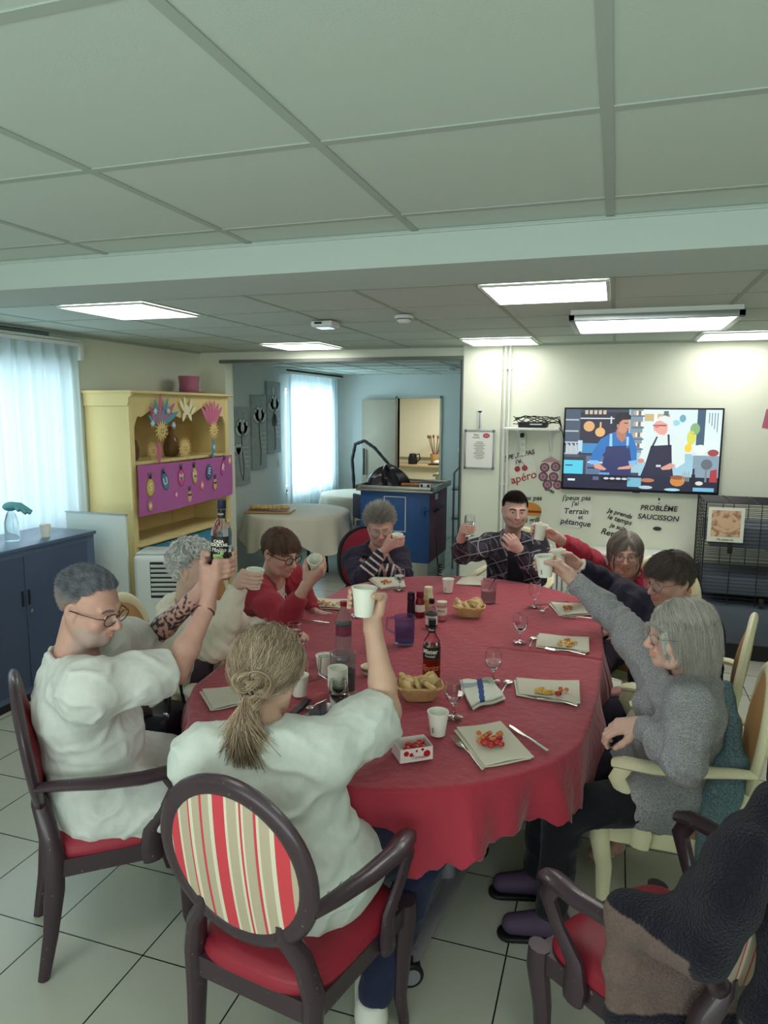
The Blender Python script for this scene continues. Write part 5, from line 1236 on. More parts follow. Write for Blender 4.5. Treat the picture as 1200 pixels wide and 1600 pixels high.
# bottles and sauces
def bottle(name, label, p, prof, m, cap, capm, cat='bottle', liq=None, extra=None, s=1.0):
    t = thing(name, label, cat, p); t.scale = (s, s, s)
    b = MB(); b.lathe(prof, n=32); obj('body', b, m, t)
    if liq: b = MB(); b.lathe(liq[0], n=28); obj('liquid', b, liq[1], t)
    b = MB(); b.lathe(cap, n=24); obj('cap', b, capm, t)
    if extra: extra(t)
    return t
def band(t, r, z0, z1, m, name='label', a0=0, a1=2*pi):
    b = MB(); b.grid(lambda u, v: ((r)*cos(a0+(a1-a0)*u), r*sin(a0+(a1-a0)*u), z0+(z1-z0)*v), 28, 2, flip=False); return obj(name, b, m, t, smooth=180)
def curved_text(s, size, r, z, ang, parent, m, shear=0, xs=1.0, wide=0.0):
    b = text_mb(s, size, ((0, 0, 0), (1, 0, 0), (0, 0, 1)), shear=shear, xs=xs, wide=wide)
    b.v = [((r-q[1])*cos(ang+q[0]/r), (r-q[1])*sin(ang+q[0]/r), z+q[2]) for q in b.v]
    return obj('lettering', b, m, parent)
M_lblk = mat('label_black', (34, 32, 34), .5); M_org = mat('orange_drink', (250, 120, 88), .08, trans=.5, ior=1.15); M_lw = mat('label_white', (232, 228, 214), .5)
def mister(t):
    l = band(t, .0375, .1, .15, M_lblk, a0=-2.75, a1=-.35); curved_text('Mister', .026, .0376, .132, -1.55, l, M_lw, wide=.0006); curved_text('Cocktail', .013, .0376, .113, -1.55, l, M_lw)
    l = band(t, .0142, .205, .232, M_lblk, 'neck_label'); curved_text('Mister', .01, .0146, .219, -1.55, l, M_lw)
    l = curved_text('Spritz', .034, .0372, .062, -1.55, t, mat('label_coral', (240, 150, 120), .5), shear=.3)
bottle('cocktail_bottle', 'glass bottle of orange cocktail with a black Mister label, centre of the table', at(674, 1062), [(.001, 0), (.034, 0), (.037, .006), (.037, .15), (.032, .172), (.018, .195), (.0138, .21), (.0138, .248)], M_gl,
       [(.0145, .236), (.0155, .238), (.0155, .262), (.001, .263)], M_black, liq=([(.001, .004), (.033, .004), (.0352, .01), (.0352, .148), (.001, .148)], M_org), extra=mister)
def wlab(t): band(t, .0362, .115, .16, mat('label_plum', (130, 60, 84), .4))
bottle('water_bottle', 'clear plastic water bottle with a red cap behind the ribbed jug', at(537, 1030), [(.001, 0), (.034, 0), (.037, .008), (.036, .06), (.038, .1), (.036, .115), (.036, .16), (.038, .17), (.03, .205), (.015, .235), (.013, .25)], M_clear,
       [(.0145, .248), (.0155, .25), (.0155, .27), (.001, .271)], mat('cap_red', (150, 30, 40), .4), liq=([(.001, .004), (.033, .004), (.035, .02), (.035, .17), (.001, .17)], M_wat), extra=wlab)
bottle('pepper_mill', 'dark ribbed pepper mill left of the sauces', at(642, 962), [(.001, 0), (.022, 0), (.022, .03), (.02, .08), (.022, .1), (.02, .112)], mat('mill_plum', (52, 32, 50), .3), [(.019, .112), (.021, .118), (.018, .132), (.001, .135)], M_black)
bottle('ketchup_bottle', 'red ketchup bottle standing among the sauces', at(656, 963), [(.001, 0), (.025, 0), (.027, .01), (.025, .08), (.018, .105), (.014, .11)], mat('ketchup_red', (120, 28, 40), .3), [(.02, .108), (.021, .112), (.019, .14), (.001, .141)], mat('cap_dark_red', (110, 24, 36), .4), extra=lambda t: band(t, .0272, .03, .07, M_lw))
bottle('mayonnaise_bottle', 'pale cream mayonnaise bottle behind the ketchup', at(669, 958), [(.001, 0), (.026, 0), (.028, .01), (.026, .1), (.02, .125)], mat('mayo', (222, 206, 160), .3), [(.0215, .122), (.0225, .126), (.0225, .15), (.001, .152)], mat('cap_cream', (226, 216, 180), .4), extra=lambda t: band(t, .0283, .03, .08, mat('label_yellow', (206, 180, 110), .5)))
bottle('sauce_bottle', 'small glass sauce bottle with black cap and white label, front of the sauces', at(674, 980), [(.001, 0), (.029, 0), (.031, .006), (.031, .075), (.02, .1), (.0125, .115), (.0125, .13)], M_clear, [(.0135, .128), (.0145, .13), (.0145, .152), (.001, .153)], M_black,
       liq=([(.001, .004), (.028, .004), (.0295, .01), (.0295, .075), (.001, .09)], mat('soy_dark', (66, 40, 40), .2)), extra=lambda t: curved_text('SAUCE', .012, .0318, .055, -1.5, band(t, .0313, .018, .066, M_lw), M_ink))
bottle('spice_jar', 'squat jar with a white lid and printed label right of the sauces', at(690, 968), [(.001, 0), (.026, 0), (.028, .006), (.028, .075), (.024, .085)], mat('jar_rose', (196, 130, 126), .25), [(.027, .082), (.028, .084), (.028, .1), (.001, .102)], mat('lid_white', (216, 200, 186), .4), extra=lambda t: curved_text('Bonne', .014, .0288, .055, -1.5, band(t, .0283, .03, .07, M_lw), M_ink))
# dip bowl
t = thing('dip_bowl', 'small white bowl of pale spread at the centre left', 'bowl', at(577, 1052))
b = MB(); b.lathe([(.001, 0), (.026, 0), (.034, .03), (.038, .032), (.036, .034), (.031, .03), (.001, .026)], n=32, capb=False); obj('bowl', b, M_lw, t)
b = MB(); b.ell((0, 0, .028), (.031, .031, .009), nu=20, nv=8); obj('spread', b, M_crumb, t)
b = MB(); b.lathe([(.0345, .016), (.0375, .028)], n=32, capb=False, capt=False); obj('printed_band', b, mat('bowl_print', (150, 126, 110), .5), t)
# plastic snack tray
t = thing('snack_tray', 'clear plastic compartment tray of snacks behind the raised elbow', 'tray', at(566, 1112), rotz=.5)
def trayf(u, v):
    a = u*2*pi; c_, s_ = cos(a), sin(a); e = .35; k = (.84+.16*v); return (abs(c_)**e*(1 if c_ > 0 else -1)*.1*k, abs(s_)**e*(1 if s_ > 0 else -1)*.07*k, .001+.045*v)
b = MB(); b.grid(trayf, 64, 4); b.prism([trayf(k/32, 0)[:2] for k in range(32)], 0, .002)
b.box((0, 0, .022), (.002, .12, .04)); b.box((.045, 0, .022), (.1, .002, .04)); obj('shell', b, M_clear, t, smooth=60)
b = MB(); b.tube([trayf(k/64, 1.02) for k in range(64)], .003, n=6, closed=True); b.tube([(0, -.066, .046), (0, .066, .046)], .0028, n=6); b.tube([(0, 0, .046), (.098, 0, .046)], .0028, n=6); obj('rim', b, mat('rose_rim', (226, 190, 190), .1, trans=.5), t)
c_ = at(566, 1112)
for k in range(34):
    kind = 'stick' if k % 2 else 'ball'; a = rs.uniform(0, 6.28); q = math.sqrt(rs.uniform(0, 1)); dx, dy = .078*q*cos(a), .05*q*sin(a); kind = 'stick' if dx > 0 else 'ball'
    p = c_+Vector((dx*cos(.5)-dy*sin(.5), dx*sin(.5)+dy*cos(.5), .006+.007*(k % 4)))
    lab = 'golden snack stick in the clear tray' if kind == 'stick' else 'round orange snack in the clear tray'
    o = snack(kind, p, lab, lab+' group', rs.uniform(0, 6)); o.scale = (1.3, 1.3, 1.3)
# phones
def phone(label, p, q, w_):
    P, Q = at(*p), at(*q); d = Q-P; t = thing('mobile_phone', label, 'telephone', (P+Q)/2+Vector((0, 0, .006)), rotz=math.atan2(d.y, d.x))
    b = MB(); b.box((0, 0, 0), (.15, w_, .009), bev=.004, seg=3); obj('body', b, M_black, t)
    b = MB(); b.box((0, 0, .0047), (.14, w_-.008, .0008)); obj('screen', b, mat('phone_screen', (38, 34, 52), .08, spec=.8), t); return t
phone('black telephone lying by the stack of cups, right of the blonde head', (470, 1133), (528, 1096), .072)
phone('dark telephone partly hidden by the blonde head', (455, 1120), (482, 1094), .03)
# cherry tomato carton
M_cart = mat('carton_white', (222, 212, 206), .5)
t = thing('snack_carton', 'open white carton printed with red tomatoes on the near edge of the table', 'carton', at(644, 1180), rotz=.62)
b = MB(); wx, wy, hz, th = .055, .042, .045, .0015
for s in (-1, 1): b.box((s*wx, 0, hz/2), (th, 2*wy, hz)); b.box((0, s*wy, hz/2), (2*wx, th, hz))
b.box((0, 0, th), (2*wx, 2*wy, th)); obj('box_walls', b, M_cart, t)
b = MB(); b.prism([(-wx, hz), (-wx-.028, hz+.05)], 0, 0) if False else b.box((-wx-.014, 0, hz+.022), (.002, 2*wy, .052), rot=Matrix.Rotation(-.55, 3, 'Y')); obj('raised_lid', b, M_cart, t)
b = MB(); b.box((-wx-.016, 0, hz+.026), (.001, .03, .006), rot=Matrix.Rotation(-.55, 3, 'Y')); obj('lid_slot', b, M_black, t)
b = MB()
for (x, z, r) in ((-.035, .03, .009), (-.018, .024, .007), (.035, .022, .012), (.0, .035, .004), (.02, .038, .005)): b.lathe([(r, 0), (r*.9, .0012)], (x, -wy-.0007, z), axis=(0, -1, 0), n=16)
for (y, z, r) in ((-.025, .02, .011), (.03, .03, .012)): b.lathe([(r, 0), (r*.9, .0012)], (wx+.0007, y, z), axis=(1, 0, 0), n=16)
obj('tomato_print', b, M_tom, t)
b = MB(); text_mb('Tomat', .018, ((.005, -wy-.0016, .014), (1, 0, 0), (0, 0, 1)), mb=b, shear=.3, depth=.0002); b.lathe([(.014, 0), (.013, .0012)], (wx+.0007, .002, .024), axis=(1, 0, 0), n=18, sy=.6); obj('carton_print', b, mat('print_maroon', (120, 40, 50), .5), t)
for (dx, dy, dz) in ((.02, .01, .02), (-.005, .016, .02), (.03, -.012, .02), (.008, -.01, .021), (-.02, -.005, .018), (.035, .018, .022)):
    q = Matrix.Rotation(.62, 3, 'Z') @ Vector((dx, dy, dz)); snack('tomato', at(644, 1180)+q, 'red cherry tomato inside the open carton', 'tomatoes in the open carton')
# ------------------------------------------------------------------ implicit surfaces for bodies and clothes
def V3(p): return np.array([p[0], p[1], p[2]], dtype=np.float32)
def unit(v): v = np.asarray(v, dtype=float); return v/max(1e-9, np.linalg.norm(v))
class SDF:
    """smooth union / subtraction of capsules and ellipsoids, evaluated only near each piece"""
    def __init__(s): s.p = []
    def cap(s, a, b, ra, rb=None, k=.02, sub=False):
        s.p.append(('c', V3(a), V3(b), ra, ra if rb is None else rb, k, sub)); return s
    def ell(s, c, r, F=None, k=.02, sub=False):
        s.p.append(('e', V3(c), np.array(r, dtype=np.float32), (np.eye(3) if F is None else np.asarray(F)).astype(np.float32), k, sub)); return s
    def box(s, c, h, F=None, rnd=.0, k=.005, sub=False):
        s.p.append(('b', V3(c), np.array(h, dtype=np.float32), (np.eye(3) if F is None else np.asarray(F)).astype(np.float32), rnd, k, sub)); return s
    def path(s, pts, rs, k=.02):
        for i in range(len(pts)-1): s.cap(pts[i], pts[i+1], rs[i], rs[i+1], k)
        return s
    def bounds(s):
        lo = np.full(3, 9e9); hi = -lo
        for q in s.p:
            if q[-1]: continue
            if q[0] == 'c': m = max(q[3], q[4]); lo = np.minimum(lo, np.minimum(q[1], q[2])-m); hi = np.maximum(hi, np.maximum(q[1], q[2])+m)
            elif q[0] == 'e': m = q[2].max(); lo = np.minimum(lo, q[1]-m); hi = np.maximum(hi, q[1]+m)
            else: m = np.linalg.norm(q[2])+q[4]; lo = np.minimum(lo, q[1]-m); hi = np.maximum(hi, q[1]+m)
        return lo-.02, hi+.02
    def vol(s, h, lo=None, hi=None, disp=None):
        if lo is None: lo, hi = s.bounds()
        lo = np.floor(np.asarray(lo)/h)*h; n = np.ceil((np.asarray(hi)-lo)/h).astype(int)+1
        G = np.full(n, .2, dtype=np.float32)
        for q in s.p:
            k = q[-2]; mg = k+3*h+(.02 if q[-1] else 0)
            if q[0] == 'c': m = max(q[3], q[4])+mg; a = np.minimum(q[1], q[2])-m; b = np.maximum(q[1], q[2])+m
            elif q[0] == 'e': ext = np.sqrt(((q[3]*q[2][None, :])**2).sum(1))+mg; a = q[1]-ext; b = q[1]+ext
            else: ext = np.abs(q[3]) @ q[2]+q[4]+mg; a = q[1]-ext; b = q[1]+ext
            i0 = np.clip(np.floor((a-lo)/h).astype(int), 0, n); i1 = np.clip(np.ceil((b-lo)/h).astype(int)+1, 0, n)
            if (i1 <= i0).any(): continue
            X = (lo[0]+h*np.arange(i0[0], i1[0])).astype(np.float32)[:, None, None]
            Y = (lo[1]+h*np.arange(i0[1], i1[1])).astype(np.float32)[None, :, None]
            Z = (lo[2]+h*np.arange(i0[2], i1[2])).astype(np.float32)[None, None, :]
            if q[0] == 'c':
                a, b = q[1], q[2]; d = b-a; L2 = float(d @ d)+1e-12
                t = np.clip(((X-a[0])*d[0]+(Y-a[1])*d[1]+(Z-a[2])*d[2])/L2, 0, 1)
                D = np.sqrt((X-a[0]-t*d[0])**2+(Y-a[1]-t*d[1])**2+(Z-a[2]-t*d[2])**2)-(q[3]+(q[4]-q[3])*t)
            else:
                c, r, F = q[1], q[2], q[3]; x, y, z = X-c[0], Y-c[1], Z-c[2]
                u = x*F[0, 0]+y*F[1, 0]+z*F[2, 0]; v = x*F[0, 1]+y*F[1, 1]+z*F[2, 1]; w_ = x*F[0, 2]+y*F[1, 2]+z*F[2, 2]
                if q[0] == 'e':
                    k0 = np.sqrt((u/r[0])**2+(v/r[1])**2+(w_/r[2])**2); k1 = np.sqrt((u/r[0]**2)**2+(v/r[1]**2)**2+(w_/r[2]**2)**2)+1e-6
                    D = k0*(k0-1)/k1
                else:
                    U, V, W = np.abs(u)-r[0], np.abs(v)-r[1], np.abs(w_)-r[2]
                    D = np.sqrt(np.maximum(U, 0)**2+np.maximum(V, 0)**2+np.maximum(W, 0)**2)+np.minimum(np.maximum(U, np.maximum(V, W)), 0)-q[4]
            S_ = G[i0[0]:i1[0], i0[1]:i1[1], i0[2]:i1[2]]
            if q[-1]: D = -D; hh = np.maximum(k-np.abs(S_-D), 0)/k; R = np.maximum(S_, D)+hh*hh*k*.25
            else: hh = np.maximum(k-np.abs(S_-D), 0)/k; R = np.minimum(S_, D)-hh*hh*k*.25
            G[i0[0]:i1[0], i0[1]:i1[1], i0[2]:i1[2]] = R
        return G, lo
    def mesh(s, h, lo=None, hi=None):
        G, o = s.vol(h, lo, hi); return surfnet(G, o, h)
def surfnet(G, o, h):
    G = np.pad(G, 1, constant_values=.2); o = np.asarray(o)-h
    I = G < 0; n = np.array(G.shape)-1
    cnt = np.zeros(n, dtype=np.int8); cs = [(i, j, k) for i in (0, 1) for j in (0, 1) for k in (0, 1)]
    for (i, j, k) in cs: cnt += I[i:n[0]+i, j:n[1]+j, k:n[2]+k]
    act = (cnt > 0) & (cnt < 8); idx = np.argwhere(act)
    if not len(idx): return np.zeros((0, 3)), np.zeros((0, 4), int)
    id_ = np.full(n, -1, dtype=np.int32); id_[act] = np.arange(len(idx))
    val = {c: G[idx[:, 0]+c[0], idx[:, 1]+c[1], idx[:, 2]+c[2]] for c in cs}
    P = np.zeros((len(idx), 3)); m = np.zeros(len(idx))
    for c in cs:
        for ax in range(3):
            if c[ax] == 0:
                e = list(c); e[ax] = 1; e = tuple(e); a, b = val[c], val[e]; x = (a < 0) != (b < 0)
                t = np.where(x, a/np.where(x, a-b, 1), 0)
                q = np.tile(np.array(c, float), (len(idx), 1)); q[:, ax] += t
                P += q*x[:, None]; m += x
    V = (idx+P/m[:, None])*h+o; FF = []
    for ax in range(3):
        A = np.moveaxis(I, ax, 0); x = A[:-1] != A[1:]; x = np.moveaxis(x, 0, ax); e = np.argwhere(x)
        u, v = (ax+1) % 3, (ax+2) % 3
        e = e[(e[:, u] > 0) & (e[:, v] > 0) & (e[:, u] < n[u]) & (e[:, v] < n[v])]
        ins = I[e[:, 0], e[:, 1], e[:, 2]]; q = []
        for (du, dv) in ((0, 0), (-1, 0), (-1, -1), (0, -1)):
            w_ = e.copy(); w_[:, u] += du; w_[:, v] += dv; q.append(id_[w_[:, 0], w_[:, 1], w_[:, 2]])
        q = np.stack(q, 1); q[~ins] = q[~ins][:, ::-1]; q = q[(q >= 0).all(1)]; FF.append(q)
    F = np.concatenate(FF)
    return V, F
def relax(V, F, it=2, lam=.5):
    if not len(F): return V
    for _ in range(it):
        S_ = np.zeros_like(V); c = np.zeros(len(V))
        for a, b in ((0, 1), (1, 2), (2, 3), (3, 0)):
            np.add.at(S_, F[:, a], V[F[:, b]]); np.add.at(S_, F[:, b], V[F[:, a]]); np.add.at(c, F[:, a], 1); np.add.at(c, F[:, b], 1)
        V = V*(1-lam)+lam*S_/np.maximum(c, 1)[:, None]
    return V
def normals(V, F):
    n = np.cross(V[F[:, 2]]-V[F[:, 0]], V[F[:, 3]]-V[F[:, 1]]); N_ = np.zeros_like(V)
    for a in range(4): np.add.at(N_, F[:, a], n)
    return N_/np.maximum(np.linalg.norm(N_, axis=1), 1e-9)[:, None]
def tri_compact(V, F, keepf):
    F = F[keepf]; u, inv = np.unique(F, return_inverse=True); return V[u], inv.reshape(F.shape)
def frame3(fwd, up):
    """columns: right, forward, up"""
    f = unit(fwd); r = unit(np.cross(f, up)); u = np.cross(r, f); return np.stack([r, f, u], 1)

# ------------------------------------------------------------------ heads
def head_sdf(S_, c, F, s, p):
    def L(x, y, z): return np.asarray(c)+F @ (np.array([x, y, z])*s)
    def E(x, y, z, a, b, d, k=.012, sub=False, R=None): S_.ell(L(x, y, z), (a*s, b*s, d*s), F if R is None else F @ R, k*s, sub)
    def C(a, b, ra, rb, k=.01, sub=False): S_.cap(L(*a), L(*b), ra*s, rb*s, k*s, sub)
    fw = p.get('fat', 0)
    E(0, -.018, .032, .076, .094, .084, .02)
    E(0, .022, -.022, .064+fw*.6, .068, .085, .03)
    E(0, .036, -.073, .046+fw, .044, .035, .03)
    C((0, .072, -.097), (0, .074, -.094), .019, .019, .022)
    for q in (-1, 1):
        C((q*.062, -.004, -.045), (q*.038, .05, -.088), .018, .017, .03)
        E(q*.040, .062, -.030, .022+fw*.5, .022, .022, .022)
        C((q*.012, .088, .021), (q*.046, .074, .019), .008, .008, .014)
        E(q*.032, .094, .001, .0155, .012, .0105, .010, True)
        C((q*.0155+q*.003, .0850, .0070), (q*.042, .0795, .0050), .0050, .0044, .006)
        C((q*.019, .0828, -.0078), (q*.042, .0775, -.0060), .0038, .0034, .006)
        # ears
        R = np.array([[cos(q*.35), -sin(q*.35), 0], [sin(q*.35), cos(q*.35), 0], [0, 0, 1]])
        E(q*.080, -.008, -.006, .008, .020, .031, .006, False, R); E(q*.086, -.004, -.003, .006, .011, .019, .005, True, R)
        E(q*.078, -.002, -.032, .007, .010, .010, .006)
    C((0, .090, .012), (0, .112, -.030), .0075, .0105, .013); E(0, .113, -.034, .012, .011, .010, .008)
    for q in (-1, 1): E(q*.0125, .102, -.037, .0085, .010, .0075, .006)
    for q in (-1, 1): E(q*.007, .108, -.0455, .0035, .005, .003, .003, True)
    E(0, .086, -.058, .024, .013, .014, .014)
    mo = p.get('smile', 0)
    for q in (-1, 1):
        C((0, .0975, -.0565), (q*.022, .086, -.0605+mo), .0052, .0028, .005)
        C((0, .0975, -.0685), (q*.020, .086, -.0625+mo), .0058, .0030, .006)
        C((0, .104, -.0622), (q*.022, .091, -.0615+mo), .0016, .0013, .003, True)
        if p.get('old', 0): C((q*.020, .094, -.042), (q*.031, .082, -.068), .0018, .0014, .008, True)
    return L
def paint_head(P, base, c, F, s, p):
    """real skin tones: lips, brows, beard, cheeks"""
    q = ((P-np.asarray(c)) @ F)/s; x, y, z = q[:, 0], q[:, 1], q[:, 2]; C_ = np.tile(np.asarray(base[:3]), (len(P), 1)); ax = np.abs(x)
    def mix(m, col):
        m = np.clip(m, 0, 1)[:, None]; return C_*(1-m)+np.asarray(col[:3])*m
    fr = np.clip((y-.03)/.02, 0, 1); B = np.asarray(base[:3])
    C_ = mix(.18*np.exp(-((ax-.042)**2+(z+.03)**2)/.0005)*fr, B*np.array([1.12, .72, .68])); C_ = mix(.16*np.exp(-((x/.016)**2+((z+.036)/.014)**2))*fr, B*np.array([1.08, .72, .66]))
    if p.get('beard') is not None:
        m = np.clip((-.040-z)/.012, 0, 1)*np.clip((y+.01)/.03, 0, 1)*np.clip((.085-ax)/.01, 0, 1)
        m = m*np.clip((np.hypot(x/1.3, (z+.062)*1.0)-.013)/.006, 0, 1); C_ = mix(m*p.get('beardk', .6), p['beard'])
    lm = ((ax < .0245) & (z < -.0515+ax*-.12+.0) & (z > -.0755+ax*.35) & (y > .078))
    C_ = mix(lm*.5, p.get('lip', B*np.array([1.0, .55, .52])))
    by = .0225-.35*np.maximum(0, ax-.035)+.12*np.minimum(0, ax-.035)*-1*-1; m = (np.abs(z-(by)) < .0045) & (ax > .012) & (ax < .052) & (y > .05)
    if p.get('brow') is not None: C_ = mix(m*p.get('browk', .8), p['brow'])
    m = (np.abs(z-.0015) < .0115) & (ax > .014) & (ax < .05) & (y > .06); C_ = mix(m*.15, B*np.array([.78, .55, .52]))
    return C_
M_eyew = mat('eye_white', (222, 216, 206), .25); M_pup = mat('pupil', (22, 18, 20), .1)
def eyes_mb(L, F, s, iris, shut=False):
    mb = MB(); R = Matrix(F.tolist())
    for q in (-1, 1):
        c = L(q*.0305, .0755, .0005); mb.ell(c, .0122*s, rot=R, nu=16, nv=10, mi=1)
        f = F @ unit([0, 1, -.12]); ci = c+f*.0100*s
        mb.lathe([(.0058*s, -.0008*s), (.0054*s, .0016*s), (.0028*s, .0024*s), (.0001, .0026*s)], ci, axis=f, n=14, mi=2); mb.lathe([(.0026*s, .0022*s), (.0001, .0031*s)], ci, axis=f, n=10, mi=3)
    return mb

# ------------------------------------------------------------------ hands
def grip_hand(S_, wr, cen, axis, R, side, s=1.0, spread=.0185, off=0.0, k=.006, cover=1.0):
    wr, cen = np.asarray(wr, float), np.asarray(cen, float); ax = unit(axis); e1 = wr-cen; e1 = unit(e1-ax*(e1 @ ax)); e2 = np.cross(ax, e1)*side
    def P(th, r, hgt): return cen+ax*(hgt+off)+e1*cos(th)*r+e2*sin(th)*r
    hs = [1.5, .5, -.5, -1.5]; wv = wr
    kn = []
    for i, hh in enumerate(hs):
        k0 = P(1.05, R+.020*s, hh*spread*s); kn.append(k0); ln = (.95, 1.05, 1.0, .85)[i]
        a1, a2, a3 = 1.05+.036*s*ln/(R+.012)*cover, 1.05+.062*s*ln/(R+.011)*cover, 1.05+.082*s*ln/(R+.010)*cover
        j = [k0, P(a1, R+.0125*s, hh*spread*s*.95), P(a2, R+.0105*s, hh*spread*s*.92), P(a3, R+.0095*s, hh*spread*s*.9)]
        rr = [.0102*s, .0092*s, .0082*s, .0072*s] if i < 3 else [.009*s, .008*s, .0072*s, .0065*s]
        S_.path(j, rr, k=.004)
        S_.cap(wv+(k0-wv)*.05, k0, .0175*s, .0112*s, .016)
    th0 = wv+(P(-.25, R+.03*s, .012*s)-wv)*.55
    S_.path([th0, P(-.42, R+.023*s, .012*s), P(-.85, R+.0135*s, .019*s), P(-1.35, R+.011*s, .022*s)], [.0165*s, .0135*s, .0108*s, .0088*s], k=.009)
    S_.cap(wv, P(.35, R+.026*s, 0), .021*s, .018*s, .02)
    return kn
def free_hand(S_, wr, d, n, side, s=1.0, curl=(.5, .6, .5), thumb=.6, fan=.05):
    wr = np.asarray(wr, float); d = unit(d); n = unit(np.asarray(n)-d*(np.asarray(n) @ d)); l = np.cross(n, d)*side   # l: towards the thumb
    base = wr+d*.088*s
    S_.cap(wr, wr+d*.05*s, .023*s, .026*s, .02)
    for i, o in enumerate((.030, .010, -.010, -.029)):
        k0 = base+l*o*s-d*(.004, 0, .004, .012)[i]*s; S_.cap(wr+l*o*.4*s, k0, .0175*s, .0118*s, .015)
        a = 0; p = k0; seg = [(.040, .026, .020), (.045, .029, .021), (.041, .027, .020), (.032, .021, .018)][i]; J = [p]; dd = unit(d+l*o*fan*20)
        for j in range(3):
            a += curl[j]*(1+.12*i); v = dd*cos(a)+n*sin(a); p = p+v*seg[j]*s; J.append(p)
        S_.path(J, [.0102*s, .0092*s, .0082*s, .007*s], k=.004)
    t0 = wr+d*.025*s+l*.024*s+n*.006*s; t1 = t0+unit(d*.7+l*.65+n*.25)*.038*s; t2 = t1+unit(d*.85+l*(.5-thumb*.5)+n*thumb)*.032*s; t3 = t2+unit(d*.85-l*.1*thumb+n*thumb)*.026*s
    S_.path([wr+d*.01*s+l*.008*s, t0, t1, t2, t3], [.02*s, .017*s, .0125*s, .0105*s, .0085*s], k=.01)

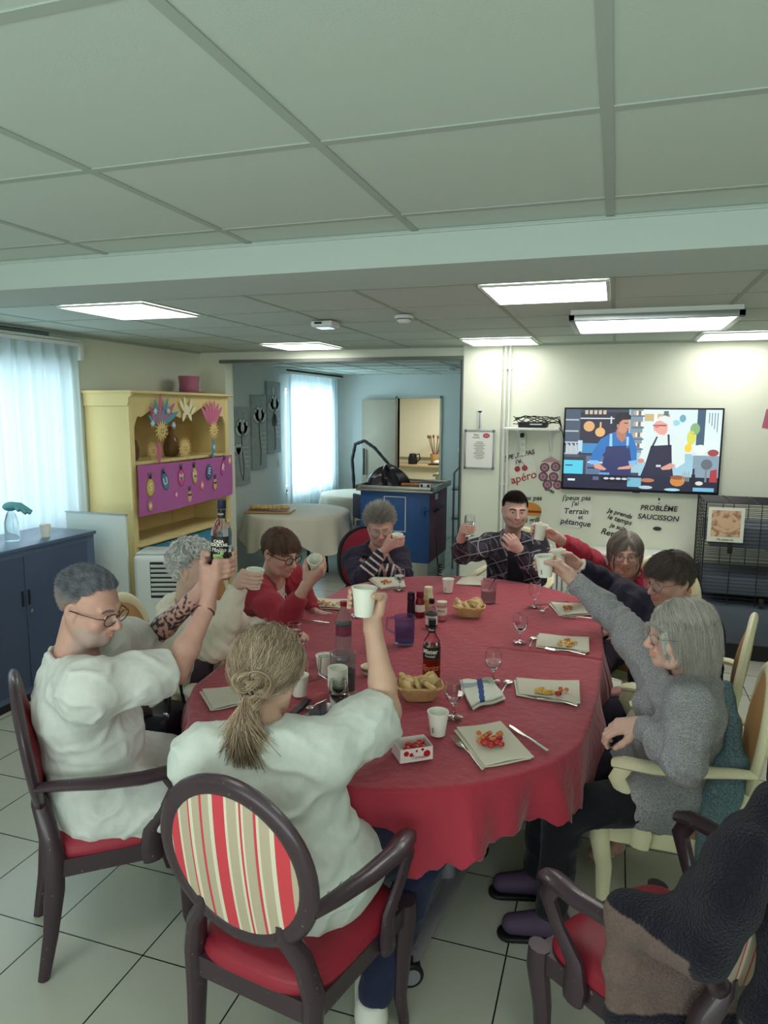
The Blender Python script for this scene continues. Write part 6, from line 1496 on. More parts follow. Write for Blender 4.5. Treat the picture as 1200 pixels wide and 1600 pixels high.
# ------------------------------------------------------------------ hair
def hair_mesh(c, F, s, st, seed):
    """strands grown over the skull; returns verts, faces, colours in world space"""
    r = np.random.default_rng(seed); n = st['n']
    ec = np.array([0, -.016, .034]); er = np.array([.079, .098, .088])+st.get('vol', 0.0)*np.array([1, 1, 1.1])
    # roots
    pts = []
    hl = st.get('hairline', .055); nape = st.get('nape', -.075)
    while len(pts) < n:
        v = r.normal(size=(n*3, 3)); v /= np.linalg.norm(v, axis=1)[:, None]; q = ec+v*er*.985
        x, y, z = q.T; az = np.abs(x)
        front = hl-.10*np.clip(az-.055, 0, 1)-st.get('temple', .0)*np.clip((az-.045)/.02, 0, 1)
        lim = np.where(y > .02, front+.35*np.clip(y-.04, 0, 1)*0, np.where(y > -.02, -.005+(front+.005)*np.clip((y+.02)/.04, 0, 1), np.where(y > -.04, .0, nape+(0-nape)*np.clip((y+.075)/.035, 0, 1))))
        ok = z > lim
        if st.get('bald'): ok &= ~((z > .09) & (y > st['bald']))
        pts += list(q[ok])
    P = np.array(pts[:n]); seg = st.get('seg', 9); ln = st['len']*(1+st.get('lvar', .15)*r.normal(size=n)); ln = np.maximum(ln, .006)
    if st.get('fringe') is not None: m = np.clip((P[:, 1]-.03)/.04, 0, 1); ln = ln*(1-m)+m*st['fringe']*(1+.1*r.normal(size=n))
    if st.get('crownlen') is not None: m = np.clip((P[:, 2]-.06)/.05, 0, 1); ln = ln*(1-m)+m*st['crownlen']*(1+.15*r.normal(size=n))
    if st.get('sidelen') is not None: m = np.clip((.05-P[:, 2])/.03, 0, 1)*np.clip((.07-P[:, 1])/.03, 0, 1); ln = ln*(1-m)+m*st['sidelen']*(1+.15*r.normal(size=n))
    T = [P.copy()]; step = ln/seg; crown = np.array(st.get('crown', (0, -.03, .12))); ph = r.uniform(0, 6.28, (n, 3)); wob = st.get('wob', .15)
    p = P.copy(); clump = np.floor(ph[:, 0]*st.get('clumps', 6))
    lift0 = st.get('lift', .004)*(1+.5*r.normal(size=n))
    for i in range(seg):
        g = (p-ec)/er; rad = np.linalg.norm(g, axis=1); nrm = g/er; nrm /= np.linalg.norm(nrm, axis=1)[:, None]
        away = p-crown; away /= np.maximum(np.linalg.norm(away, axis=1), 1e-6)[:, None]
        d = away*st.get('kaway', 1.0)*math.exp(-i/st.get('kdec', 3.0))+np.array(st.get('dir', (0, 0, -.5)))
        if st.get('part') is not None:
            sx = np.sign(p[:, 0]-st['part']); d[:, 0] += sx*st.get('kpart', .8)*np.clip((p[:, 2]-.03)/.06, 0, 1)
        if st.get('gather') is not None: gt = np.array(st['gather'])-p; d = gt/np.maximum(np.linalg.norm(gt, axis=1), .01)[:, None]+.25*np.array([0, 0, .5])*np.clip(1-i/3, 0, 1)
        w_ = np.stack([np.sin(ph[:, 0]+i*.9+clump*1.7), np.sin(ph[:, 1]+i*.8+clump*.6), np.sin(ph[:, 2]+i*.7)], 1)*wob
        d = d+w_; kout = st.get('out', 0.0)
        dn = (d*nrm).sum(1)[:, None]; near = np.clip(1.25-rad, 0, .25)[:, None]*4
        d = d-nrm*dn*near*np.where(dn < 0, 1, .6)+nrm*kout
        if st.get('curl'):
            a = i*st['curl']+np.sin(np.round(P[:, 0]*70)*12.9+np.round(P[:, 1]*70)*7.3+np.round(P[:, 2]*70)*3.7)*9+ph[:, 0]*.12; t1 = np.cross(nrm, [0, 0, 1.0]); t1 /= np.maximum(np.linalg.norm(t1, axis=1), 1e-4)[:, None]; t2 = np.cross(nrm, t1)
            d = t1*np.cos(a)[:, None]+nrm*np.sin(a)[:, None]*1.0+t2*.35*np.sin(a*.5+ph[:, 1])[:, None]+nrm*.25
        d /= np.maximum(np.linalg.norm(d, axis=1), 1e-6)[:, None]
        p = p+d*step[:, None]
        g = (p-ec)/er; rad = np.linalg.norm(g, axis=1); mn = 1+(lift0*min(1, (i+1)/3)+.0015)/.09
        m = rad < mn; p[m] = ec+g[m]/rad[m][:, None]*er*mn[m][:, None]
        if st.get('tuck') is not None:   # keep falling hair close to the neck
            m = p[:, 2] < st['tuck']; p[m, 0] *= .985; p[m, 1] = np.where(p[m, 1] < -.02, p[m, 1]*.985, p[m, 1])
        if not st.get('face'):
            m = (p[:, 1] > .055) & (p[:, 2] < .03) & (np.abs(p[:, 0]) < .058); p[m, 0] = np.sign(p[m, 0]+1e-6)*.058
        T.append(p.copy())
    T = np.stack(T, 1); wd = st.get('w', .0012)
    tang = np.gradient(T, axis=1); tang /= np.maximum(np.linalg.norm(tang, axis=2), 1e-9)[..., None]
    ref = np.array([.31, .2, .93]); a = np.cross(tang, ref); a /= np.maximum(np.linalg.norm(a, axis=2), 1e-6)[..., None]; b = np.cross(tang, a)
    taper = np.linspace(1, .35, seg+1)[None, :, None]*wd
    ring = [T+(a*cos(q)+b*sin(q))*taper for q in (0, 2.094, 4.189)]
    V = np.stack(ring, 2).reshape(-1, 3); base = (np.arange(n)*(seg+1)*3)[:, None, None]+np.arange(seg)[None, :, None]*3
    j = np.arange(3)[None, None, :]; j2 = (j+1) % 3
    Fq = np.stack(np.broadcast_arrays(base+j, base+j2, base+3+j2, base+3+j), -1).reshape(-1, 4)
    c0, c1 = np.array(st['col'][:3]), np.array(st['col2'][:3]); mxv = np.clip(.5+.2*r.normal(size=n)+.34*np.sin(P[:, 0]*190+3*np.sin(P[:, 1]*60))*np.sin(P[:, 1]*75+2*np.sin(P[:, 2]*80)), 0, 1)
    if st.get('sidecol') is not None: m = np.clip((.05-P[:, 2])/.03, 0, 1)[:, None]
    cc = c0*(1-mxv[:, None])+c1*mxv[:, None]
    if st.get('sidecol') is not None: cc = cc*(1-m)+np.array(st['sidecol'][:3])*m
    Cc = np.repeat(cc, (seg+1)*3, axis=0)
    # cap under the strands
    S_ = SDF(); S_.ell(ec, er*1.005, None, .01); Vc, Fc = S_.mesh(.007)
    x, y, z = Vc.T; az = np.abs(x); front = hl+.004-.10*np.clip(az-.055, 0, 1)-st.get('temple', .0)*np.clip((az-.045)/.02, 0, 1)
    lim = np.where(y > .02, front, np.where(y > -.02, .0+(front)*np.clip((y+.02)/.04, 0, 1), np.where(y > -.04, .005, nape+.01+(-.005-nape)*np.clip((y+.075)/.035, 0, 1))))
    okv = z > lim+.002
    if st.get('bald'): okv &= ~((z > .09) & (y > st['bald']))
    keep = okv[Fc].all(1); Vc, Fc = tri_compact(Vc, Fc, keep)
    Cb = np.tile((c0*.8+c1*.2)*.8 if st.get('sidecol') is None else (c0*.5+c1*.5), (len(Vc), 1))
    if st.get('sidecol') is not None: m = np.clip((.055-Vc[:, 2])/.04, 0, 1)[:, None]; Cb = Cb*(1-m)+np.array(st['sidecol'][:3])*m
    Va = np.concatenate([V, Vc]); Fa = np.concatenate([Fq, Fc+len(V)]); Ca = np.concatenate([Cc, Cb])
    return (Va*s) @ F.T+np.asarray(c), Fa, Ca
def strands_world(paths, wd, n3, cols):
    V = []; F_ = []; C_ = []; o = 0
    for pts, w_, c in zip(paths, wd, cols):
        mb = MB(); mb.tube(pts, w_, n=n3, cap=False); V += mb.v; F_ += [tuple(i+o for i in f) for f in mb.f]; C_ += [c]*len(mb.v); o += len(mb.v)
    return np.array(V), np.array(F_), np.array(C_)

# ------------------------------------------------------------------ a seated person
def skin_mat(): return mat('skin', (200, 150, 120), .5, vcol=True, sss=.12, bump=.12, bscale=220, var=.05, vscale=30)
M_skin = skin_mat(); M_hair = mat('hair', (120, 100, 80), .45, vcol=True, spec=.35)
def torso_prims(S_, J, g, inf, sleeve=None, woman=False, legs=False, hemz=None, k=.05, bust=1.0, belly=0.0, neckcut=True):
    F = J['F']; pe, nk = J['pelv'], J['neck']; U = unit(nk-pe); L = np.linalg.norm(nk-pe); mid = lambda t, y=0, x=0: pe+(nk-pe)*t+F[:, 1]*y+F[:, 0]*x
    Fr = np.stack([F[:, 0], np.cross(U, F[:, 0]), U], 1)
    S_.ell(mid(.06), ((.165*g+inf), (.125*g+inf), .12+inf), Fr, k); S_.ell(mid(.36, .01), (.145*g+inf, (.105+belly)*g+inf, .13+inf), Fr, k)
    S_.ell(mid(.68, .0), (.160*g+inf, .108*g+inf, .15+inf), Fr, k)
    if woman:
        for q in (-1, 1): S_.ell(mid(.60, .085*g, q*.07), (.062*bust+inf, .055*bust+inf, .06*bust+inf), Fr, .04)
    for sd in 'RL':
        sh = J['sh'+sd]; S_.cap(mid(.90, -.01), sh+U*.005, .056*g+inf, .052*g+inf, .04)
        S_.cap(mid(.62), sh-U*.03, .07*g+inf, .055*g+inf, .04)
def person(name_label, J, sk, hair, P, clothes, glasses=None, cups=None, seed=1, vox=.0055, fine=.0032, s=1.0, girth=1.0):
    """J: joints (world). clothes: list of dicts. P: face options."""
    J = {k: np.asarray(v, float) for k, v in J.items()}
    up = unit(J['neck']-J['pelv']); rt = J['shR']-J['shL']; f = unit(np.cross(up, rt)); r = unit(np.cross(f, up)); J['F'] = np.stack([r, f, up], 1)
    hf = frame3(J['face'], J.get('hup', np.array([0, 0, 1.0]))); hs = P.get('hs', 1.0)
    t = thing('person', name_label, 'person', (float(J['pelv'][0]), float(J['pelv'][1]), 0.0))
    L0 = np.array(t.location)
    # body
    B = SDF(); g = girth
    torso_prims(B, J, g*.93, -.004, woman=False)
    B.cap(J['neck']-up*.03-f*.01, J['head']+hf @ (np.array([0, -.02, -.065])*hs), .058*P.get('nk', 1), .052*P.get('nk', 1)*hs, .03)
    if P.get('fat'): B.ell(J['head']+hf @ (np.array([0, .03, -.105])*hs), (.045, .045, .022), hf, .03)
    armr = P.get('armr', 1.0)
    for sd in 'RL':
        a, e, w_ = J['sh'+sd], J['el'+sd], J['wr'+sd]
        B.path([a, a+(e-a)*.5, e], [.048*armr, .044*armr, .038*armr], k=.02); B.path([e, e+(w_-e)*.35, w_], [.038*armr, .038*armr, .0255*armr], k=.02)
    hipw = .088*g; z0 = J['pelv']-up*.02
    kn = {}
    for q, sd in ((1, 'R'), (-1, 'L')):
        hp = z0+r*hipw*q+f*.03; K = J.get('kn'+sd); 
        if K is None: ff = unit([f[0], f[1], 0]); K = np.array([hp[0], hp[1], .50])+ff*.40+r*q*.03
        A_ = J.get('an'+sd)
        if A_ is None: A_ = np.array([K[0], K[1], .085])+unit([f[0], f[1], 0])*.03
        J['kn'+sd] = K; J['an'+sd] = A_; J['hp'+sd] = hp
        B.path([hp, K], [.075*g, .052], k=.03); B.path([K, K+(A_-K)*.35, A_], [.052, .05, .032], k=.02)
        fd = unit([f[0], f[1], 0]); B.cap(A_-[0, 0, .045]+fd*0, A_-[0, 0, .05]+fd*.13, .032, .022, .03)
    for h_ in J.get('hands', []): pass
    Lh = head_sdf(B, J['head'], hf, hs, P)
    zones = [(J['head']+hf @ np.array([0, .0, -.01]), .165*hs)]
    for hd in P['hands']:
        if hd[0] == 'grip': grip_hand(B, J['wr'+hd[1]], hd[2], hd[3], hd[4], 1 if hd[1] == 'R' else -1, **hd[5]); zones.append((np.asarray(hd[2])*.55+J['wr'+hd[1]]*.45, .125))
        else: free_hand(B, J['wr'+hd[1]], hd[2], hd[3], 1 if hd[1] == 'R' else -1, **hd[4]); zones.append((J['wr'+hd[1]]+unit(hd[2])*.085, .125))
    for hd in P.get('hide', []): pass
    V, Fq = B.mesh(vox); V = relax(V, Fq, 1)
    cen = V[Fq].mean(1); ins = np.zeros(len(Fq), bool)
    for (zc, zr) in zones: ins |= (np.linalg.norm(cen-zc, axis=1) < zr-.004)
    V, Fq = tri_compact(V, Fq, ~ins); VV = [V]; FFs = [Fq]; o = len(V)
    for zi, (zc, zr) in enumerate(zones):
        v, fq = B.mesh(fine, zc-zr-.01, zc+zr+.01); c_ = v[fq].mean(1); keep = np.linalg.norm(c_-zc, axis=1) < zr
        for zc2, zr2 in zones[:zi]: keep &= np.linalg.norm(c_-zc2, axis=1) > zr2-.004
        v, fq = tri_compact(v, fq, keep); v = relax(v, fq, 1, .35); VV.append(v); FFs.append(fq+o); o += len(v)
    V = np.concatenate(VV); Fq = np.concatenate(FFs)
    base = np.array(sk[:3]); Cc = np.tile(base, (len(V), 1))
    hm = np.linalg.norm(V-J['head'], axis=1) < .16*hs; Cc[hm] = paint_head(V[hm], base, J['head'], hf, hs, P)
    if P.get('tattoo'):
        e, w_ = J['elL'], J['wrL']; d = w_-e; L2 = d @ d; tt = ((V-e) @ d)/L2; rr = V-(e+tt[:, None]*d); near = (np.linalg.norm(rr, axis=1) < .07) & (tt > -.35) & (tt < .88)
        U1 = unit(np.cross(d, [0, 0, 1])); U2 = np.cross(unit(d), U1); an = np.arctan2(rr @ U2, rr @ U1)
        pat = np.sin(tt*38+3*np.sin(an*3+tt*9))*np.sin(an*5+2.5*np.sin(tt*17))+.6*np.sin(tt*60)*np.sin(an*9)+.7*((np.abs((tt*5) % 1-.5)) < .09)
        Cc[near & (pat > .12)] = np.array(srgb(62, 50, 56)[:3])
    em = eyes_mb(Lh, hf, hs, None); nb = len(V)
    Vall = np.concatenate([V, np.array(em.v)]); Fall = [tuple(x) for x in Fq.tolist()]+[tuple(i+nb for i in f_) for f_ in em.f]
    mi = [0]*len(Fq)+em.m; Cc = np.concatenate([Cc, np.ones((len(em.v), 3))*.5])
    me_o = mesh_obj('body', Vall-L0, Fall, [M_skin, M_eyew, mat('iris_'+P.get('iris', 'brown'), {'brown': (84, 56, 40), 'blue': (96, 120, 136), 'grey': (96, 96, 92)}[P.get('iris', 'brown')], .15), M_pup], t, mi, Cc, smooth=180)
    # hair
    for hi, st in enumerate(hair if isinstance(hair, list) else [hair]):
        Vh, Fh, Ch = hair_mesh(J['head'], hf, hs, st, seed+hi)
        if st.get('extra'): 
            Vx, Fx, Cx = st['extra'](J, hf, hs); Fh = np.concatenate([Fh, Fx+len(Vh)]); Vh = np.concatenate([Vh, Vx]); Ch = np.concatenate([Ch, Cx])
        mesh_obj('hair', Vh-L0, Fh, M_hair, t, None, Ch, smooth=180)
    # clothes
    for c in clothes: garment(c, J, t, L0, g, P, hf, hs)
    if glasses: make_glasses(t, L0, J['head'], hf, hs, glasses)
    return t, J, hf
def noise3(V, f, sd, st=(1, 1, 1)):
    r = np.random.default_rng(sd); o = np.zeros(len(V)); Q = V*np.array(st)
    for i in range(7):
        d = r.normal(size=3); d /= np.linalg.norm(d); e = r.normal(size=3); o += np.sin((Q @ d)*f*(.7+.25*i)+r.uniform(0, 6)+1.4*np.sin((Q @ e)*f*.5+i))/(1+.35*i)
    return o/3.2
def garment(c, J, t, L0, g, P, hf, hs):
    S_ = SDF(); inf = c.get('inf', .012); F = J['F']; up = F[:, 2]; f = F[:, 1]; r = F[:, 0]; kind = c['kind']; vx = c.get('vox', .0065)
    if kind in ('top', 'jacket'):
        torso_prims(S_, J, g, inf, woman=c.get('woman', False), bust=c.get('bust', 1), belly=c.get('belly', 0))
        if c.get('long', 0):
            S_.ell(J['pelv']-up*c['long']*.5+f*.02, (.175*g+inf, .15*g+inf, .09+c['long']*.5), F, .05)
            for sd in 'RL': S_.cap(J['hp'+sd], J['hp'+sd]+(J['kn'+sd]-J['hp'+sd])*c.get('lap', .35), .096*g+inf*.9, .086*g+inf*.7, .04)
        ar = c.get('ar', 1.0)
        for sd in 'RL':
            a, e, w_ = J['sh'+sd], J['el'+sd], J['wr'+sd]; sl = c.get('sleeve'+sd, c.get('sleeve', 1.0))
            if sl <= .5:
                q = sl*2; m = a+(e-a)*q; S_.path([a, a+(m-a)*.6, m], [(.046+inf)*ar, (.050+inf)*ar, (.056+inf)*ar], k=.06)
            else:
                q = (sl-.5)*2; m = e+(w_-e)*q; S_.path([a, a+(e-a)*.5, e], [(.044+inf)*ar, (.043+inf)*ar, (.041+inf)*ar], k=.055); S_.path([e, e+(m-e)*.4, m], [(.043+inf)*ar, (.040+inf*.8)*ar, (.031+inf*.55)*ar], k=.02)
        if c.get('collar'):
            nb = J['neck']-up*.015
            for k_ in range(14):
                a1, a2 = 2*pi*k_/14, 2*pi*(k_+1)/14
                pp = lambda a_: nb+r*.072*cos(a_)+f*(.066*sin(a_)+.008)+up*(c['collar']*(.02-.032*sin(a_)))
                S_.cap(pp(a1), pp(a2), .014, .014, .012)
        if c.get('hood'):
            S_.ell(J['neck']-f*.06+up*.0, (.12, .06, .05), F, .04)
        # openings
        nd = c.get('neck', .062); S_.cap(J['neck']-up*.0+f*.012, J['neck']+up*.25+f*.02, nd, nd*1.2, .008, True)
        if c.get('vneck'): S_.path
        if c.get('vneck'): S_.cap(J['neck']+f*.09+up*.02, J['neck']+f*.12-up*c['vneck'], .045, .006, .008, True)
        if c.get('open'):
            o_ = c['open']
            S_.cap(J['neck']+f*.12+up*.06, J['pelv']+f*.19-up*.16, .055+o_*.25, .045+o_, .01, True)
            S_.cap(J['neck']+f*.20+up*.06, J['pelv']+f*.26-up*.16, .07+o_*.4, .06+o_, .01, True)
        if c.get('hem') is not None: S_.box((J['pelv'][0], J['pelv'][1], c['hem']-.5), (.8, .8, .5), None, 0, .004, True)
        for sd in 'RL':   # cuff cuts so that the sleeve ends flat
            a, e, w_ = J['sh'+sd], J['el'+sd], J['wr'+sd]; sl = c.get('sleeve'+sd, c.get('sleeve', 1.0))
            (p0, p1) = (a, e) if sl <= .5 else (e, w_); q = sl*2 if sl <= .5 else (sl-.5)*2; d = unit(p1-p0); m = p0+(p1-p0)*q
            Fx = frame3(d, [.01, .02, 1] if abs(d[2]) < .95 else [1, 0, 0]); cw = (.105, .06) if sl <= .5 else (.056, .034); S_.box(m+d*(cw[1]+.002), (cw[0], cw[1], cw[0]), Fx, 0, .003, True)
    elif kind == 'trousers':
        for sd in 'RL':
            S_.path([J['hp'+sd], J['kn'+sd]], [.080*g+inf*.5, .068+inf*.5], k=.03); A_ = J['an'+sd]; K = J['kn'+sd]; S_.path([K, A_+(K-A_)*.08], [.066+inf*.5, c.get('cuff', .056)], k=.02)
        S_.ell(J['pelv']-up*.02, (.172*g+inf*.4, .135*g+inf*.4, .11), F, .04); S_.box((J['anR'][0], J['anR'][1], -.44), (.9, .9, .52), None, 0, .003, True) if c.get('cut', 1) else None
        S_.box(J['pelv']+up*.35, (.4, .4, .25), F, 0, .004, True)
    V, Fq = S_.mesh(vx)
    if not len(Fq): return None
    V = relax(V, Fq, 2); N_ = normals(V, Fq); am = c.get('fold', .004)
    sd_ = len(c.get('name', ''))+int(abs(J['pelv'][0])*100); n = noise3(V, c.get('ff', 26), sd_, (1, 1, 1.2)); n2 = noise3(V, c.get('ff', 26)*2.3, sd_+5, (1.3, 1, .8)); rid = np.exp(-(n/.22)**2)*1.3-.35+.35*np.exp(-(n2/.25)**2)
    V = V+N_*(am*rid)[:, None]
    # folds across the arms at the elbow and armpit
    for sd in 'RL':
        e = J['el'+sd]; a = J['sh'+sd]; w_ = J['wr'+sd]; d = unit(w_-a); dist = np.linalg.norm(V-e, axis=1); tt = (V-e) @ d
        V = V+N_*(c.get('elf', .003)*np.exp(-(dist/.10)**2)*np.sin(tt*170+2*np.sin((V @ f)*25)))[:, None]
    V = relax(V, Fq, 1, .3)
    cols = c['colf'](V, J, hf, N_) if c.get('colf') else None
    if cols is None: cols = np.tile(np.array(c['col'][:3]), (len(V), 1))
    o = mesh_obj(c.get('name', 'shirt'), V-L0, Fq, c['mat'], t, None, cols, smooth=180)
    if c.get('label'): o['label'] = c['label']
    return o
def make_glasses(t, L0, c, F, s, st):
    def L(x, y, z): return Vector((np.asarray(c)+F @ (np.array([x, y, z])*s)-L0).tolist())
    g = MB(); yy = .102; rx, rz = st.get('rx', .024), st.get('rz', .019); zc = st.get('z', -.003); ln = []
    for q in (-1, 1):
        R = [L(q*.033+rx*cos(a)*(1), yy-.10*abs(q*.033+rx*cos(a))*.9+.004, zc+rz*sin(a)*(.85 if sin(a) > 0 else 1)) for a in np.linspace(0, 2*pi, 29)[:-1]]
        g.tube(R, st.get('r', .0014)*s, n=6, closed=True); ln.append(R)
        g.tube([L(q*.057, yy-.0045, zc+.006), L(q*.072, yy-.02, zc+.006), L(q*.082, .03, zc+.004), L(q*.083, -.01, zc+.002), L(q*.082, -.025, zc-.015)], st.get('r', .0014)*s, n=6)
    g.tube([L(-.010, yy+.001, zc+.003), L(0, yy+.003, zc+.007), L(.010, yy+.001, zc+.003)], st.get('r', .0014)*s, n=6)
    fr = obj('eyeglasses', g, st['mat'], t)
    l = MB()
    for R in ln:
        cc = sum(R, Vector())/len(R); l.add([cc]+R, [(0, i+1, (i+1) % len(R)+1) for i in range(len(R))])
    obj('lens', l, mat('lens', (235, 238, 238), .02, alpha=.16, spec=.8), fr)
    return fr
# ------------------------------------------------------------------ people: joints in metres
PJ = {
  'P1': {'head': [-1.637, 1.864, 1.233], 'neck': [-1.701, 1.836, 1.046], 'shR': [-1.526, 1.708, 1.017], 'shL': [-1.684, 1.983, 1.068], 'cen': [-1.344, 2.214, 1.324], 'pelv': [-1.7, 1.93, 0.57], 'elR': [-1.391, 1.964, 0.993], 'wrR': [-1.375, 2.156, 1.168], 'elL': [-1.72, 2.252, 0.966], 'wrL': [-1.537, 2.304, 1.143]},
  'P2': {'head': [-1.762, 2.665, 1.176], 'neck': [-1.803, 2.676, 0.986], 'shR': [-1.803, 2.539, 0.922], 'shL': [-1.714, 2.799, 0.905], 'cen': [-1.409, 2.574, 1.181], 'pelv': [-1.9, 2.72, 0.56], 'elR': [-1.559, 2.489, 0.899], 'wrR': [-1.498, 2.59, 1.128], 'elL': [-1.729, 3.017, 0.785], 'wrL': [-1.51, 3.018, 0.801]},
  'P3': {'head': [-1.652, 3.301, 1.137], 'neck': [-1.723, 3.338, 0.974], 'shR': [-1.716, 3.146, 0.952], 'shL': [-1.678, 3.507, 0.939], 'cen': [-1.36, 3.095, 1.136], 'pelv': [-1.93, 3.5, 0.56], 'elR': [-1.503, 3.041, 0.844], 'wrR': [-1.394, 3.055, 1.034], 'elL': [-1.68, 3.68, 0.745], 'wrL': [-1.538, 3.512, 0.747]},
  'P4': {'head': [-1.54, 4.635, 1.073], 'neck': [-1.58, 4.671, 0.903], 'shR': [-1.697, 4.528, 0.844], 'shL': [-1.447, 4.768, 0.842], 'cen': [-1.355, 4.446, 1.021], 'pelv': [-1.62, 4.85, 0.56], 'elR': [-1.577, 4.318, 0.747], 'wrR': [-1.444, 4.404, 0.94], 'elL': [-1.335, 4.554, 0.748], 'wrL': [-1.577, 4.484, 0.812]},
  'P5': {'head': [-0.631, 4.845, 1.203], 'neck': [-0.652, 4.884, 1.012], 'shR': [-0.794, 4.807, 0.953], 'shL': [-0.487, 4.928, 0.951], 'cen': [-0.839, 4.307, 1.147], 'pelv': [-0.66, 5.0, 0.56], 'elR': [-0.935, 4.555, 0.929], 'wrR': [-0.901, 4.338, 1.069], 'elL': [-0.457, 4.698, 0.777], 'wrL': [-0.557, 4.568, 0.978]},
  'P6': {'head': [0.086, 4.158, 1.085], 'neck': [0.123, 4.22, 0.928], 'shR': [-0.038, 4.225, 0.953], 'shL': [0.262, 4.161, 0.872], 'cen': [-0.359, 3.808, 1.241], 'pelv': [0.18, 4.25, 0.56], 'elR': [-0.161, 4.037, 1.084], 'wrR': [-0.282, 3.871, 1.207], 'elL': [0.213, 3.973, 0.699], 'wrL': [0.068, 4.151, 0.63]},
  'P7': {'head': [0.264, 3.351, 1.132], 'neck': [0.334, 3.398, 1.008], 'shR': [0.183, 3.531, 0.948], 'shL': [0.4, 3.28, 0.929], 'cen': [-0.241, 3.572, 1.153], 'pelv': [0.36, 3.35, 0.56], 'elR': [0.017, 3.726, 0.992], 'wrR': [-0.147, 3.604, 1.117], 'elL': [0.317, 3.19, 0.672], 'wrL': [0.125, 3.313, 0.598]},
  'P8': {'head': [0.241, 2.515, 1.133], 'neck': [0.289, 2.542, 0.997], 'shR': [0.173, 2.68, 0.965], 'shL': [0.273, 2.368, 0.935], 'cen': [-0.251, 2.913, 1.251], 'pelv': [0.29, 2.64, 0.56], 'elR': [0.045, 2.887, 1.056], 'wrR': [-0.144, 2.912, 1.206], 'elL': [0.217, 2.13, 0.847], 'wrL': [0.115, 2.347, 0.855]},
  'P9': {'head': [-0.928, 1.759, 1.116], 'neck': [-0.911, 1.671, 0.991], 'shR': [-0.736, 1.718, 0.93], 'shL': [-1.039, 1.587, 0.925], 'cen': [-0.716, 2.0, 1.297], 'pelv': [-0.82, 1.58, 0.56], 'elR': [-0.626, 1.963, 0.961], 'wrR': [-0.693, 2.02, 1.197], 'elL': [-1.117, 1.76, 0.732], 'wrL': [-0.94, 1.913, 0.856]},
}
SK = {'P1': srgb(200, 156, 140), 'P2': srgb(208, 172, 156), 'P3': srgb(200, 158, 142), 'P4': srgb(200, 154, 140), 'P5': srgb(198, 158, 144), 'P6': srgb(206, 162, 148), 'P7': srgb(198, 154, 140), 'P8': srgb(208, 168, 152), 'P9': srgb(206, 168, 146)}
FACE = {'P1': (.96, .06, -.30), 'P2': (.97, .12, -.12), 'P3': (.93, -.32, -.30), 'P4': (.36, -.90, -.30), 'P5': (.30, -.95, -.06), 'P6': (.02, -1.0, -.08), 'P7': (-.74, -.62, -.16), 'P8': (-.93, -.36, -.04), 'P9': (-.10, .95, -.28)}
HUP = {'P4': (-.10, .1, 1), 'P5': (.05, 0, 1), 'P9': (.05, .2, 1), 'P3': (.0, .0, 1)}
for k in PJ: PJ[k]['face'] = FACE[k]; PJ[k]['hup'] = HUP.get(k, (0, 0, 1))
def A3(k, j): return np.array(PJ[k][j], float)
def cloth_mat(name, rough=.85, bump=.25, bscale=140, var=.04, vscale=40, sheen=.1): return mat(name, (200, 200, 200), rough, bump=bump, bscale=bscale, vcol=True, var=var, vscale=vscale, sheen=sheen, spec=.2)
M_cot = cloth_mat('cotton', .85, .12, 260); M_knit = cloth_mat('fine_knit', .9, .5, 320); M_twill = cloth_mat('twill', .9, .2, 400)
def held_cup(label, c, axis, R=.033, s=1.0, printed=False):
    ax = unit(axis); p = np.asarray(c)-ax*.045*s; q = Vector((0, 0, 1)).rotation_difference(Vector(ax.tolist())); t = paper_cup(label, Vector(p.tolist()), s=s, printed=printed)
    t.rotation_mode = 'QUATERNION'; t.rotation_quaternion = q; return t
def shoes(t, J, col, white=False):
    L0 = np.array(t.location); f = unit([J['F'][0, 1], J['F'][1, 1], 0])
    for sd in 'RL':
        A_ = J['an'+sd]; fd = unit(J.get('toe'+sd, f)); S_ = SDF(); S_.cap(A_-[0, 0, .03], A_-[0, 0, .035]+fd*.14, .048, .036, .04); S_.cap(A_-[0, 0, .03]-fd*.03, A_+[0, 0, .01]-fd*.01, .044, .04, .03)
        zc = float(A_[2])-.085; S_.box((A_[0], A_[1], zc-.2), (.5, .5, .2), None, 0, .003, True); S_.box(A_+[0, 0, .12], (.2, .2, .1), None, 0, .003, True)
        V, Fq = S_.mesh(.006); V = relax(V, Fq, 1); o = mesh_obj('shoe', V-L0, Fq, col, t, smooth=180)
        S2 = SDF(); S2.cap(A_-[0, 0, .075]-fd*.03, A_-[0, 0, .075]+fd*.15, .05, .042, .01); S2.box((A_[0], A_[1], zc+.02+.2), (.5, .5, .2), None, 0, .002, True); S2.box((A_[0], A_[1], zc-.2), (.5, .5, .2), None, 0, .002, True)
        V, Fq = S2.mesh(.006); m = mesh_obj('sole', V-L0, Fq, M_white if white else M_black, o, smooth=60)
W_col = srgb(208, 212, 206)

